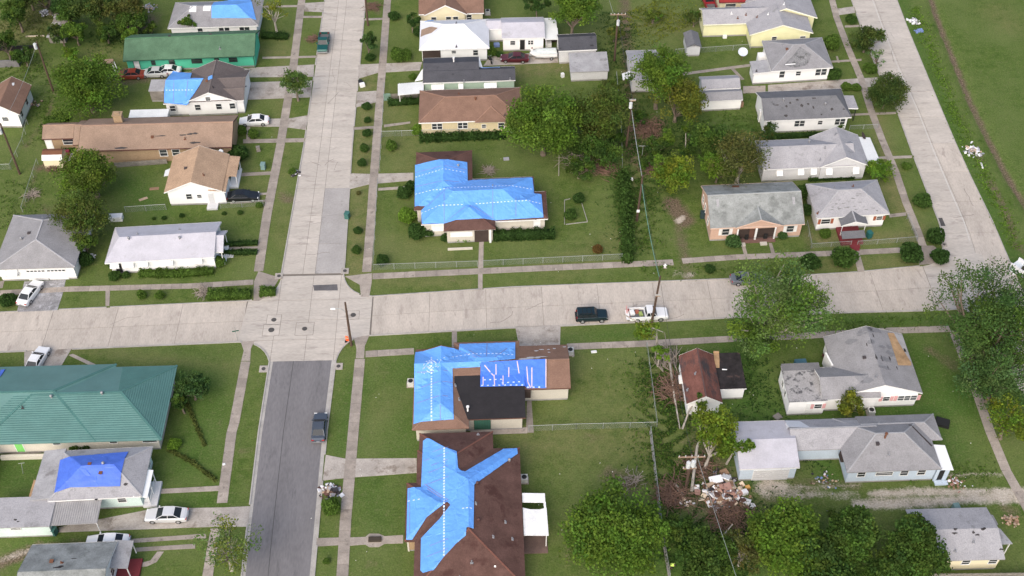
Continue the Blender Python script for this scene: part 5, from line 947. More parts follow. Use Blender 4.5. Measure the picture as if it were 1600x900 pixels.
for yy in (.8, 6.5): h.boxp('porch_post', 18.2, yy, 0, 18.3, yy+.1, 2.6, TRIM)

h = House('house', 'salmon pink house with mossy grey gable roof and dark open porch', 'house', (33.02,123.88,2.9), 2.4)
h.block(0, 0, 13.9, 9.4, 2.9, 5.1, 'x', 'gg', ov=.35); h.block(3.7, -.12, 10.8, 6.2, 2.9, 4.25, 'y', 'gg', ov=.35, walls=False); h.build(CPINK, RMOSS, capm('moss', (.36, .37, .36)), fasc=mat('pink_trim', (.66, .47, .38)))
f_ = lambda c: 2.78+(4.25-2.9)/3.55*min(c-3.7, 10.8-c)
h.part('gable_front', MB().slab([(4.0, .0, f_(4.0)), (7.25, .0, f_(7.25)), (10.5, .0, f_(10.5)), (10.5, .1, f_(10.5)), (7.25, .1, f_(7.25)), (4.0, .1, f_(4.0))], .02).poly([(4.0, .02, 2.6), (10.5, .02, 2.6), (10.5, .02, f_(10.5)), (7.25, .02, f_(7.25)), (4.0, .02, f_(4.0))]).poly([(4.0, .14, 2.6), (10.5, .14, 2.6), (10.5, .14, f_(10.5)), (7.25, .14, f_(7.25)), (4.0, .14, f_(4.0))]).box(4.0, .015, 2.45, 10.5, .145, 2.62), CPINK)
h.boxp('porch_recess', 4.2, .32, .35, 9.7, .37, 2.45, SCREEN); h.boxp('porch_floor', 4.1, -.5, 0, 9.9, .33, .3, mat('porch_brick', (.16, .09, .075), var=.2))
for xx, w_ in ((4.05, .2), (6.75, .28), (9.6, .2)): h.boxp('porch_post', xx, -.1, .3, xx+w_, .1, 2.5, TRIM)
for xx in (5.4, 8.2): h.boxp('porch_chair', xx, -.05, .3, xx+.5, .25, 1.1, BLACK)
h.boxp('door_leaf', 6.0, .29, .35, 6.8, .33, 2.3, BROWNT); h.boxp('porch_rail', 4.2, -.42, .9, 9.6, -.38, .95, BLACK); h.boxp('step', 4.4, -1.1, 0, 5.4, -.5, .2, CBEIGE); h.boxp('step', 7.6, -1.1, 0, 8.6, -.5, .2, CBEIGE)
for p in ((35.46,124.65,1.6), (45.02,124.93,1.6)): h.win(0, 'S', p, 1.0, 1.15, shut=TRIM)
for p in ((33.07,129.61,1.7), (33.04,126.81,1.7), (33.14,131.47,1.7)): h.win(0, 'W', p, .8, 1.2)
h.part('roof_patch', h.drape([(37.4,131.94,3.6),(38.45,131.91,3.6),(38.64,132.83,3.3),(37.59,132.86,3.3)], .02, thick=.015), RUST); 
for p in ((34.43,127.54,4.3), (45.67,127.82,4.4)): xx, yy = h.loc(p); h.part('roof_patch', h.drape([(p[0]-.18, p[1]-.55, 0), (p[0]+.18, p[1]-.55, 0), (p[0]+.22, p[1]+.5, 0), (p[0]-.22, p[1]+.5, 0)], .02, thick=.015), FELT)

h = House('house', 'small white house with grey hip roof and red brick porch steps on the corner', 'house', (48.89,125.62,2.9), 3.6)
h.block(0, 0, 10.95, 7.6, 2.9, 4.7, 'x', 'hh'); h.block(3.4, -1.6, 7.4, 1.2, 2.6, 3.3, 'y', 'gg', ov=.2, rm=RDK, walls=False); h.build(CW, RGREYL, capm('pale', (.37, .365, .375)), fasc=TRIM)
h.win(0, 'S', (50.55,126.01,1.6), 1.3, .85, shut=RUSTSH); h.win(0, 'S', (58.65,126.48,1.6), .8, .7, shut=RUSTSH); h.door(0, 'S', (54.41,125.72,1), .9, 1.9, TRIM); h.win(0, 'S', (54.85,125.34,1.6), 1.0, .7)
g_ = lambda c: 2.55+.7/2*min(c-3.4, 7.4-c)
h.part('gable_front', MB().poly([(3.6, -1.35, 2.4), (7.2, -1.35, 2.4), (7.2, -1.35, g_(7.2)), (5.4, -1.35, g_(5.4)), (3.6, -1.35, g_(3.6))]).box(3.6, -1.36, 2.3, 7.2, -1.28, 2.42), TRIM)
h.part('porch_roof', MB().slab([(3.4, -3.2, 1.5), (6.9, -3.2, 1.5), (6.9, -1.9, 1.75), (3.4, -1.9, 1.75)], .08), RDK); h.boxp('porch_floor', 3.5, -3.1, 0, 6.8, .4, .45, REDP); h.boxp('step', 4.8, -3.9, 0, 6.2, -3.1, .25, REDP); h.boxp('step', 5.0, -4.4, 0, 6.0, -3.9, .12, REDP)
for xx in (3.65, 7.1): h.boxp('porch_post', xx, -1.4, .4, xx+.08, -1.32, 2.4, TRIM)
spots(h, [(52.62,128.24,4.6),(52.04,127.67,4.5),(53.12,127.75,4.4),(51.49,127.23,3.9),(52.34,127.21,3.9),(51.3,126.84,3.5),(53.73,127.2,4),(54.69,127.34,4.1),(55.64,127.93,4.3),(56.04,127.24,3.9),(54.66,128.47,4.6),(55.42,128.87,4.6),(55.77,129.14,4.6),(56.48,126.86,3.6),(58.03,126.73,3.3),(57.51,127.09,3.5),(53.29,127.15,3.8),(51.1,127.91,3.8),(52.44,126.98,3.6),(54.9,126.88,3.5)], mat('lifted_shingle', (.17, .17, .17), var=.2), rx=.28, ry=.06)
h.vent((55.25,131.05,4.2), 'pipe', RUST); h.vent((52.36,130.78,4), 'pipe'); h.vent((49.23,126.5,3.1), 'pipe', RUST)

# --- south-east quarter
h = House('garage', 'white garage with worn red-brown gable roof and burnt black annex', 'garage', (25.31,92.02,2.7), .8)
w_ = h.loc((29.89,91.99,2.7))[0]; d_ = h.loc((25.52,100.01,2.7))[1]
h.block(0, 0, w_, d_, 2.7, 4.1, 'y', 'gg', ov=.25, rake=.2); bx = h.loc((33.4,94.54,2.5)); by = h.loc((33.45,100.31,2.5)); h.block(w_-.9, bx[1], bx[0], by[1], 2.4, 2.75, 'N', ov=.2, rm=RBLU); h.build(CW, RWORN, capm('worn', (.10, .06, .055)), fasc=TRIM)
h.patch([(29.92,100.49,2.6),(30.68,100.47,2.6),(30.56,99.15,2.6),(30.36,97.85,2.6),(29.95,97.86,2.6),(29.88,99.06,2.6)], PLY, .05); h.vent((26.89,96.09,3.8), 'pipe', VENTM); h.vent((25.68,94.04,3), 'pipe', VENTM); h.patch([(30.67,97.68,2.6),(31.32,97.61,2.6),(31.3,97.47,2.6),(30.68,97.49,2.6)], WHITE, .05); h.patch([(30.8,98.01,2.65),(31.25,98.27,2.65),(31.35,97.84,2.65),(30.85,97.8,2.65)], BLACK, .04)
h.boxp('window_unit', -.25, d_-3.6, 1.3, .3, d_-2.6, 1.9, TRIM)

h = House('house', 'white house with storm-stripped grey roof, bare boards along its east slope', 'house', (38.21,91.69,2.9), 1.2)
O_ = h.O; X = lambda v: v-O_[0]; Y = lambda v: v-O_[1]
h.block(X(44.9), Y(92.4), X(55.5), Y(102.4), 2.9, 4.8, 'y', 'gg', rake=.2); h.block(X(42.5), Y(91.9), X(50), Y(97.2), 2.93, 4.2, 'x', 'gg', walls=True); h.block(0, 0, 4.95, 5.9, 2.95, 3.15, 'N', rm=RPATCHY, ov=.15); h.block(.1, 4.0, 5.0, 6.1, 3.0, 3.25, 'N', ov=.15, rm=RDK, walls=False)
h.build(CW, RGREY, None, fasc=TRIM)
h.win(0, 'S', (51.11,93,1.7), .8, .8, shut=PINKT); h.win(0, 'S', (53.84,93.02,1.7), 2.4, .9, glass=mat('louvre_glass', (.09, .10, .105)), n=3, shut=PINKT); h.win(2, 'S', (42.15,92.32,1.7), .9, .8, shut=PINKT); h.win(2, 'W', (38.62,95.68,1.7), .7, 1.0); h.win(2, 'W', (38.48,94.1,1.7), .7, 1.0); h.door(2, 'S', (41.06,92.39,1), .8, 1.9, TRIM)
h.patch([(53.21,102.29,3.5),(54.19,102.53,3.2),(54.43,101.03,3.1),(55.32,97.69,3.1),(55.2,97.19,3.05),(53.17,96.68,3.6),(53.2,98.94,3.5)], PLY, .05); h.patch([(53.98,102.62,3.1),(55.47,102.6,2.95),(55.39,100.35,2.95),(55.42,97.92,2.95),(54.94,98.27,3.2)], FELT, .04)
h.patch([(54.88,100.03,2.95),(55.13,100.02,2.95),(55.15,99.47,2.95),(54.8,99.44,3)], BLACK, .07)
spots(h, [(50.34,102.11,4.3),(49.43,101.59,4.4),(51.56,102.32,4.4),(50.38,99.91,4),(51.63,99.41,3.9),(47.88,100.63,3.9),(52.73,99.73,3.5),(52.67,98.52,3.5),(51.68,97.2,3.8),(50.94,95.76,4),(47.86,94.59,3.6),(48.33,94.01,3.4)], shingle('felt_grey', (.19, .19, .20)), .9, .5)
for k in range(9): spots(h, [(51.32,100.82,4.2) if k < 0 else (rnd.uniform(48.5, 53.5), rnd.uniform(95, 102), 0)], PATCHD, .12, .5)
h.vent((48.85,97.57,4.6), 'box'); h.vent((49.53,94.1,4.4), 'pipe', VENTM); h.part('dormer_end', MB().slab([(X(44.5), Y(99.6), 3.0), (X(44.9), Y(97.4), 3.0), (X(45.1), Y(97.4), 3.05), (X(44.7), Y(99.6), 3.05)], 2.2), TRIM)
h.part('window_pipe', MB().box(X(47.3), Y(92.5), .3, X(47.36), Y(92.58), 2.8), STEEL)

h = House('house', 'pale blue house with grey hip roofs and white tin porch roof', 'house', (43.04,80.89,2.9), .8)
O_ = h.O; X = lambda v: v-O_[0]; Y = lambda v: v-O_[1]
h.block(X(43.1), Y(80.9), X(54.6), Y(89.0), 2.9, 5.0, 'x', 'hh'); h.block(X(37.1), Y(84.4), X(50), Y(89.05), 2.85, 4.15, 'x', 'gh', rm=RLILAC if False else RGREYL); h.block(X(46), Y(85.2), X(55.9), Y(89.2), 2.93, 3.9, 'x', 'gh', walls=False); h.build(CBLUE, RGREY, capm('grey', (.31, .31, .32)))
for p, w_, h_ in (((45.15,81.15,1.7), .9, .9), ((47.96,81.22,1.75), 2.0, .6), ((50.4,81.28,1.7), .9, .95), ((52.52,81.31,1.7), .9, .95)): h.win(0, 'S', p, w_, h_, 1.8)
h.part('porch_roof', MB().slab([(X(54.2), Y(81.0), 2.75), (X(56.2), Y(81.0), 2.45), (X(56.2), Y(84.7), 2.45), (X(54.2), Y(84.7), 2.75)], .07), WHITE); h.part('porch_wall', MB().box(X(54.3), Y(81.2), .0, X(55.9), Y(81.5), 2.4), CBLUE); h.part('door_leaf', MB().box(X(54.7), Y(81.14), .3, X(55.3), Y(81.22), 2.2), BLACK); h.boxp('step', X(54.4), Y(80.5), 0, X(56), Y(81.15), .2, CBLUE); h.boxp('porch_post', X(56), Y(84.4), 0, X(56.1), Y(84.5), 2.4, TRIM)
h.vent((48.15,84.53,4.5), 'stack', RUST); h.vent((47.15,83.87,4.4), 'box'); h.vent((48.33,82.75,3.8), 'pipe'); h.part('loose_flashing', h.drape([(51.77,86.89,3.8),(52,86.88,3.8),(54.36,84.42,3.1),(54.15,84.24,3.1)], .06), VENTD)
h.patch([(36.87,87.21,3.3),(37.17,88.85,2.95),(38.93,88.59,3.1),(39.64,86.97,3.9),(41.01,86.87,4.1),(40.98,86.73,4.1),(39.38,86.76,3.8)], RWHITE, .03); h.part('eaves_box', MB().box(X(43.0), Y(83.1), 1.9, X(43.5), Y(84.2), 2.75), SCREEN)
h = House('garage', 'garage with white coated roof and wide panel door beside the pale blue house', 'garage', (30.32,81.81,2.9), .6)
h.block(0, 0, 7.3, 7.1, 2.8, 3.9, 'x', 'gg', ov=.25); h.build(CBLUE, RLILAC, None, fasc=TRIM)
o = h.put('garage_door', cached('gd2', lambda: MB().box(-2.2, -.05, 0, 2.2, .02, 2.1), 'garage_door', TRIM), 0, 'S', (34.36,82.33,1), .05)
for k in range(5): link('panel', cached('gd3', lambda: MB().box(-2.15, -.075, .02, 2.15, -.045, .38), 'panel', CGREY), o, (0, 0, .03+.41*k))

h = House('house', 'cream house with torn grey tin roof near the dark bushy trees', 'house', (48.74,68.65,2.9), 0)
w_ = h.loc((58.28,68.62,2.9))[0]; h.block(0, 0, w_, 6.9, 2.9, 3.9, 'x', 'gg'); h.build(CCREAM, RGREYL, None); h.win(0, 'S', (54.22,68.94,1.6), .9, .8)
h.win(0, 'S', (57.31,68.93,1.6), .9, .8); spots(h, [(53.35,72.09,3.6),(53.17,71.65,3.5),(56.48,72.02,3.7),(56.65,72.1,3.7),(55.32,71.67,3.5),(55.71,71.39,3.4),(58.1,69.72,3)], rx=.25); h.vent((52.75,69.67,3.2), 'pipe', VENTM); h.vent((55.06,70.63,3.3), 'pipe', VENTM)
h.part('porch_roof', MB().slab([(w_-.2, 1.9, 2.9), (w_+1.7, 2.2, 2.5), (w_+.9, 4.2, 2.5), (w_-.2, 4.4, 2.9)], .08), FELT); h.part('porch_roof', MB().slab([(w_-.2, 4.6, 2.85), (w_+.8, 4.7, 2.6), (w_+.6, 6.0, 2.6), (w_-.2, 6.1, 2.85)], .08), RGREY); h.boxp('porch_post', w_+1.4, 2.3, 0, w_+1.5, 2.4, 2.5, TRIM)

# --- small sheds in the west
h = House('shed', 'grey wooden shed at the west end of the blue tarped gable house', 'shed', (-54.52,160.02,2.2), 0); h.block(0, 0, 2.5, 2.9, 2.3, 2.5, 'N', ov=.1); h.build(GREYWOOD, FELT)
h = House('shed', 'barn shaped cream garden shed with silver and rusty roof', 'shed', (-67.98,143.53,1.8), 0)
h.part('wall', MB().box(0, 0, 0, 2.9, 2.4, 1.7), CCREAM); h.part('roof', MB().slab([(-.1, -.1, 1.65), (3, -.1, 1.65), (3, .5, 2.3), (-.1, .5, 2.3)], .06).slab([(-.1, 2.5, 1.65), (-.1, 1.9, 2.3), (3, 1.9, 2.3), (3, 2.5, 1.65)], .06), TIN); h.part('roof', MB().slab([(-.1, .48, 2.31), (3, .48, 2.31), (3, 1.2, 2.55), (-.1, 1.2, 2.55)], .06).slab([(-.1, 1.2, 2.551), (3, 1.2, 2.551), (3, 1.92, 2.31), (-.1, 1.92, 2.31)], .06), RUST); h.part('gable', MB().poly([(2.85, 0, 1.6), (2.85, 2.4, 1.6), (2.85, 1.9, 2.25), (2.85, 1.2, 2.5), (2.85, .5, 2.25)]), CCREAM)
h = House('shed', 'long low grey tin shed between the chimney house and blue tarped gable house', 'shed', (-56.42,152.64,2.3), 1); h.block(0, 0, 6.2, 2.2, 2.3, 2.45, 'N', ov=.1); h.build(CGREY, TIN)
h = House('shed', 'collapsed shed with silvery plank roof in the overgrown north-west yard', 'shed', (-75.58,177.27,1.5), 0)
for k in range(11):
    for j in range(2): h.part('plank', MB().obox((.9+j*1.5+rnd.uniform(-.12, .12), .2+k*.62, 1.4+.05*k+rnd.uniform(-.04, .05)), (1.55, .56, .05), rnd.uniform(-.08, .08), rnd.uniform(.0, .12), rnd.uniform(-.06, .06)), GREYWOOD if (k+j) % 3 else TING)
h.part('wall', MB().box(.2, .3, 0, 3.0, 6.6, 1.25), GREYWOOD)
h = House('ruin', 'roofless grey block foundation among weeds at the west edge', 'ruin', (-83.51,170.49,0), 2)
GB = mat('grey_block', (.16, .155, .16), var=.25); h.part('wall', MB().box(0, 0, 0, 4.3, .3, 1.3).box(4.3, 0, 0, 4.6, 3.6, 1.25), GB); h.part('wall', MB().box(-.5, 5, 0, 6.5, 5.25, .8), BLACK)
h = House('lean_to', 'pinkish low lean-to roof on white posts behind the round tree', 'lean-to', (-66.11,168.83,1.9), 2)
h.part('roof', MB().slab([(-.5, 0, 1.6), (3.8, 0, 1.6), (3.8, .9, 1.9), (-.5, .9, 1.9)], .06), RB); h.part('post', MB().tube([(3.6, .3, 1.6), (4.2, -.9, 0)], .07, 5), TRIM); h.part('post', MB().tube([(3.9, .5, 1.6), (4.6, -.7, 0)], .07, 5), TRIM)

# ------------------------------------------------------------------ vehicles (x forward, metres)
def paint(key, c, metal=0.0, rough=.28): return mat('paint_'+key, c, var=.03, fine=.01, rough=rough, spec=.6, metal=metal)
def loft(st):
    """st: stations (x, half width, z bottom, z top) -> closed body with rounded shoulders"""
    mb = MB(); n = 8
    for x, hw, zb, zt in st:
        zm = zb+(zt-zb)*.55
        mb.v += [(x, -hw*.93, zb), (x, -hw, zm), (x, -hw*.97, zt-.06), (x, -hw*.86, zt), (x, hw*.86, zt), (x, hw*.97, zt-.06), (x, hw, zm), (x, hw*.93, zb)]
    for k in range(len(st)-1):
        for j in range(n): a, b_ = k*n+j, k*n+(j+1) % n; mb.f.append((a, b_, b_+n, a+n))
    mb.f.append(tuple(range(n-1, -1, -1))); mb.f.append(tuple(range((len(st)-1)*n, len(st)*n))); return mb
def wheelpart(root, x, y, r=.33, w=.21):
    sg = 1 if y > 0 else -1
    t = link('wheel', cached(('tyre', r, w), lambda: MB().tube([(0, -w/2, 0), (0, w/2, 0)], r, 14), 'wheel', TYRE), root, (x, y, r))
    link('rim', cached(('rim', r, w, sg), lambda: MB().tube([(0, sg*(w/2-.02), 0), (0, sg*(w/2+.015), 0)], [r*.66, r*.6], 10), 'rim', RIM), t)
def greenhouse(root, base, roof, z0, z1, hb, hr, body, pillars):
    """base (x rear, x front) at the belt, roof (x rear, x front) at the top; glass panes + roof plate + pillars"""
    br, bf = base; rr, rf = roof; e = .025
    obj('windshield', MB().slab([(bf, -hb, z0), (bf, hb, z0), (rf, hr, z1), (rf, -hr, z1)], .03), AUTOGLASS, root)
    obj('rear_window', MB().slab([(br, hb, z0), (br, -hb, z0), (rr, -hr, z1), (rr, hr, z1)], .03), AUTOGLASS, root)
    for s in (-1, 1): obj('side_window', MB().poly([(br, s*hb, z0), (bf, s*hb, z0), (rf, s*hr, z1), (rr, s*hr, z1)]), AUTOGLASS, root)
    mb = MB(); m_ = (rr+rf)/2
    o = .04; mb.v += []
    mb.slab([(rr-.05, -hr-o, z1), (rr+.12, -hr-.06, z1+.015), (rf-.12, -hr-.06, z1+.015), (rf+.05, -hr-o, z1), (rf+.05, hr+o, z1), (rf-.12, hr+.06, z1+.015), (rr+.12, hr+.06, z1+.015), (rr-.05, hr+o, z1)], .05)
    mb.box(rr+.15, -hr*.8, z1+.01, rf-.15, hr*.8, z1+.035)
    for s in (-1, 1):
        for (xa, xb) in ((br, rr), (bf, rf)): mb.tube([(xa, s*(hb+.01), z0-.02), (xb, s*(hr+.015), z1)], .045, 5)
        for t in pillars:
            xa = br+(bf-br)*t; xb = rr+(rf-rr)*t; mb.tube([(xa, s*(hb+.012), z0-.02), (xb, s*(hr+.016), z1)], .04, 5)
    obj('roof', mb, body, root)
def lamps(root, xf, xr, hw, zf, zr):
    for s in (-1, 1):
        obj('headlight', MB().box(xf-.10, s*hw*.78-.16, zf-.07, xf+.03, s*hw*.78+.16, zf+.07), LAMPW, root)
        obj('tail_light', MB().box(xr-.03, s*hw*.78-.16, zr-.08, xr+.08, s*hw*.78+.16, zr+.08), LAMPR, root)
def sedan(label, p, heading, body, L=4.8, name='sedan', cat='car', group='cars parked in drives and streets', black_trim=True):
    t = thing(name, label, cat, (p[0], p[1], .04), heading, group); k = L/4.8
    obj('body', loft([(2.40*k, .66, .34, .60), (2.28*k, .82, .26, .70), (1.7*k, .89, .22, .80), (.95*k, .90, .2, .93), (-.3*k, .90, .2, .95), (-1.45*k, .89, .2, .97), (-2.1*k, .85, .24, .94), (-2.34*k, .80, .3, .84), (-2.42*k, .70, .36, .62)]), body, t)
    greenhouse(t, (-1.75*k, 1.05*k), (-.98*k, .22*k), .93, 1.40, .77, .60, body, (.52,))
    for x in (1.5*k, -1.42*k):
        for y in (-.80, .80): wheelpart(t, x, y)
    lamps(t, 2.30*k, -2.36*k, .82, .64, .76)
    obj('bumper', MB().box(2.30*k, -.78, .34, 2.46*k, .78, .50), body if not black_trim else mat('bumper_grey', (.18, .18, .19)), t); obj('bumper', MB().box(-2.48*k, -.78, .36, -2.34*k, .78, .54), body if not black_trim else mat('bumper_grey', (.18, .18, .19)), t)
    for s in (-1, 1): obj('mirror', MB().box(.80*k, s*.92-.07, .95, .95*k, s*.92+.07, 1.08), body, t)
    obj('number_plate', MB().box(-2.5*k, -.2, .58, -2.40*k, .2, .68), RIM, t)
    return t
def suv(label, p, heading, body, name='suv'):
    t = thing(name, label, 'car', (p[0], p[1], .04), heading, 'cars parked in drives and streets')
    obj('body', loft([(2.10, .74, .42, .88), (2.05, .84, .36, .96), (1.2, .88, .32, 1.02), (.7, .89, .3, 1.04), (-2.0, .89, .32, 1.04), (-2.1, .86, .38, 1.0)]), body, t)
    greenhouse(t, (-2.05, .82), (-1.93, .30), 1.02, 1.62, .80, .68, body, (.30, .62))
    for x in (1.32, -1.30):
        for y in (-.80, .80): wheelpart(t, x, y, .36, .23)
    lamps(t, 2.06, -2.10, .84, .78, .95); obj('bumper', MB().box(2.02, -.84, .42, 2.2, .84, .60), BLACK, t); obj('bumper', MB().box(-2.24, -.84, .42, -2.05, .84, .60), BLACK, t)
    for s in (-1, 1): obj('roof_rail', MB().box(-1.7, s*.60-.025, 1.64, .1, s*.60+.025, 1.71), BLACK, t)
    for x in (-1.3, -.7, -.1): obj('roof_bar', MB().box(x-.03, -.6, 1.69, x+.03, .6, 1.72), BLACK, t)
    return t
def pickup(label, p, heading, body, load=None, L=5.4, name='pickup_truck', open_gate=False):
    t = thing(name, label, 'pickup truck', (p[0], p[1], .04), heading, 'cars parked in drives and streets')
    obj('body', loft([(2.65, .78, .42, .84), (2.55, .92, .36, .96), (1.6, .95, .34, 1.03), (1.0, .96, .32, 1.05), (-.45, .96, .32, 1.05)]), body, t)
    greenhouse(t, (-.42, 1.15), (-.25, .55), 1.03, 1.66, .84, .70, body, (.45,))
    mb = MB().box(-2.62, -.94, .38, -.44, .94, .66).box(-2.62, -.96, .6, -.44, -.86, 1.08).box(-2.62, .86, .6, -.44, .96, 1.08).box(-.55, -.86, .6, -.45, .86, 1.08); obj('bed', mb, body, t)
    obj('bed_liner', MB().box(-2.6, -.855, .66, -.56, .855, .69), mat('bed_liner', (.12, .12, .125), rough=.8), t)
    if open_gate: obj('tailgate', MB().box(-3.1, -.88, .60, -2.62, .88, .67), body, t)
    else: obj('tailgate', MB().box(-2.70, -.88, .60, -2.62, .88, 1.08), body, t)
    for x in (1.65, -1.6):
        for y in (-.84, .84): wheelpart(t, x, y, .38, .25)
    lamps(t, 2.58, -2.66, .92, .76, .9); obj('bumper', MB().box(2.56, -.9, .42, 2.74, .9, .62), RIM, t); obj('bumper', MB().box(-2.84, -.9, .44, -2.68, .9, .6), RIM, t)
    for s in (-1, 1): obj('mirror', MB().box(.85, s*1.03-.1, 1.08, 1.0, s*1.03+.1, 1.3), body, t)
    return t
PW = paint('white', (.76, .76, .76)); PSIL = paint('silver', (.62, .62, .63), .15); PBLK = paint('black', (.012, .013, .016)); PGRY = paint('grey_blue', (.085, .10, .125), .3)
PTEAL = paint('teal', (.01, .085, .075), .2); PDG = paint('dark_blue_green', (.008, .020, .026)); PMAR = paint('maroon', (.075, .012, .020)); PRED = paint('faded_red', (.27, .05, .03)); PR2 = paint('red', (.30, .02, .03))
H90 = math.pi/2
pickup('dark teal pickup truck parked by the west kerb of the concrete street', (-27.19,175.45,0), H90*3, PTEAL, L=5)
sedan('white sedan parked in the short drive beside the brown-roofed brick house', (-36.7,153.88,0), math.pi+.05, PW)
sedan('black sedan parked in the twin-strip drive east of the tan gable house', (-36.15,135.44,0), .03, PBLK)
sedan('faded red old sedan, nose west, in the drive south of the green house', (-59.19,167.07,0), math.pi+.03, PRED)
sedan('dirty white car parked nose to tail with the faded red car', (-55.27,167.52,0), math.pi, paint('dirty_white', (.52, .53, .53)))
sedan('white car half hidden by the blue tarped gable house, behind another white car', (-53.18,168.01,0), math.pi, PW)
sedan('white sedan parked outside the double garage of the hip roofed house', (-63.31,115.93,0), H90-.28, PW)
sedan('white sedan with dark sunroof in the drive north of the teal roof', (-59.29,103.5,0), H90-.2, PW, 4.6)
sedan('silver white sedan parked on the drive beside the mint house carport', (-38.05,78.82,0), math.pi-.02, PSIL, 5.0)
sedan('white car mostly hidden behind the mossy grey roof', (-44.27,75.34,0), math.pi, PW, 5.0)
sedan('grey blue hatchback parked against the east kerb of the asphalt street', (-21.03,91.28,0), H90, PGRY, 4.5)
suv('dark green four-wheel-drive parked on the cross road near the white pickup', (14.75,109.34,0), .03, PDG)
pk = pickup('white pickup truck with loaded bed and open tailgate behind the leaning tree', (22.54,109.36,0), .03, PW, open_gate=True)
sedan('dark maroon sedan on the drive between the cottage and the sage house', (6.17,170.14,0), math.pi-.06, PMAR, 4.9)
sedan('grey car hidden under the big pale oak on the north kerb', (37.3,115.84,0), .03, paint('slate', (.12, .135, .15)), 4.6)
pickup('red pickup truck at the top edge beside the red roofed house', (42.32,186.4,0), H90+.1, PR2)
t = thing('motorcycle', 'black covered motorcycle beside the maroon sedan', 'motorcycle', (*(1.95,169.88,0)[:2], .04), math.pi/2+.3)
for x in (-.65, .65): obj('wheel', MB().tube([(x, -.06, .3), (x, .06, .3)], .3, 12), TYRE, t)
obj('frame', MB().tube([(-.65, 0, .3), (-.2, 0, .75), (.35, 0, .8), (.65, 0, .3)], .1, 6), BLACK, t); obj('seat', MB().box(-.6, -.18, .75, .05, .18, .88), BLACK, t); obj('handlebar', MB().tube([(.4, -.4, 1.05), (.35, 0, .95), (.4, .4, 1.05)], .03, 5), STEEL, t); obj('fuel_tank', MB().ball((.2, 0, .85), (.28, .17, .16), 8, 5), BLACK, t)
# boat on its trailer
bp_ = (11.43,170.95,0); t = thing('boat', 'white motor boat under a pale cover on a trailer beside the charcoal roofed shed', 'boat', (bp_[0], bp_[1], .55), math.pi+.04)
st = [(2.6, .05, .55, .75), (2.2, .35, .3, .78), (1.4, .72, .12, .76), (0, .92, .05, .74), (-1.6, .95, .05, .72), (-2.1, .93, .08, .72)]
obj('hull', loft(st), PW, t); obj('deck_cover', MB().slab([(-2.0, -.85, .80), (1.2, -.75, .84), (2.3, 0, .86), (1.2, .75, .84), (-2.0, .85, .80)], .1).slab([(-1.9, -.4, 1.05), (.5, -.35, 1.12), (1.2, 0, 1.0), (.5, .35, 1.12), (-1.9, .4, 1.05)], .3), mat('boat_cover', (.62, .66, .64), var=.12), t); obj('outboard_motor', MB().box(-2.5, -.18, -.1, -2.1, .18, .95), BLACK, t); obj('gunwale', MB().tube([(-2.1, -.95, .74), (0, -.94, .76), (1.4, -.74, .78), (2.6, 0, .78), (1.4, .74, .78), (0, .94, .76), (-2.1, .95, .74)], .04, 5), RIM, t)
t = thing('boat_trailer', 'low metal trailer carrying the white motor boat', 'trailer', (bp_[0], bp_[1], .04), math.pi+.04)
obj('frame', MB().box(-2.0, -.7, .42, 1.8, -.6, .52).box(-2.0, .6, .42, 1.8, .7, .52).box(1.7, -.7, .42, 3.3, -.02, .5).box(-1.2, -.9, .3, -1.1, .9, .42), STEEL, t)
for y in (-.9, .9): wheelpart(t, -1.1, y, .3, .2)
# crates and tools riding in the white pickup
for (x, y, sx, sy, sz, c, lab) in ((-2.2, .2, .6, .8, .35, TRIM, 'white cool box in the bed of the white pickup'), (-1.5, .35, .5, .5, .3, mat('orange_plastic', (.35, .12, .08)), 'orange tool bag in the bed of the white pickup'), (-1.05, -.1, .45, .7, .3, mat('lime_bag', (.30, .38, .12)), 'lime yellow bag in the bed of the white pickup')):
    a = .03; o0 = pk.location; tag(obj('bag' if 'bag' in lab else 'cool_box', MB().obox((0, 0, sz/2), (sx, sy, sz), .2).obox((0, 0, sz+.02), (sx*.8, sy*.8, .05), .2), c, None, (o0.x+x*math.cos(a)-y*math.sin(a), o0.y+x*math.sin(a)+y*math.cos(a), .04+.69)), lab, 'bag' if 'bag' in lab else 'box')
tag(obj('road_sign_panel', MB().box(-.08, -.45, 0, .0, .45, .7).box(-.1, -.4, .1, -.07, .4, .3), mat('red_white', (.60, .30, .28)), None, (*(19.67,109.92,0)[:2], .75), .0), 'red and white panel leaning at the tail of the white pickup', 'panel')

# wrecked white truck body and debris on the far verge
t = thing('trailer', 'battered white trailer lying open on the verge of the far street', 'trailer', (*(77.36,116.37,0)[:2], 0), -.95)
obj('floor', MB().box(-1.9, -.9, .45, 1.9, .9, .6), mat('scuffed_white', (.6, .63, .64), var=.15), t); obj('side_wall', MB().box(-1.9, -.95, .45, 1.9, -.88, 1.2), PW, t); obj('side_wall', MB().box(-1.9, .88, .45, 1.9, .95, 1.2), PW, t); obj('end_wall', MB().box(1.83, -.9, .45, 1.9, .9, 1.2), PW, t); obj('load', MB().obox((.2, .1, .75), (1.6, .7, .35), .3), SCREEN, t)
for x in (-.6, .4):
    for y in (-.95, .95): wheelpart(t, x, y, .32, .2)

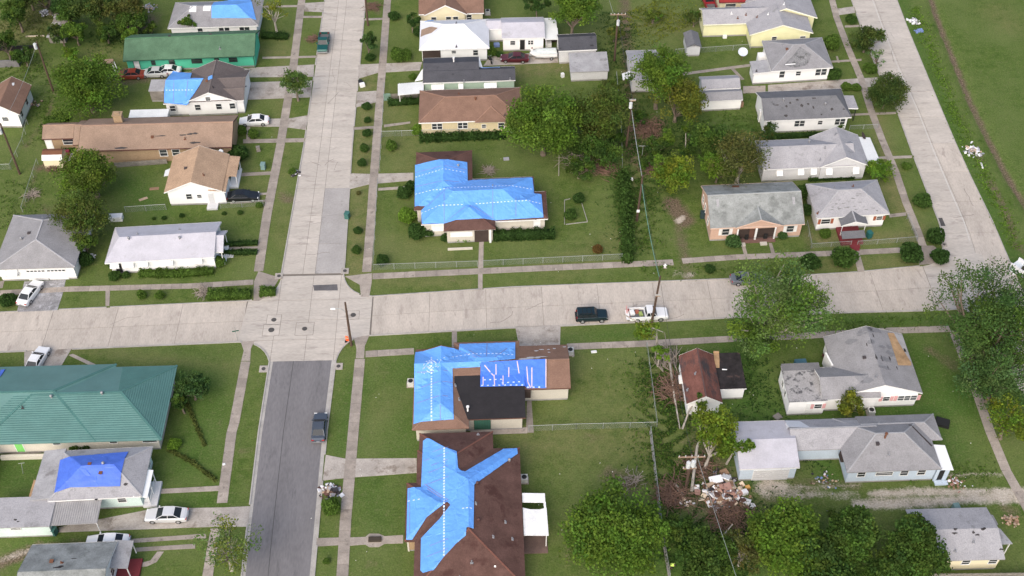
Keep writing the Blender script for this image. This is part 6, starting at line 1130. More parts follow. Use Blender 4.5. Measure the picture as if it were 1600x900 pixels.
# ------------------------------------------------------------------ utility poles and cables
def pole(label, p, h, arm=None, cans=(), lamp=None, sign=None, rz=0, lean=(0, 0), mtl=WOODPOLE, name='utility_pole'):
    t = thing(name, label, 'utility pole', (p[0], p[1], 0), rz, 'utility poles')
    obj('shaft', MB().tube([(0, 0, 0), (lean[0]*.5, lean[1]*.5, h*.5), (lean[0], lean[1], h)], [.19, .16, .12], 8), mtl, t)
    top = Vector((lean[0], lean[1], 0))
    if arm:
        for z, w in arm:
            obj('crossarm', MB().obox((top.x, top.y-.16, z), (w, .12, .14)), mat('arm_wood', (.30, .21, .15), var=.2), t)
            for k in range(5): obj('insulator', MB().cyl(top.x-w*.46+w*.23*k, top.y-.16, z+.07, z+.3, .06, 6), mat('insulator', (.5, .5, .48), rough=.3), t)
    for k, (dx, z) in enumerate(cans): obj('transformer', MB().cyl(top.x+dx, top.y-.25, z, z+.95, .27, 10).cyl(top.x+dx, top.y-.25, z+.95, z+1.1, .1, 6), mat('transformer_grey', (.55, .57, .58), rough=.5), t)
    if lamp:
        a = obj('lamp_arm', MB().tube([(0, 0, h-1.9), (-.6, 0, h-1.25), (-1.1, .0, h-1.15), (-1.45, 0, h-1.15)], .045, 6), STEEL, t); obj('lamp_head', MB().ball((-1.7, 0, h-1.17), (.38, .17, .12), 10, 5), TRIM, a)
    if sign: obj('notice', MB().box(-.22, -.24, sign, .22, -.2, sign+.5), TRIM, t)
    return t
pole('wooden pole with pale transformer in the overgrown north-west yard', (-71.55,163.62,0), 9.8, cans=((-.3, 8.6),))
pole('wooden pole at the west edge of the picture behind the garage house', (-71.62,142.24,0), 9.9, cans=((-.3, 8.2),))
pole('wooden pole on the east verge near the top of the concrete street', (-19.77,181.61,0), 9.8)
pole('alley pole with crossarm and transformer beside the charcoal roofed shed', (23.47,169.68,0), 9.7, arm=((9.4, 2.6),), cans=((.1, 7.4),))
pole('leaning alley pole with transformer above the pile of dead branches', (23.13,145.86,0), 10.1, arm=((9.7, .9),), cans=((-.25, 8.4),), lean=(.3, -.2))
pole('alley pole carrying a small white notice by the long hedge', (23.09,128.93,0), 8.9, sign=1.9, lean=(.15, 0))
pole('pole standing at the south kerb beside the white pickup', (22.95,108.27,0), 9.2, arm=((5.6, .6),), lean=(.35, 0))
pole('wooden street lamp pole at the south-east corner of the junction', (-17.96,105.36,0), 8.5, lamp=True, name='street_lamp')
pole('alley pole with two crossarms standing in the tree debris', (23.86,80.72,0), 7.6, arm=((7.3, 3.2), (5.0, 1.6)), cans=((-.25, 5.4), (.3, 5.6)))
GRC = mat('green_cable', (.13, .24, .19), rough=.5); DKC = mat('dark_cable', (.04, .045, .045), rough=.6); GYC = mat('grey_cable', (.30, .33, .32), rough=.5)
def cable(label, a, b_, sag=.6, r=.03, m=DKC):
    a, b_ = Vector(a), Vector(b_); pts = [a.lerp(b_, k/12)-Vector((0, 0, sag*4*(k/12)*(1-k/12))) for k in range(13)]
    tag(obj('power_cable', MB().tube([p-a for p in pts], r, 5), m, None, tuple(a)), label, 'cable', 'overhead cables')
A = (23.47,169.68,0); B_ = (23.13,145.86,0); C_ = (23.09,128.93,0); D_ = (22.95,108.27,0); E_ = (23.86,80.72,0); F_ = (-19.77,181.61,0)
cable('dark cable between the charcoal-shed alley pole and the leaning alley pole', (A[0], A[1], 9.3), (B_[0]+.3, B_[1]-.2, 9.8), .7)
cable('pale cable bundle from the leaning alley pole to the notice pole', (B_[0]+.3, B_[1], 7.8), (C_[0]+.15, C_[1], 8.3), .4, .05, GYC)
cable('green cable bundle dropping from the notice pole to the pole by the white pickup', (C_[0]+.15, C_[1], 7.3), (D_[0]+.35, D_[1], 8.6), 1.0, .055, GRC)
cable('thin dark cable from the notice pole to the pole by the white pickup', (C_[0]+.1, C_[1], 8.7), (D_[0]+.35, D_[1], 9.1), .8, .02)
cable('dark cable from the pickup-side pole to the two-armed pole in the debris', (D_[0]+.3, D_[1], 9.0), (E_[0], E_[1], 7.4), .9, .022)
cable('grey cable from the alley pole up to the far top edge', (A[0]-.8, A[1], 9.5), (A[0]-3, A[1]+42, 9.5), .9, .025, GYC)
cable('grey cable from two-armed debris pole southward over the undergrowth', (E_[0]+.6, E_[1], 7.4), (E_[0]+4.5, E_[1]-30, 8.5), .8, .022, GYC)
W1, W2 = (-71.55,163.62,0), (-71.62,142.24,0)
cable('pale cable between the two poles in the north-west yards', (W1[0], W1[1], 9.5), (W2[0], W2[1], 9.5), .7, .022, GYC)
# street name post, hazard panel, hydrant, small street things
t = thing('street_sign', 'street name post at the south-west corner of the junction', 'street sign', (*(-33.29,106.49,-0)[:2], 0), .2); obj('post', MB().cyl(0, 0, 0, 2.3, .035, 6), STEEL, t); obj('name_plate', MB().box(-.45, -.012, 2.08, .45, .012, 2.26), mat('sign_green', (.02, .10, .06)), t); obj('name_plate', MB().box(-.012, -.45, 2.28, .012, .45, 2.46), mat('sign_green', (.02, .10, .06)), t)
t = thing('hazard_panel', 'bright orange hazard panel leaning beside the street lamp pole', 'hazard sign', (*(-18.52,106.07,0)[:2], 0.02), -.2); obj('panel', MB().obox((0, 0, .62), (.42, .05, 1.15), 0, .12), mat('hazard_orange', (.85, .13, .04), rough=.5), t); obj('panel_stripe', MB().obox((0, -.045, .75), (.42, .02, .14), 0, .12), mat('hazard_stripe', (.9, .45, .3)), t); obj('foot', MB().box(-.35, -.25, 0, .35, .25, .07), BLACK, t)
def hydrant(p, label):
    t = thing('fire_hydrant', label, 'fire hydrant', (p[0], p[1], 0), 0, 'fire hydrants'); obj('barrel', MB().cyl(0, 0, 0, .6, .14, 10).ball((0, 0, .6), (.15, .15, .13), 10, 5), TRIM, t); obj('outlet', MB().tube([(-.25, 0, .42), (.25, 0, .42)], .07, 8), TRIM, t); obj('base', MB().box(-.25, -.25, 0, .25, .25, .06), CONC2, t)
hydrant((26.1,118.98,0), 'white hydrant on the verge near the dirt driveway')
def bin_(p, label, c, h=1.05, name='wheelie_bin'):
    t = thing(name, label, 'bin', (p[0], p[1], .0), rnd.uniform(-.4, .4), 'rubbish bins'); obj('body', MB().slab([(-.33, -.36, h), (.33, -.36, h), (.33, .36, h), (-.33, .36, h)], h-.08), c, t); obj('lid', MB().slab([(-.36, -.42, h+.05), (.36, -.42, h+.05), (.36, .36, h+.13), (-.36, .36, h+.13)], .07), c, t)
    for s in (-1, 1): obj('wheel', MB().tube([(s*.33, .3, .12), (s*.26, .3, .12)], .12, 8), BLACK, t)
BING = mat('bin_green', (.045, .13, .115), rough=.5); BINT = mat('bin_teal', (.02, .11, .105), rough=.5); BINK = mat('bin_dark', (.03, .05, .055), rough=.5); BINL = mat('bin_pale_teal', (.16, .25, .24), rough=.5)
bin_((-20.13,130.7,0), 'green bin standing at the east kerb of the concrete street', BING); bin_((-33.95,142.42,0), 'grey green bin on the lawn beside the west footpath', BINL); bin_((56.87,124.38,0), 'dark teal bin beside the red porch steps', BINT); bin_((32.95,129.35,0), 'dark bin against the west wall of the pink house', BINK); bin_((55.73,77.05,0), 'pale teal bin on the gravel track behind the torn tin roof', BINL); bin_((-50.88,77,0), 'green bin beside the flat roofed outbuilding', BING)
t = thing('bin', 'white-lidded black bin lying at the kerb of the concrete street', 'bin', (*(-19.91,163.83,0)[:2], .3), -1.2, 'rubbish bins'); obj('body', MB().box(-.8, -.33, -.26, .2, .33, .35), BLACK, t); obj('lid', MB().box(.2, -.4, -.28, .75, .4, .4), TRIM, t)
def aircon(p, label, z=0):
    t = thing('air_conditioner', label, 'air conditioner', (p[0], p[1], z), 0, 'outdoor air conditioners'); obj('case', MB().box(-.42, -.42, .05, .42, .42, .8), mat('ac_case', (.50, .50, .48)), t); obj('fan_grille', MB().cyl(0, 0, .8, .84, .32, 12), BLACK, t); obj('pad', MB().box(-.55, -.55, 0, .55, .55, .06), CONC2, t)
aircon((-9.76,98.35,0), 'outdoor air conditioner at the west wall of the two-tarp house'); aircon((11.43,103.16,0), 'outdoor air conditioner at the east corner of the two-tarp house'); aircon((4.47,82.87,0), 'outdoor air conditioner at the east wall of the maroon roofed house'); aircon((49.24,91.9,0), 'outdoor air conditioner south of the storm-stripped house'); aircon((1.76,184.74,0), 'outdoor air conditioner at the corner of the cream gabled house')
t = thing('satellite_dish', 'big pale satellite dish on a post behind the diamond-patched hip roof house', 'satellite dish', (*(45.46,169.09,0)[:2], 0)); obj('mast', MB().cyl(0, 0, 0, 1.7, .05, 6), RUST, t)
mb = MB(); n_ = 16
mb.v.append((0, 0, 1.7)); 
for k in range(n_): a = 2*math.pi*k/n_; mb.v.append((.85*math.cos(a), .85*math.sin(a)*.75-.2, 2.0+.85*math.sin(a)*.55))
mb.f = [(0, 1+k, 1+(k+1) % n_) for k in range(n_)]; obj('dish', mb, mat('dish_grey', (.55, .58, .62), rough=.4), t)
t = thing('satellite_dish', 'small round satellite dish on the brick house eave near the tan gable', 'satellite dish', (*(-40.07,143.01,3)[:2], 2.9)); obj('dish', MB().ball((0, -.1, .4), (.38, .14, .38), 12, 6), mat('dish_grey', (.55, .58, .62), rough=.4), t); obj('arm', MB().tube([(0, .1, 0), (0, 0, .4)], .04, 5), STEEL, t)

# ------------------------------------------------------------------ people
SKIN = mat('skin', (.30, .17, .12), rough=.6)
def person(label, p, rz, top, legs, bend=0.0, hat=None, arms='down'):
    t = thing('person', label, 'person', (p[0], p[1], .04), rz)
    f = lambda y, z: (y*math.cos(bend)-(z-.95)*math.sin(bend) if z > .95 else y, .95+(z-.95)*math.cos(bend)+y*math.sin(bend) if z > .95 else z)
    V = []; Ed = []; Rd = []
    def add(x, y, z, r, par):
        yy, zz = f(y, z); V.append((x, yy, zz)); Rd.append(r)
        if par is not None: Ed.append((par, len(V)-1))
        return len(V)-1
    pel = add(0, 0, .95, .145, None); ch = add(0, .0, 1.2, .15, pel); sh_ = add(0, 0, 1.42, .13, ch); nk = add(0, 0, 1.53, .06, sh_); hd = add(0, -.02, 1.62, .085, nk); hd2 = add(0, -.02, 1.72, .09, hd); add(0, -.1, 1.63, .03, hd)
    for s in (-1, 1):
        hp = add(s*.10, 0, .88, .10, pel); kn = add(s*.12, -.05 if s > 0 else .04, .5, .07, hp); an = add(s*.13, .02, .1, .048, kn); add(s*.14, -.16, .04, .045, an)
        so = add(s*.2, 0, 1.40, .065, sh_); el = add(s*.27, .03, 1.12, .048, so); wr = add(s*.26, -.08, .88, .036, el); pm = add(s*.26, -.10, .80, .035, wr)
        for j in range(4): k = add(s*(.235+.018*j), -.12-.004*j, .735, .011, pm); add(s*(.235+.018*j), -.135, .70+.006*abs(j-1.5), .009, k)
        k = add(s*.215, -.13, .80, .012, pm); add(s*.20, -.15, .765, .010, k)
    me = bpy.data.meshes.new('body'); me.from_pydata(V, Ed, [])
    o = link('body', me, t); o.modifiers.new('skin', 'SKIN')
    for i, r in enumerate(Rd): me.skin_vertices[0].data[i].radius = (r, r)
    me.skin_vertices[0].data[0].use_root = True
    sb = o.modifiers.new('sub', 'SUBSURF'); sb.levels = 1; sb.render_levels = 1; me.materials.append(SKIN)
    def garment(nm, lst, m, n=10):
        mb = MB()
        for seg in lst: pts = []; [pts.append((x, *f(y, z))) for x, y, z, r in seg]; mb.tube(pts, [q_[3] for q_ in seg], n)
        return obj(nm, mb, m, t, smooth=True)
    garment('shirt', [[(0, 0, .90, .185), (0, 0, 1.1, .19), (0, 0, 1.3, .20), (0, 0, 1.45, .17), (0, 0, 1.5, .09)], [(-.14, 0, 1.43, .09), (-.24, .02, 1.25, .075), (-.275, .03, 1.14, .065)], [(.14, 0, 1.43, .09), (.24, .02, 1.25, .075), (.275, .03, 1.14, .065)]], top)
    garment('trousers', [[(-.06, 0, .97, .13), (-.11, 0, .82, .115), (-.12, .04, .5, .09), (-.13, .02, .12, .075)], [(.06, 0, .97, .13), (.11, 0, .82, .115), (.12, -.05, .5, .09), (.13, .02, .12, .075)]], legs)
    yy, zz = f(-.01, 1.74); obj('hat' if hat else 'hair', MB().ball((0, yy, zz), (.115, .13, .085), 10, 5), hat or BLACK, t)
    for s in (-1, 1):
        yy, zz = f(-.105, 1.655); obj('eye', MB().ball((s*.035, yy, zz), .012, 6, 4), BLACK, t); obj('shoe', MB().ball((s*.14, -.08, .05), (.055, .15, .055), 8, 4), BLACK, t)
    return t
HIV = mat('hivis', (.55, .75, .15))
person('person in a lime yellow high-visibility top bending by the alley fence', (20.83,70.21,0), .6, HIV, mat('dark_trousers', (.03, .03, .04)), .75)
person('person in a white shirt and dark blue trousers standing beside the boat', (9.22,171.39,0), 2.6, TRIM, mat('denim', (.03, .05, .10)), 0, mat('red_cap', (.25, .03, .03)))

# ------------------------------------------------------------------ fences
LINKM = mat('chain_link', (.30, .34, .32), rough=.5)
def chainfence(label, line, h=1.15, gap=None, step=3.0, mesh_=.3, kerb_=False, wire=.022, name='chain_link_fence', cat='fence'):
    o0 = Vector((line[0][0], line[0][1], 0)); t = thing(name, label, cat, tuple(o0), 0, 'chain-link fences')
    ln = [Vector(p[:2])-o0.xy for p in line]; mb = MB(); rail = MB()
    pm = cached(('cfpost', h), lambda: MB().cyl(0, 0, 0, h+.05, .035, 6), 'post', STEEL)
    for a, b_ in zip(ln, ln[1:]):
        L = (b_-a).length; n = max(1, round(L/step)); d = (b_-a).normalized()
        for k in range(n+1): q_ = a.lerp(b_, k/n); link('post', pm, t, (q_.x, q_.y, 0))
        rail.tube([(a.x, a.y, h), (b_.x, b_.y, h)], .028, 5)
        m = int(L/mesh_); pr = Vector((-d.y, d.x))*.004; w = wire
        for k in range(-int(h/mesh_), m+1):
            for s in (1, -1):
                x0, x1 = k*mesh_, k*mesh_+h
                z0, z1 = (0.03, h) if s > 0 else (h, 0.03)
                if x0 < 0: z0 += (z1-z0)*(-x0)/(x1-x0); x0 = 0
                if x1 > L: z1 = z0+(z1-z0)*(L-x0)/(x1-x0+1e-9); x1 = L
                if x1-x0 < .05: continue
                p, q_ = a+d*x0, a+d*x1; mb.poly([(p.x+pr.x*s, p.y+pr.y*s, z0-w/2), (q_.x+pr.x*s, q_.y+pr.y*s, z1-w/2), (q_.x+pr.x*s, q_.y+pr.y*s, z1+w/2), (p.x+pr.x*s, p.y+pr.y*s, z0+w/2)])
    obj('top_rail', rail, STEEL, t); kind(obj('wire_mesh', mb, LINKM, t), 'stuff')
    if kerb_: 
        kb = MB()
        for a, b_ in zip(ln, ln[1:]): d = (b_-a).normalized(); pr = Vector((-d.y, d.x))*.12; kb.slab([(a.x-pr.x, a.y-pr.y, .2), (b_.x-pr.x, b_.y-pr.y, .2), (b_.x+pr.x, b_.y+pr.y, .2), (a.x+pr.x, a.y+pr.y, .2)], .2)
        obj('footing', kb, mat('fence_footing', (.24, .23, .22), var=.2), t)
    return t
chainfence('chain-link fence along the south and west of the blue tarped corner lot', [(20.1,120.78,0),(0.01,119.98,-0)])
chainfence('chain-link fence west of the front walk, up to the blue tarped lot driveway', [(-0.82,119.93,0),(-15.71,119.64,0),(-15.95,138.43,0)])
chainfence('chain-link fence along the footpath north of the blue tarped house driveway', [(-15.79,141.3,0),(-15.82,149.68,0),(-15.99,163.01,0)]); chainfence('low chain-link fence south of the buff house garden hedge', [(-15.83,149.84,0),(-6.26,150.07,0),(5.1,150.08,0)])
chainfence('chain-link fence on the east side of the mown yard beside the two-tarp house', [(21.75,103.88,0),(21.67,97.02,0),(21.57,90.45,-0)]); chainfence('chain-link fence between the two-tarp house yard and the maroon house yard', [(5.32,90.32,0),(11.33,90.45,0),(21.57,90.45,-0)])
chainfence('grey alley fence on a concrete footing east of the maroon house yard', [(20.68,89.77,0),(20.53,81.56,0),(20.37,74.38,0),(20.52,68.9,0)], kerb_=True, wire=.03)
chainfence('sagging chain-link fence by the north-south path behind the garage house', [(-68.87,133.33,0),(-69.08,137.97,0),(-69.31,144.48,0)]); chainfence('chain-link fence around the far west yard beside the edge pole', [(-75.94,143.27,-0),(-73.19,143.35,0),(-72.9,149.63,0),(-73.42,154.55,0)])
chainfence('low chain-link fence south of the tan gable house', [(-53.43,132.9,0),(-47.49,133.31,0)]); chainfence('low chain-link fence running east from the tan gable house to the footpath', [(-39.35,133.37,0),(-32.96,133.76,0)])
chainfence('front fence of the small corner house with the red steps, east part', [(54.76,122.67,0),(63.74,123.37,0),(63.6,128.22,-0)], h=.95); chainfence('front and side fence of the small corner house, west part', [(53.82,122.7,0),(47.9,122.33,0),(48.25,127.24,0)], h=.95)
chainfence('short fence from the spotted roof house to the far street footpath', [(59.84,149.57,0),(64.4,149.78,0)], h=.9); chainfence('fence line behind the pale yellow house yard', [(34.26,171.29,0),(41.42,171.87,0),(47.6,172.48,0)], h=1.1)
chainfence('fence along the alley on its west side below the grey shed', [(23.37,165.02,0),(22.81,151.08,0),(22.06,141.18,0)], h=1.1)
def plankfence(label, line, h=1.6, w=.14, gap=.03, m=GREYWOOD, name='plank_fence'):
    o0 = Vector((line[0][0], line[0][1], 0)); t = thing(name, label, 'fence', tuple(o0), 0, 'plank fences')
    a, b_ = Vector(line[0][:2])-o0.xy, Vector(line[1][:2])-o0.xy; L = (b_-a).length; n = int(L/(w+gap)); d = (b_-a).normalized(); rz = math.atan2(d.y, d.x)
    for k in range(n): q_ = a+d*((k+.5)*L/n); pm = cached(('plk', h, k % 4), lambda: MB().box(-w/2, -.012, 0.03, w/2, .012, h+rnd.uniform(-.05, .04)), 'plank', m); link('plank', pm, t, (q_.x, q_.y, 0), rz)
    for z in (.4, h-.3): obj('rail', MB().tube([(a.x, a.y, z), (b_.x, b_.y, z)], .04, 4), m, t)
plankfence('weathered grey plank fence along the bottom edge below the torn tin roof', [(50.13,67.78,-0),(63.19,67.56,0)])
plankfence('short dark plank fence under the white tin carport', [(-14.78,159.79,0),(-10.2,160.01,0)], 1.1); plankfence('green garden screen beside the white tin carport', [(-15.93,159.29,0),(-14.77,159.44,0)], 1.5, m=mat('green_screen', (.16, .26, .22)))
plankfence('dark low fence along the south wall of the long brick house', [(-57.15,143.37,0),(-49.12,144.07,0)], 1.0)

# ------------------------------------------------------------------ trees and shrubs
LEAF = leafmat('leaf', (0.100, 0.155, 0.034)); 
def cols(kind_):
    return {'bright': (1.3, 1.5, .85), 'green': (.95, 1.08, .85), 'dark': (.46, .62, .66), 'mid': (.62, .78, .75), 'olive': (1.05, .85, .95), 'yellow': (1.75, 1.35, .7), 'grey': (1.2, 1.3, 1.9), 'brownish': (1.25, .82, 1.2), 'darkgrey': (.72, .92, 1.25), 'red': (1.5, .6, .9)}[kind_]
def tree(label, c, kind_='green', n=3500, size=.42, flat=.85, trunk=None, seed=None, lobes=7, sparse=1.0, solid=False, clump=100, cr=(.10, .18), bark=BARK, group=None, mix=None, name='tree', limbs=10, base=None, cat='tree', lean=(0, 0)):
    x, y, hc, R = c; R *= 1.17; hc *= 1.08; n = int(n*2.3); size *= .84; g = np.random.default_rng(seed if seed is not None else int(abs(x*31+y*17)) % 9999)
    bx, by = (base[0], base[1]) if base else (x, y)
    t = thing(name, label, cat, (bx, by, 0), 0, group); off = np.array([x-bx, y-by, 0])
    # uneven crown: a few overlapping lobes around the centre
    lob = []
    for k in range(lobes):
        d = g.normal(size=3); d /= np.linalg.norm(d); d[2] = d[2]*.8; rr = R*g.uniform(.38, .62)
        lob.append((np.array([0, 0, hc])+d*(R-rr)*np.array([1, 1, flat])*g.uniform(.75, 1.08), rr))
    lob.append((np.array([0, 0, hc]), R*.55))
    ncl = max(10, int(n/clump)); cen = []; tin = []; clc = []; base_t = np.array(cols(kind_)); alt = np.array(cols(mix)) if mix else base_t
    for k in range(ncl):
        lc, lr = lob[g.integers(len(lob))]; d = g.normal(size=3); d /= np.linalg.norm(d)
        if d[2] < -.35: d[2] *= -.6
        clc.append((lc+d*lr*g.uniform(.62, 1.02)*np.array([1, 1, flat]), R*g.uniform(*cr)))
    if solid: clc = [(np.array([0, 0, hc])+dd*R*g.uniform(.5, .88), R*.17) for dd in (v_/np.linalg.norm(v_) for v_ in g.normal(size=(ncl, 3))) if dd[2] > -.75]
    for cc_, cr in clc:
        m = int(n/ncl*g.uniform(.5, 1.5)*(sparse if g.random() < .7 else sparse*.5)); 
        if m < 2: continue
        v = np.clip(g.normal(size=(m, 3)), -1.45, 1.45)*cr*np.array([.78, .78, .52]); cen.append(cc_+v)
        w = g.random(); bt = base_t*(1-w*.9)+alt*w*.9 if mix else base_t
        tin.append(np.tile(bt*g.uniform(.74, 1.26)*np.array([g.uniform(.88, 1.18), 1, g.uniform(.85, 1.15)]), (m, 1))*g.uniform(.78, 1.22, (m, 1)))
    cen = np.vstack(cen)+off; tin = np.vstack(tin); cen[:, 2] = np.maximum(cen[:, 2], .25)
    link('crown', leafmesh('crown', cen, size*g.uniform(.6, 1.25, len(cen)), tin, LEAF), t)
    mb = MB(); zf = max(hc-R*flat*.75, hc*.22); tr = trunk or max(.12, R*.055)
    ctr = Vector((off[0], off[1], hc)); fork = Vector((off[0]*.35, off[1]*.35, zf))
    mb.tube([(0, 0, 0), tuple(fork*.5+Vector((g.normal()*.1, g.normal()*.1, 0))), tuple(fork)], [tr*1.3, tr, tr*.85], 8)
    idx = g.permutation(len(clc))[:limbs*2]
    for j, k in enumerate(idx):
        e = Vector(clc[k][0]+off); mid_ = fork.lerp(e, .5)+Vector((g.normal()*R*.07, g.normal()*R*.07, R*.06)); rr = tr*(.5 if j < limbs else .24)
        mb.tube([tuple(fork.lerp(Vector((0, 0, 0)), .04*(j % 3))), tuple(mid_), tuple(e)], [rr, rr*.6, rr*.18], 5)
    obj('trunk', mb, bark, t); return t
# west side
tree('big round green tree west of the red car drive', (-63.46,157.74,4.2,5.81), 'green', 9000, .40, .85, mix='bright', lobes=11)
tree('leaning half-toppled tree north of the white plastic box', (-58.41,136.55,3.8,4.8), 'bright', 5200, .38, .8, mix='olive', lobes=8)
tree('thin olive tree over the garage house roof', (-58.05,127.61,4.2,4.62), 'olive', 5600, .34, .85, mix='green', sparse=.85, bark=PALEBARK, limbs=14)
tree('small olive leaved tree at the foot of the garage house roof', (-56.89,123.38,2.6,1.83), 'green', 1100, .34, .9)
tree('tall dark tree at the top of the overgrown north-west yard', (-66.8,180.86,5,3.81), 'dark', 3600, .42, mix='olive', lobes=8)
tree('brownish green tree behind the white tarped house at the far edge', (-62.3,181.12,4.5,3.6), 'olive', 3200, .42, mix='brownish', lobes=8)
tree('dark bushy tree north of the collapsed shed', (-72.18,181.35,4,3.15), 'dark', 2600, .42, mix='green'); tree('green bush tree beside the collapsed shed', (-70.1,176.85,3,2.67), 'green', 2000, .38, mix='bright'); tree('weedy green tree behind the low lean-to', (-70.21,171.79,2,1.65), 'bright', 900, .36)
tree('low bushy tree at the west end of the green house', (-61.48,176.45,2.2,2.23), 'green', 1500, .36, mix='bright'); tree('low round bush tree between the green house and the dark trees', (-57.75,179.01,1.6,1.35), 'green', 700, .34)
tree('scrubby tree at the west edge above the roofless block foundation', (-81.06,172.9,3,2.63), 'dark', 1700, .4, mix='green'); tree('scrubby tree in the top west corner', (-80.84,188.09,3,2.54), 'green', 1500, .4, mix='olive'); tree('light green tree in front of the far edge white house', (-50.53,178.3,3,1.57), 'green', 1000, .34)
tree('sparse small street tree over the west footpath', (-30.16,159.74,3.6,2.63), 'green', 2000, .34, .8, mix='grey', sparse=.8, limbs=12)
tree('nearly bare tall tree beside the green house porch', (-35.67,177.26,5.5,3.1), 'yellow', 620, .32, 1.0, bark=PALEBARK, sparse=.6, limbs=22, base=(-35.6,178.82,0))
tree('young feathery dark tree on the east verge', (-19.02,171.92,2.8,1.87), 'dark', 1300, .34, 1.15, mix='darkgrey', lobes=5)
tree('half bare tree over the footpath near the mossy roofed house', (-29.48,71.55,4.5,3.58), 'grey', 1900, .32, .85, mix='yellow', sparse=.6, bark=PALEBARK, limbs=26)
tree('dark fan leaved small tree at the east end of the teal roof', (-37.49,96.67,2.4,2.21), 'dark', 2600, .34, .8, mix='darkgrey'); tree('small green tree south of the fan leaved tree by the teal roof', (-38.56,94.47,1.8,1.3), 'dark', 900, .34, mix='green')
tree('dark green tree at the bottom edge near the torn tin roof', (44.52,66.45,3,3.13), 'dark', 4500, .42, mix='green'); tree('dark leafy bush tree by the alley fence below the two-armed pole', (22.1,73.81,2.2,1.92), 'dark', 1800, .4, mix='green'); tree('dark shade tree north of the collapsed shed yard', (-77.4,186.82,4,4.58), 'dark', 3600, .42, mix='olive'); tree('dark green tree over the weeds between shed and trees', (-64.99,177.31,2.6,2.46), 'dark', 1600, .4, mix='green'); tree('dark bush tree at the shady alley end of the buff house', (15.07,138.77,2.2,2.36), 'dark', 1500, .38, mix='green')
tree('dark tree in the far north-west corner behind the weeds', (-81.05,181.18,4,2.92), 'dark', 2200, .42, mix='green'); tree('shady green tree between the collapsed shed and the far white house', (-60.17,179.14,3.4,2.69), 'green', 2200, .4, mix='dark'); tree('dark green tree behind the north-west transformer pole', (-72.36,176.13,3,2.22), 'dark', 1600, .4, mix='olive'); tree('low scrub tree north of the roofless block foundation', (-77.58,170.86,2,1.97), 'dark', 1200, .38, mix='green')
# middle block
tree('big bright green tree behind the blue tarped house', (9.86,144.64,6,5.74), 'bright', 11000, .44, .95, mix='green', lobes=12)
tree('large olive tree between the bright tree and the alley', (18.34,148.04,4.8,5.25), 'olive', 6500, .38, .85, mix='green', lobes=11); tree('dark green undergrowth tree at the alley foot of the olive tree', (18.23,141.58,2.6,3.77), 'green', 3600, .38, .8, mix='dark')
tree('bright green tree behind the white cottage', (16.52,176.65,5,4.24), 'bright', 4600, .42, mix='green', lobes=9); tree('dark green tree at the top edge west of the bright cottage tree', (10.4,181.61,4,2.05), 'dark', 1300, .4)
tree('shadowy green tree at the west end of the cream gabled house', (-11.67,179.28,2.2,1.59), 'dark', 900, .36)
# beyond the alley
tree('tall dark green tree standing in front of the pale grey garage', (29.07,155.96,6.2,4.55), 'green', 7000, .4, 1.2, mix='bright', lobes=10); tree('yellow green tree south of the pale grey garage', (31.73,152.44,4.2,4.12), 'olive', 5600, .38, .95, mix='yellow', lobes=9)
tree('bright small tree north of the sawdust patch', (29.18,135.77,3.4,3.3), 'bright', 3800, .38, .95, mix='yellow', lobes=8); tree('dark bush tree west of the pink house back corner', (27.31,143.06,2.2,1.8), 'dark', 1200, .36, mix='green')
tree('dark green tree in the pink house back yard', (35.59,142.93,3.4,3.59), 'green', 4200, .38, mix='dark'); tree('green bush tree behind the pink house', (36.18,137.24,3,2.74), 'bright', 2600, .36); tree('olive half bare tree overhanging the pink house roof', (39.45,137.06,4.6,4.85), 'olive', 5600, .34, .85, mix='brownish', sparse=.75, bark=PALEBARK, limbs=22)
tree('shrubby tree against the spotted roof house', (45.12,145.75,2.2,2.23), 'dark', 1500, .36, mix='olive', sparse=.8)
tree('broad low olive shrub tree on the far street verge', (67.28,171.06,2.6,2.89), 'dark', 2900, .34, .8, mix='olive'); tree('round dark clipped evergreen beside the far street', (66.73,155.14,3,3.04), 'dark', 6500, .28, 1.0, solid=True, limbs=0, trunk=.2, mix='olive'); tree('thin pale flowering tree between the two verge evergreens', (68.18,166.37,2.4,1.97), 'grey', 500, .34, sparse=.6, limbs=14)
tree('bright leafy shrub tree at the corner of the light grey house', (61.2,137.63,1.7,2.37), 'bright', 2000, .36, .75)
for (px_, lab, kd, mx) in (((26.17,151.69,1.8,1.55), 'dark bush beside the alley pole, foot of the tall green tree', 'dark', 'green'), ((29.28,145.72,1.8,1.72), 'green bush south of the yellow green tree', 'green', 'bright'), ((33.42,147.7,1.8,1.63), 'low green bush at the north of the pink house yard', 'bright', 'green'), ((39.43,145.67,2,2.03), 'dark bush west of the shrubby spotted house tree', 'dark', 'green'), ((32.4,142.47,1.8,1.7), 'dark bush around the broken white snag', 'dark', 'green'), ((21.81,158.75,2,1.91), 'olive bush at the west fence of the alley', 'olive', 'green'), ((21.42,146.41,1.8,1.62), 'dark bush by the alley fence below the olive tree', 'dark', 'green'), ((25.87,140.37,1.5,1.39), 'green bush at the alley edge by brown brush', 'green', 'dark'), ((23.87,175.45,2,1.8), 'green bush at the alley pole by the charcoal shed', 'green', 'olive'), ((31.29,180.88,1.6,1.83), 'olive bush in the weedy yard at the top', 'olive', 'bright'), ((38.61,179.66,1.6,1.71), 'green bush by the red pickup yard', 'green', 'olive')):
    tree(lab, px_, kd, 900, .36, .85, mix=mx, lobes=5, limbs=4, name='bush', cat='bush', group='bushes along the alley')
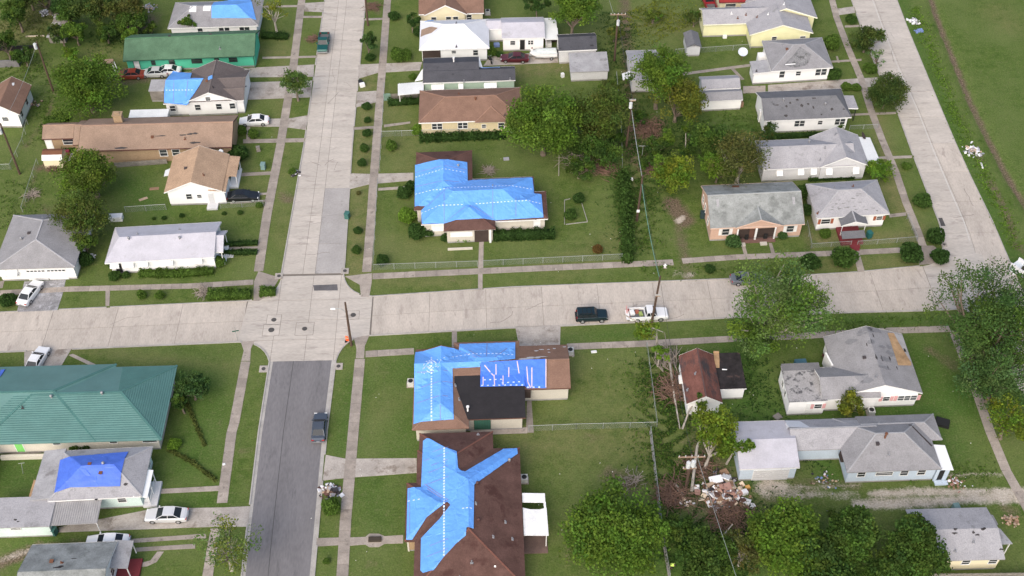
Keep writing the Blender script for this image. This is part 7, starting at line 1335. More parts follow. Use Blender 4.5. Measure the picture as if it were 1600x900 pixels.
# south-east
tree('big pale half-stripped oak on the verge of the cross road', (37.37,104.15,7.2,7.36), 'grey', 9500, .36, 1.08, mix='bright', clump=240, cr=(.09, .17), sparse=.85, bark=PALEBARK, limbs=30, lobes=10, trunk=.42)
tree('lower pale bough tree hanging over the verge south of the big pale oak', (35.37,101.58,3.6,3.53), 'grey', 3000, .34, .9, mix='bright', clump=150, cr=(.12, .2), sparse=.85, bark=PALEBARK, limbs=14, base=(38.45,105.13,0)); tree('big dark oak at the east end of the cross road', (65.16,100.38,7,8.27), 'darkgrey', 14500, .34, .85, mix='green', clump=150, cr=(.07, .13), sparse=.95, limbs=34, lobes=14); tree('dark oak south of the big oak, over the side footpath', (64.74,93.27,5,5.01), 'darkgrey', 6500, .34, .85, mix='grey', clump=130, cr=(.08, .14), sparse=.9, limbs=24, lobes=11)
tree('yellow green half-bare tree at the east edge', (64.62,87.45,4,3.32), 'yellow', 2600, .34, .9, mix='bright', sparse=.7, limbs=22)
tree('bright storm-torn tree over the rubbish heap', (28.21,86.06,4,3.12), 'bright', 3200, .40, .9, mix='yellow', sparse=.8, bark=PALEBARK, limbs=7, base=(26.63,83.73,-0)); tree('torn leafy bough hanging over the white garage roof', (30.85,84.06,4,1.31), 'bright', 700, .38, 1, mix='green', sparse=.8, bark=PALEBARK, limbs=5, base=(29.53,84.6,-0))
tree('storm-broken thin tree beside the white pickup', (21.3,102.09,5,2.26), 'bright', 1000, .36, .75, mix='yellow', sparse=.65, bark=PALEBARK, limbs=8, base=(23.31,102.36,0)); tree('torn leafy sprout beside the burnt annex garage', (22.88,100.49,2.2,1.35), 'bright', 520, .34, sparse=.8, bark=PALEBARK); tree('sparse sapling in front of the worn red-brown garage', (27.5,91.81,2.5,1.62), 'green', 520, .34, sparse=.6, bark=PALEBARK, limbs=12)
tree('broad bright green tree in the maroon house back yard', (14.78,72.8,3.6,5.69), 'bright', 13000, .42, .7, mix='green', lobes=16, clump=70, cr=(.08, .15))
tree('bright bushy tree south-east of the rubbish heap', (33.6,70.37,4.2,4.18), 'bright', 9500, .44, .9, mix='green', lobes=11); tree('dark bushy tree beside the gravel track', (40.63,70.91,4.2,3.33), 'green', 9000, .42, .9, mix='dark', lobes=10); tree('dark glossy tree at the corner of the torn tin roof', (47.63,68.97,4.2,3.44), 'green', 9500, .42, .95, mix='dark', lobes=10)
tree('dark undergrowth tree at the bottom edge by the alley', (24.29,70.05,3,3.18), 'dark', 4500, .42, .8, mix='green'); tree('brown leaved dying tree at the bottom edge between bushy trees', (28.71,70.42,3,2.47), 'brownish', 1500, .36, .85, mix='olive', sparse=.7, bark=PALEBARK, limbs=22); tree('dark tree filling the gap between bushy trees at the bottom edge', (37.42,67.15,3.4,4.42), 'dark', 8000, .42, mix='green')
tree('yellowish round shrub tree at the south wall of the storm-stripped house', (46.06,91.61,2.2,1.86), 'yellow', 2300, .32, .95, mix='olive', lobes=8)

def ballmesh(var, flat=.85):
    g = np.random.default_rng(50+var); n = 900; d = g.normal(size=(n, 3)); d /= np.linalg.norm(d, axis=1)[:, None]; d[:, 2] = np.where(d[:, 2] < -.3, -d[:, 2], d[:, 2])
    bump_ = 1+.08*np.sin(d[:, 0]*5+var)+.07*np.sin(d[:, 1]*6+var*2)
    c = d*(g.uniform(.86, 1.03, n)*bump_)[:, None]*np.array([1, 1, flat]); c[:, 2] += flat*.82; c[:, 2] = np.maximum(c[:, 2], .03)
    ti = np.tile(np.array([1, 1, 1.]), (n, 1))*g.uniform(.6, 1.35, (n, 1))
    return c, g.uniform(.16, .30, n), ti
_balls = {}
def shrub(label, p, r, kind_=None, name='round_shrub', flat=.85, group='clipped round shrubs', sx=1, sy=1, m=None):
    """p on the ground at the shrub's foot"""
    kind_ = kind_ or rnd.choice(('dark', 'dark', 'mid')); var = rnd.randrange(4); key = (var, kind_, flat)
    if key not in _balls:
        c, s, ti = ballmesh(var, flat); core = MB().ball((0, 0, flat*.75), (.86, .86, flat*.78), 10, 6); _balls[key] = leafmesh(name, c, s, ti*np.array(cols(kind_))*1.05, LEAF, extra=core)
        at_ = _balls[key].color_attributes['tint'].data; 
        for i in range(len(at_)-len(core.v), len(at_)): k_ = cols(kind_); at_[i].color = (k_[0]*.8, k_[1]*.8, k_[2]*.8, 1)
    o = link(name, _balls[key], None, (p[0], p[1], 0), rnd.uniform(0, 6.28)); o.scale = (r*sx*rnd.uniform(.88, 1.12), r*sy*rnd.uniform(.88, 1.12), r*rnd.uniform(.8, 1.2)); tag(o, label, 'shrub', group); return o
def SH(c, label, **k): shrub(label, (c[0], c[1]), c[3], **k)
ew = ['northernmost', 'second from the north', 'third from the north', 'fourth from the north', 'fifth from the north', 'sixth from the north', 'seventh from the north', 'southernmost']
for c, l_ in zip(((-18.64,157.19,0.6,0.74), (-18.35,153.78,0.6,0.63), (-18.27,150.3,0.6,0.72), (-18.46,146.43,0.6,0.81), (-18.56,142.83,0.6,0.7), (-18.36,127.5,0.6,0.66), (-18.29,123.3,0.6,0.74)), ew[:6]+ew[7:]):
    SH(c, 'round clipped verge shrub east of the concrete street, '+l_)
SH((-14.21,146.67,0.7,0.91), 'round shrub just inside the fence of the buff house garden', kind_='green'); SH((-14.38,120.85,0.7,0.92), 'round shrub in the corner of the blue tarped lot fence'); SH((-11.15,129.92,1,1.24), 'bright green ball shrub at the west corner of the blue tarped house', kind_='bright'); SH((-9.63,126.17,1.1,1.41), 'large dark ball shrub at the south-west corner of the blue tarped house'); SH((-7.97,126.72,0.8,0.85), 'dark shrub between the big ball shrub and the porch planter'); SH((-5.52,125.5,0.6,0.66), 'small dark shrub beside the porch planter of the blue tarped house')
SH((-11.81,135.21,0.9,1.17), 'dark shrub by the garage wall walk of the blue tarped house'); SH((-10.89,136.92,0.8,0.88), 'dark shrub at the driveway end of the blue tarped house garage'); SH((13.24,129.74,0.8,0.95), 'dark shrub in the white-edged garden bed, southern one'); SH((14.65,133.42,0.8,0.87), 'dark shrub in the white-edged garden bed, northern one'); SH((16.67,122.48,0.7,0.84), 'reddish brown shrub on the lawn near the long hedge', kind_='red')
SH((66.59,131.14,0.9,1.26), 'dark ball shrub on the far street verge, north of the drain slot'); SH((66.18,123.2,1,1.31), 'dark ball shrub on the far street verge, south of the drain slot'); SH((65.83,119.33,1,1.29), 'dark ball shrub on the corner beside the bend', ); SH((61.66,119.48,1.1,1.57), 'large dark ball shrub on the corner verge, east of the front walk'); SH((51.8,118.97,1.1,1.65), 'largest dark ball shrub on the cross road verge, west of the front walk'); SH((46.81,118.43,1,1.37), 'dark ball shrub half under the big pale oak'); SH((66.5,139.7,0.6,0.8), 'small low shrub on the far street verge opposite the light grey house', kind_='green')
SH((36.57,123.32,0.9,1.21), 'loose grey green shrub at the pink house porch corner', kind_='darkgrey'); SH((44.02,124.62,0.5,0.75), 'grey green bush beside the pink house steps', kind_='darkgrey'); SH((32.33,117.98,0.7,0.73), 'dark ball shrub on the verge near the dirt driveway'); SH((50.36,124.58,0.5,0.85), 'small loose green plant in the front garden of the corner house', kind_='green'); SH((48.83,133.45,1.1,1.26), 'dark shrub between the pink house and the corner house, northern', sy=1.6); SH((48.62,129.95,1,1.06), 'dark shrub between the pink house and the corner house, southern', sy=1.6)
SH((-37.71,121.28,0.8,0.92), 'green shrub at the east corner of the long white house', kind_='green'); SH((-38.1,145.07,1,1.31), 'dark shrub at the east end of the brick house, northern', sy=1.3); SH((-38.54,151.42,0.8,0.93), 'shrub beside the brick house front walk', kind_='green'); SH((-36.49,150.31,0.6,0.82), 'shrub in the front bed beside the white sedan drive', kind_='green'); SH((-38.57,142.4,0.9,1), 'dark shrub at the east end of the brick house, southern')
for c, l_ in zip(((-36.26,132.09,0.3,0.38), (-38.63,132.02,0.3,0.34), (-44.86,131.63,0.3,0.38), (-47.46,131.28,0.3,0.33), (-48.96,131.18,0.3,0.29)), ('easternmost', 'second from the east', 'middle one', 'second from the west', 'westernmost')): SH(c, 'tiny shrub on the strip south of the tan gable fence, '+l_, group='tiny shrubs')
SH((-15.09,183.54,0.8,1.04), 'round shrub in the garden of the cream gabled house'); SH((-13.94,170.68,0.8,1.44), 'bright low shrub by the footpath at the white-coated hip house, western', kind_='green', sx=.9); SH((-12.63,171.02,0.8,1.22), 'bright low shrub by the white-coated hip house, eastern', kind_='green'); SH((-18.82,170.91,0.6,0.89), 'small round shrub under the young feathery tree'); SH((-11.27,165.36,0.7,0.76), 'shrub at the corner of the sage house porch', kind_='green'); SH((-10.15,150.44,0.7,0.93), 'loose shrub at the west corner of the buff house', kind_='bright')
SH((67.09,180.13,0.8,1.04), 'round shrub by the apron near the top of the far street'); SH((66.97,165.27,0.7,1.21), 'low green shrub on the verge below the pale flowering tree', kind_='green'); SH((60.14,163.52,0.9,1.31), 'dark shrub at the east corner of the diamond-patched house'); SH((61.92,172.48,0.8,1.46), 'green shrub in the side garden of the diamond-patched house', kind_='green'); SH((61.7,160.41,0.5,0.86), 'shrub in the bed by the far street drive, western', kind_='green'); SH((63.37,160.22,0.6,0.86), 'shrub in the bed by the far street drive, eastern', kind_='green'); SH((58.26,150.3,0.9,0.93), 'shrub before the east window of the spotted roof house', kind_='green')
SH((-66.03,114.46,0.6,1.07), 'low shrub on the verge beside the grey gravel drive, western', kind_='dark'); SH((-47.67,115.11,0.4,0.71), 'low shrub on the west verge, left of a twin', kind_='green'); SH((-45.18,115.04,0.4,0.71), 'low shrub on the west verge, right of a twin', kind_='green')
SH((-51.06,89.47,0.8,0.95), 'shrub under the eave of the teal roof, western', kind_='green'); SH((-49.74,89.53,0.8,0.95), 'shrub under the eave of the teal roof, eastern', kind_='dark'); SH((-38.87,89.19,0.7,0.8), 'yellow green shrub at the end of the rough hedge row', kind_='bright'); SH((-18.64,79.11,1,1.14), 'loose dark green shrub on the verge beside the rubbish bags', kind_='green', sx=1.1); SH((-18.71,72.22,0.4,0.44), 'small scrubby shrub on the verge near the bottom edge', kind_='green')
SH((-53.03,121.45,0.8,0.73), 'dark shrub at the west corner of the long white house, northern'); SH((-52.23,118.86,0.8,0.81), 'dark shrub at the front door of the long white house'); SH((-50.74,119.27,0.6,0.64), 'small dark shrub beside the front door of the long white house'); SH((-57,122.01,1,1.1), 'dark shrub between the garage house and long white house'); SH((-29.3,141.21,0.4,0.6), 'small shrub on the west verge by the rubbish', kind_='green'); SH((-33.56,133.62,0.4,0.58), 'small shrub near the footpath at the black sedan drive', kind_='green'); SH((-18.79,136.09,0.3,0.39), 'tiny dying shrub on the east verge', kind_='brownish'); SH((-10.47,178.15,0.8,1.02), 'dark shrub at the north-west corner of the white-coated house'); SH((3.54,171.45,0.6,0.67), 'potted dark shrub in front of the white cottage'); SH((1.99,171.73,0.7,1), 'green shrub between the hip house and the white cottage', kind_='green')

def hedge(label, line, w, h, kind_='dark', dens=70, size=.24, rough=.12, name='hedge', group='hedges', cat='hedge'):
    o0 = Vector((line[0][0], line[0][1], 0)); ln = [Vector(p[:2])-o0.xy for p in line]; g = np.random.default_rng(int(abs(o0.x*13+o0.y*7)) % 999); C_ = []; T = []; core = MB()
    for a, b_ in zip(ln, ln[1:]):
        L = (b_-a).length; d = (b_-a).normalized(); pr = Vector((-d.y, d.x)); n = int(L*(w+2*h)*dens)
        u = g.uniform(-.1, L+.1, n); s = g.uniform(-(h+w/2), h+w/2, n); lump = 1+.12*np.sin(u*2.1+1)+.10*np.sin(u*5.3)
        y = np.clip(s, -w/2, w/2)*lump; z = np.where(np.abs(s) > w/2, h-(np.abs(s)-w/2), h)*lump+g.normal(size=n)*rough*.6; y += g.normal(size=n)*rough*.6
        C_.append(np.stack([a.x+d.x*u+pr.x*y, a.y+d.y*u+pr.y*y, np.maximum(z, .04)], -1)); T.append(np.tile(np.array(cols(kind_)), (n, 1))*g.uniform(.6, 1.35, (n, 1))*(1+.18*np.sin(u*1.7))[:, None])
        q_ = [a-pr*w*.42, b_-pr*w*.42, b_+pr*w*.42, a+pr*w*.42]; core.slab([(p.x, p.y, h*.9) for p in q_], h*.88)
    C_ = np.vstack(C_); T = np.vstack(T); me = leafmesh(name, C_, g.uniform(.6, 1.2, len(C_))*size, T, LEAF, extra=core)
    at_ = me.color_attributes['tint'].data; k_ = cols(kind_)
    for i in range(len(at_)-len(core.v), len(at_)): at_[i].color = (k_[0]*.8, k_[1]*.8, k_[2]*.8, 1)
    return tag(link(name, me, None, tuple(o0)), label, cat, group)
hedge('clipped hedge under the windows of the blue tarped house, east of its walk', [(1.69,125.65,0),(10.56,125.81,0)], 1.3, 1.3); hedge('low bright box hedge in the porch planter of the blue tarped house', [(-3.95,125.27,0),(-1.79,125.34,0)], .6, .6, 'green')
hedge('tall long hedge dividing the blue tarped lot from the alley', [(22.07,139.19,0),(21.67,131.09,0),(20.75,119.91,0)], 1.0, 1.35, 'mid', size=.36, rough=.5, dens=55); hedge('square clipped hedge on the corner verge west of the junction', [(-38.49,114.98,0),(-32.61,115.06,0)], 1.5, .9, 'green'); hedge('small clipped hedge piece in the north-west corner of the junction', [(-31.31,115.4,0),(-29.17,115.46,0)], 1.4, .8, 'green')
hedge('clipped hedge along the front wall of the long white house', [(-48.85,119.55,0),(-43.3,119.39,0),(-38.46,119.77,0)], 1.1, .8, 'green'); hedge('hedge row north of the front walk of the long white house', [(-38.04,125.28,0),(-32.86,125.54,0)], .7, .55); hedge('hedge row south of the front walk of the long white house', [(-37.89,123.54,0),(-32.72,123.53,0)], .7, .6)
hedge('clipped hedge under the white tin carport', [(-15.14,158.23,0),(-10.17,158.61,0)], .9, .9); hedge('overgrown hedge along the south of the buff house', [(-9.74,148.86,0),(4.05,149.46,0)], 1.3, .7, 'dark', rough=.3, size=.34); hedge('straggly row of plants along the buff house wall', [(-6.27,150.56,0),(-0.58,150.73,0)], .5, .5, 'green', rough=.25)
hedge('rough weedy hedge row on the lawn south-east of the teal roof, northern', [(-38.82,96.95,0),(-37.54,94,0),(-35.2,89.21,0)], .35, .28, 'olive', rough=.1, dens=90); hedge('rough weedy hedge row on the lawn south-east of the teal roof, southern', [(-39.73,88.75,0),(-36.42,86.81,0),(-33.02,83.87,-0)], .4, .3, 'olive', rough=.1, dens=90)
hedge('dark planting along the north wall of the green house', [(-38.39,178.5,0),(-33.71,177.98,0)], 1.2, .9, rough=.25); hedge('hedge strip along the south wall of the light grey house', [(50.55,137.49,0),(57.81,137.74,0)], .8, .5, rough=.2); hedge('hedge strip along the south wall of the spotted roof house', [(46.67,147.8,0),(55.71,148.37,0)], .8, .5, rough=.2); hedge('dark hedge strip behind the cream shed of the brick house', [(-69.03,156.95,0),(-67.29,155.22,-0),(-70.85,154.98,0)], 1, .7, 'green', rough=.3); hedge('ivy strip under the brick house rear window', [(-66.43,147.06,0),(-64.25,147.63,0)], .8, .6, 'green', rough=.2)

# ------------------------------------------------------------------ weeds, brush and litter
def weeds(nm, zones, m=LEAF):
    Cc = []; T = []
    for ln, w, n, kd, hh in zones:
        ln = [Vector(p[:2]) for p in ln]; per = n
        segs = list(zip(ln, ln[1:])); Ls = [(b_-a).length for a, b_ in segs]; tot = sum(Ls)
        for (a, b_), L in zip(segs, Ls):
            k = max(1, int(n*L/tot)); u = R_.random(k); d = (b_-a).normalized(); s = R_.normal(size=k)*w; cl = R_.random(k)
            x = a.x+(b_.x-a.x)*u-d.y*s; y = a.y+(b_.y-a.y)*u+d.x*s
            clump = .5+.5*np.sin(x*1.3+np.sin(y*1.1)*2)*np.sin(y*1.7+np.sin(x*.9)*2); keep = clump > .3
            Cc.append(np.stack([x, y, R_.random(k)*hh*clump+.03], -1)[keep]); T.append((np.tile(np.array(cols(kd)), (k, 1))*R_.uniform(.6, 1.3, (k, 1)))[keep])
    Cc = np.vstack(Cc); T = np.vstack(T); kind(link(nm, leafmesh(nm, Cc, R_.uniform(.12, .34, len(Cc)), T, m)), 'stuff')
weeds('weeds', [([(-86.19,185.42,0),(-75.34,183.09,0)], 5, 3500, 'olive', .6), ([(-82,169.71,0),(-74.99,167.68,0)], 3.5, 1500, 'green', .5), ([(-68.76,178.91,0),(-57.81,180.61,0)], 3, 1800, 'dark', .6), ([(-72.6,171.32,0),(-70.36,148.75,0)], 1.5, 1400, 'green', .4), ([(25.42,184.53,0),(24.86,166.83,0)], 2.2, 2600, 'dark', .5), ([(29.72,186.52,0),(35.7,178.12,0)], 4, 3200, 'yellow', .4), ([(24.68,164.99,0),(24.06,142.99,0)], 2.0, 3600, 'mid', .8), ([(21.75,139.96,0),(21.37,121.47,0)], 1.4, 2600, 'mid', .7), ([(22.4,101.94,0),(22.4,81.5,-0)], 2.2, 5200, 'green', .7), ([(26.43,146.09,0),(23.79,131.03,0)], 2.2, 3000, 'mid', .6), ([(26.97,150.97,0),(33.36,144.31,0)], 3.5, 2600, 'dark', .5), ([(34.25,150.77,0),(47.04,152.09,0)], 3, 2000, 'green', .4), ([(24.58,138.36,0),(23.84,122.73,0)], 1.6, 1800, 'green', .4), ([(23.81,103.03,0),(23.92,87.19,0)], 2, 3800, 'dark', .6), ([(23.92,87.19,0),(23.17,70.06,0)], 2.5, 4200, 'dark', .6), ([(25.76,77.75,0),(31.41,70.65,-0)], 4, 4000, 'dark', .6), ([(35.22,101.57,0),(35.29,87.85,0)], 2.5, 2400, 'dark', .35), ([(80.04,185.19,0),(78.24,152.93,-0),(78.04,121.21,0)], .8, 4500, 'bright', .2), ([(-70.42,140.99,0),(-69.38,129.43,0)], 2, 900, 'green', .3), ([(36.1,87.83,0),(42.69,84.7,0)], 1.4, 800, 'dark', .3), ([(50.13,82.57,0),(62.71,82.2,-0)], 1.0, 900, 'green', .25), ([(22.49,118.82,0),(37.08,117.76,0)], .8, 600, 'green', .2), ([(46.86,107.59,0),(61.99,107.75,0)], .9, 700, 'green', .2)])
def brush(label, c, r, n, m=None, long=1.0, name='brush_pile', flat=.35, dirn=None):
    t = thing(name, label, 'brush pile', (c[0], c[1], 0), 0, 'storm-felled brush'); mb = MB(); g = random.Random(int(c[0]*7+c[1]*3))
    for k in range(n):
        a = g.uniform(0, 6.28) if dirn is None else dirn+g.gauss(0, .35); q_ = Vector((g.gauss(0, r*.45), g.gauss(0, r*.45), g.uniform(.05, r*flat))); L = g.uniform(.5, 1.4)*long; d = Vector((math.cos(a), math.sin(a), g.uniform(-.25, .35)))
        e = q_+d*L; e.z = max(e.z, .04); md = q_.lerp(e, .5)+Vector((g.gauss(0, .12), g.gauss(0, .12), g.uniform(0, .15))); rr = g.uniform(.015, .05)*(1+.3*long)
        mb.tube([tuple(q_), tuple(md), tuple(e)], [rr, rr*.8, rr*.3], 4, False)
    kind(obj('branch', mb, m or mat('dead_twigs', (.155, .095, .07), var=.3), t), 'stuff'); return t
TWG = mat('grey_twigs', (.27, .23, .195), var=.25)
brush('brown heap of dead branches beside the alley, north of the bright small tree', (26.88,150.15,0), 2.6, 420); brush('fan of dead branches on the lawn edge by the alley', (19.32,140.79,0), 2.0, 260, long=1.5, dirn=2.6); brush('grey tangle of cut limbs east of the bright green tree', (14.91,142.31,0), 1.8, 150, TWG, 1.7); brush('brown brush strip under the small bright tree', (26.82,140.58,0), 1.9, 220)
brush('dead branches fallen around the storm-broken thin tree', (24.27,96.41,0), 2.3, 300, None, 1.6); brush('pale bare limbs lying along the worn garage', (24.14,100.77,0), 1.8, 110, TWG, 2.2, dirn=1.5); brush('tangle of limbs and trunk pieces beneath the two-armed pole', (22.23,80.12,0), 2.0, 260, None, 1.6); brush('brown brush south of the rubbish heap', (28.3,76.78,-0), 2.6, 380); brush('brown brush between the alley pole and the rubbish heap', (25.84,83.75,0), 2.4, 300); brush('grey dead bough at the crown of the yard tree', (17.46,82.77,0), 1.4, 45, TWG, 1.3)
brush('small brush heap on the verge by the teal pickup', (-29.38,177.47,0), .9, 110); brush('small brush heap at the top of the east verge', (-19.14,187.39,0), 1.2, 130); brush('pile of roots and stump wood beside the corner hedge', (-39.31,115.75,0), .9, 90, TWG); brush('brush lying along the west fence path', (-68.5,137.22,-0), .9, 80, TWG); brush('old vines and sticks by the barn shed', (-66.63,143.63,0), 1.4, 160); brush('dry sticks by the blue tarped house back wall', (1.11,140.84,0), .8, 90, TWG)
def log(label, pts, r, m=PALEBARK): a = Vector(pts[0]); tag(obj('log', MB().tube([tuple(Vector(p)-a) for p in pts], [r, r*.85, r*.5][:len(pts)] if len(pts) == 3 else r, 7), m, None, tuple(a)), label, 'log', 'fallen logs')
log('curved pale fallen limb arching beside the two-armed pole', [(*(24.61,80.51,-0)[:2], .3), (*(25.79,85.68,0)[:2], 2.2), (*(27.73,89.07,0)[:2], 4.2)], .2)
log('sawn log lying in the brush below the two-armed pole', [(*(22.73,81.68,0)[:2], .3), (*(23.45,80,0)[:2], .25)], .2); log('thin pale limb lying against the white pickup tree', [(*(18.94,107.79,0)[:2], 2.4), (*(20.78,106.1,0)[:2], 2.6), (*(23.92,104.62,0)[:2], 2.2)], .1); log('long pale trunk fallen south from the storm-broken tree', [(*(24.48,100.76,-0)[:2], .5), (*(24.31,95.34,0)[:2], .7), (*(24.44,89.96,0)[:2], .3)], .16); log('pale leaning branch in the bottom undergrowth', [(*(24.96,70.17,0)[:2], .3), (*(26.52,72.65,0)[:2], 1.8), (*(28.29,74.32,0)[:2], 2.6)], .14); log('broken white snag standing behind the bright small tree', [(*(32.39,144.65,0)[:2], 0), (*(32.51,145.6,0)[:2], 1.5), (*(32.54,146.57,0)[:2], 2.3)], .1); log('dead white stake standing east of the blue tarped house', [(*(12.03,139.46,0)[:2], 0), (*(12.14,141.45,0)[:2], 1.5), (*(12.23,143,0)[:2], 2.8)], .06)
log('bare grey trunk leaning in front of the worn garage', [(*(24.76,89.96,0)[:2], .2), (*(25.64,91.66,0)[:2], 1.4), (*(26.84,93.17,0)[:2], 2.6)], .14)

# rubbish heap and scattered litter
RUB = [mat('rub_'+k, c, var=.15) for k, c in (('white', (.68, .68, .70)), ('card', (.27, .17, .11)), ('tan', (.40, .30, .215)), ('brown', (.12, .065, .05)), ('grey', (.30, .30, .33)), ('blue', (.16, .22, .42)), ('pink', (.34, .20, .165)), ('dark', (.04, .036, .04)), ('cream', (.55, .46, .35)), ('yellow', (.50, .28, .09)))]
RUBM = [RUB[k] for k in (0, 1, 2, 3, 4, 7, 6, 3, 8)]
def heap(label, c, r, n, size=.5, pal=RUB, hgt=.5):
    t = thing('rubbish_heap', label, 'rubbish heap', (c[0], c[1], 0), 0, 'rubbish heaps'); g = random.Random(int(c[0]*5+c[1])); ms = [MB() for _ in pal]
    for k in range(n):
        x, y = g.gauss(0, r*.45), g.gauss(0, r*.4); z = max(.08, hgt*math.exp(-(x*x+y*y)/(r*r*.5))*g.uniform(.3, 1.1)); s = size*g.uniform(.4, 1.3)
        ms[min(int(len(pal)*g.random()**1.25), len(pal)-1)].obox((x, y, z), (s, s*g.uniform(.4, 1), s*g.uniform(.1, .5)), g.uniform(0, 3), g.uniform(-.6, .6), g.uniform(-.6, .6))
    for m_, mb in zip(pal, ms):
        if mb.v: kind(obj('debris', mb, m_, t), 'stuff')
    return t
heap('big heap of household rubbish and boards south-west of the white garage', (28.3,80.22,0), 2.7, 300, .66, RUBM, hgt=1.0); heap('small heap of white rubbish bags and boards on the verge of the asphalt street', (-18.97,81.97,-0), 1.2, 110, .4, [RUB[k] for k in (0, 4, 2, 7, 3)]); heap('scattered rubbish on the far street verge, northern pile', (78.7,180.22,0), 1.1, 40, .45, RUB[:1]+RUB[4:5]); heap('blue plastic sheet rubbish on the far street verge', (78.8,177.17,0), .6, 14, .5, [RUB[5]]); heap('white rubbish pile on the far street verge near the long white board', (78.1,143.71,0), 1.6, 70, .45, [RUB[0], RUB[0], RUB[4], RUB[2]]); heap('small dark and white rubbish pile on the west verge by the drive', (-28.95,141.21,0), .8, 50, .35, [RUB[0], RUB[7], RUB[4]]); heap('litter scattered outside the pale blue house back door', (41.24,81.7,0), 1.8, 50, .22); heap('rubbish beside the pale blue house porch', (57.13,80.77,0), 1.1, 50, .3, [RUB[6], RUB[1], RUB[0]]); heap('pile of broken wood at the torn tin roof porch', (62.05,75.35,0), 1.0, 60, .3, [RUB[1], RUB[2]]); heap('white sacks among the brush below the two-armed pole', (23.65,79.17,0), 1.0, 30, .3, [RUB[8], RUB[0]]); heap('rubbish in the overgrown yard by the collapsed shed', (-78.4,187.28,0), 1.2, 40, .4, [RUB[4], RUB[0]]); heap('rubbish patch at the edge of the north-west trees', (-60.14,188.47,0), 1.5, 50, .35, [RUB[4], RUB[2]]); heap('white litter by the bend kerb at the far verge', (75.65,116.8,0), .6, 16, .35, [RUB[0]]); heap('litter under the trees at the west alley', (-74.07,159.66,0), 1.6, 45, .3, [RUB[4], RUB[2], RUB[3]]); heap('pale rubbish beside the long white house corner', (-56.46,123.4,0), .7, 30, .25, [RUB[0]])
def item(nm, label, p, size, m, z=0, rz=0, rx=0, cat=None): tag(obj(nm, MB().obox((0, 0, size[2]/2+z), size, rz, rx).obox((0, 0, size[2]+z+.012), (size[0]*.9, size[1]*.9, .03), rz, rx), m, None, (p[0], p[1], 0)), label, cat or nm.replace('_', ' '))
item('mattress', 'white mattress tipped on top of the big rubbish heap', (27.67,81.72,-0), (1.6, .9, .25), RUB[0], .8, .2, .3); item('bent_sheet', 'bent white panel at the north end of the big rubbish heap', (28.97,82.06,0), (1.0, 1.1, .08), RUB[0], .9, -.5, -.4, 'panel'); item('cardboard_box', 'orange brown carton behind the big rubbish heap', (28.96,83,0), (.9, .8, .5), RUB[1], .2, .4); item('wooden_board', 'tan board across the west side of the big heap', (27.04,81.18,0), (1.2, .4, .15), RUB[2], .8, .5, .2); item('brown_board', 'brown panel in the middle of the big heap', (28.74,80.58,0), (1.3, .9, .1), RUB[6], .95, .3, .25, 'panel'); item('suitcase', 'dark grey suitcase at the south foot of the big heap', (27.53,78.24,0), (1.0, .6, .3), RUB[4], 0, .1); item('carton', 'cream carton on the dark suitcase', (27.83,78.68,0), (.7, .6, .3), RUB[8], .32, .5); item('yellow_tub', 'yellow tub standing apart east of the big heap', (31.53,80.96,0), (.5, .45, .4), RUB[9], 0, .3, 0, 'tub'); item('white_sack', 'bulging white sack at the east end of the heap', (31.02,80.23,0), (.7, .6, .5), RUB[0], 0, .3, 0, 'sack'); item('white_sack', 'flattened white sacks at the south-east tail of the heap', (30.98,79.04,0), (1.2, .7, .25), RUB[0], 0, -.4, 0, 'sack')
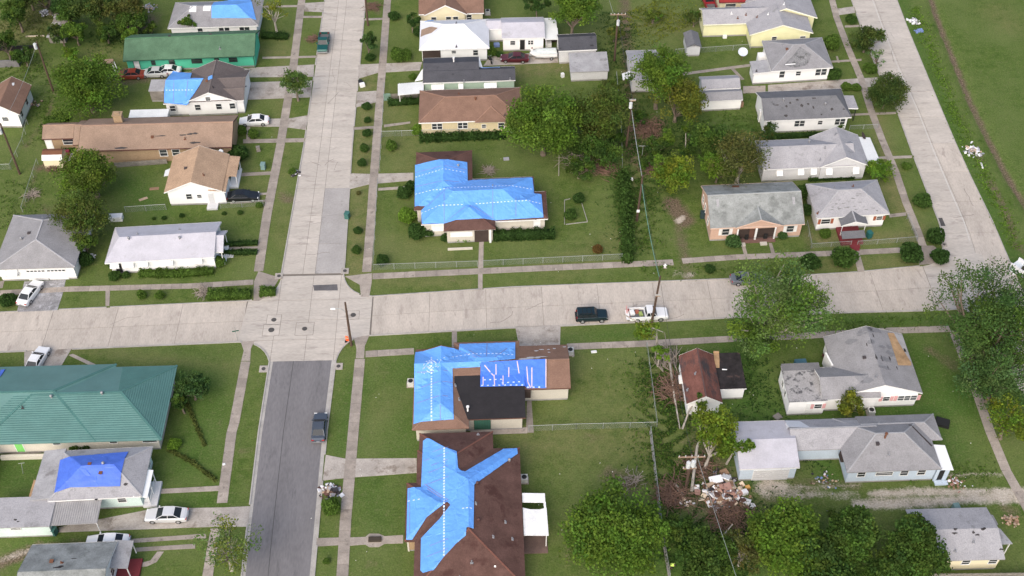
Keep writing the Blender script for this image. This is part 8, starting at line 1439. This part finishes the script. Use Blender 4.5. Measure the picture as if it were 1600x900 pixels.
item('rubbish_bag', 'dark rubbish bag in the white heap on the asphalt street verge', (-18.34,81.86,0), (.6, .6, .5), RUB[7], .1, .3, 0, 'bag'); item('plastic_box', 'white plastic box on the lawn between the white house and leaning tree', (-54.56,131.38,0), (2.0, 1.0, .8), TRIM, 0, .05, 0, 'box'); item('white_board', 'white board lying on the lawn beside the corner house fence yard', (14.62,103.29,0), (.75, .4, .08), TRIM, 0, .1, 0, 'board'); item('white_board', 'long thin white board lying on the far street verge', (78.62,140.08,0), (.25, 1.3, .1), TRIM, 0, -.1, 0, 'board'); item('drain_stub', 'white bucket by the long hedge and alley', (23.26,138.09,0), (.35, .35, .45), TRIM, 0, 0, 0, 'bucket'); item('wooden_beam', 'pale beam lying in weeds beside the collapsed shed', (-78.5,179.77,0), (3.2, .2, .15), RUB[8], 0, .05, 0, 'beam'); item('board', 'tan board lying on the grass west of the tan gable house', (-51.4,135.87,0), (1.3, .5, .05), RUB[2], 0, .5); item('board', 'brown board lying near the tan gable house back wall', (-50.17,138.19,-0), (1.4, .6, .05), RUB[1], 0, .1); item('white_chair', 'white plastic seat blown onto grass near the olive tree', (14.2,165.27,0), (.5, .5, .7), TRIM, 0, .4, 0, 'chair'); item('red_chair', 'red garden chair on the white patio of the brick house', (-65.21,146.55,0), (.7, .9, .8), mat('red_chair', (.36, .06, .09)), .04, .1, 0, 'chair'); item('red_table', 'small red table on the white patio of the brick house', (-63.66,146.35,0), (.8, .7, .6), mat('red_chair', (.36, .06, .09)), .04, .2, 0, 'table'); item('grill', 'dark barbecue grill on the lawn by the brick house walk', (-35.26,146.83,-0), (.6, .5, .9), GREYWOOD, 0, .2, 0, 'barbecue'); item('blue_tub', 'blue tub beside the shrub at the white cottage', (3.17,174.64,0), (1.0, .8, .5), RUB[5], 0, .1, 0, 'tub'); item('bench', 'dark blue box behind the storm-stripped house rear wing', (41.84,100.26,0), (1.5, .9, .7), mat('bluebox', (.06, .14, .19)), 0, .05, 0, 'box'); item('crate', 'brown crates stacked on the shed pair corner', (43.21,156.29,0), (.7, .7, .9), RUB[1], 0, .1); item('planter_box', 'dark wooden planter in the oval of the maroon house walk', (-13.3,75.03,0), (1.5, .6, .3), mat('planter_dark', (.05, .04, .03)), .04, 0, 0, 'planter'); item('tree_stump', 'pale grey stone slab in the bright tree shadow', (3.99,143.7,0), (.9, .6, .2), RUB[4], 0, .1, 0, 'slab'); item('wood_pallet', 'grey pallet leaning behind the worn red garage yard', (37.22,91.63,0), (1.0, .9, .12), GREYWOOD, .05, .6, .1, 'pallet'); item('black_tarpaulin', 'black sheet draped at the east end of pale blue house', (57.97,90.01,0), (1.7, 1.3, .4), BLACK, 0, -.4, 0, 'tarpaulin'); item('brown_step', 'dark brown deck beside the storm-stripped house back door', (45.67,100.94,0), (.9, 1.9, .35), PBROWN, 0, .15, 0, 'deck'); item('newspaper', 'white paper lying on the west footpath by the asphalt street', (-32.42,86.31,-0), (.35, .3, .04), TRIM, .06, .3, 0, 'paper'); item('white_box', 'white meter box on the pale yellow house lawn', (43.66,176.11,0), (.7, .5, .5), TRIM, 0, 0, 0, 'box')
# white edging round the garden bed
t = thing('bed_edging', 'white edging around the garden bed with two dark shrubs', 'edging', (*(12.42,128.38,0)[:2], 0)); o0 = Vector(t.location)
for a, b_ in (((12.42,128.38,0), (15.7,128.85,0)), ((15.7,128.85,0), (15.14,133,0)), ((12.23,128.39,0), (12.57,133.8,0)), ((12.57,133.8,0), (13.46,134.06,0))):
    a, b_ = Vector(a)-o0, Vector(b_)-o0; d = (b_-a).normalized(); pr = Vector((-d.y, d.x, 0))*.045; obj('edging_board', MB().slab([tuple(a-pr+Vector((0, 0, .12))), tuple(b_-pr+Vector((0, 0, .12))), tuple(b_+pr+Vector((0, 0, .12))), tuple(a+pr+Vector((0, 0, .12)))], .12), mat('edging', (.30, .29, .26)), t)
t = thing('clothes_pole', 'leaning metal clothes pole in the lawn behind the mint house', 'clothes pole', (*(-56.8,85.69,-0)[:2], 0)); obj('shaft', MB().tube([(0, 0, 0), (.3, .2, 1.9)], .03, 5), STEEL, t); obj('crossbar', MB().tube([(-.1, .2, 1.8), (.7, .2, 1.95)], .025, 5), STEEL, t)
t = thing('clothes_pole', 'old T-shaped clothes pole by the alley behind the small bright tree', 'clothes pole', (*(25.46,143.73,0)[:2], 0)); obj('shaft', MB().cyl(0, 0, 0, 2.2, .04, 6), STEEL, t); obj('crossbar', MB().tube([(-.7, 0, 2.2), (.7, 0, 2.2)], .03, 5), STEEL, t)
# small leaves and paper specks on lawns
mb = MB()
for _ in range(120):
    zx, zy, sx_, sy_ = rnd.choice([(8, 82, 9, 6), (8, 102, 6, 4), (40, 95, 10, 8), (70, 140, 8, 25), (-45, 140, 8, 10), (15, 128, 10, 8), (30, 160, 12, 12), (-15, 85, 6, 10), (45, 82, 10, 3)])
    mb.obox((rnd.gauss(zx, sx_), rnd.gauss(zy, sy_), .06), (rnd.uniform(.06, .15), rnd.uniform(.05, .1), .03), rnd.uniform(0, 3))
kind(obj('litter', mb, mat('pale_litter', (.62, .60, .55), var=.3)), 'stuff')
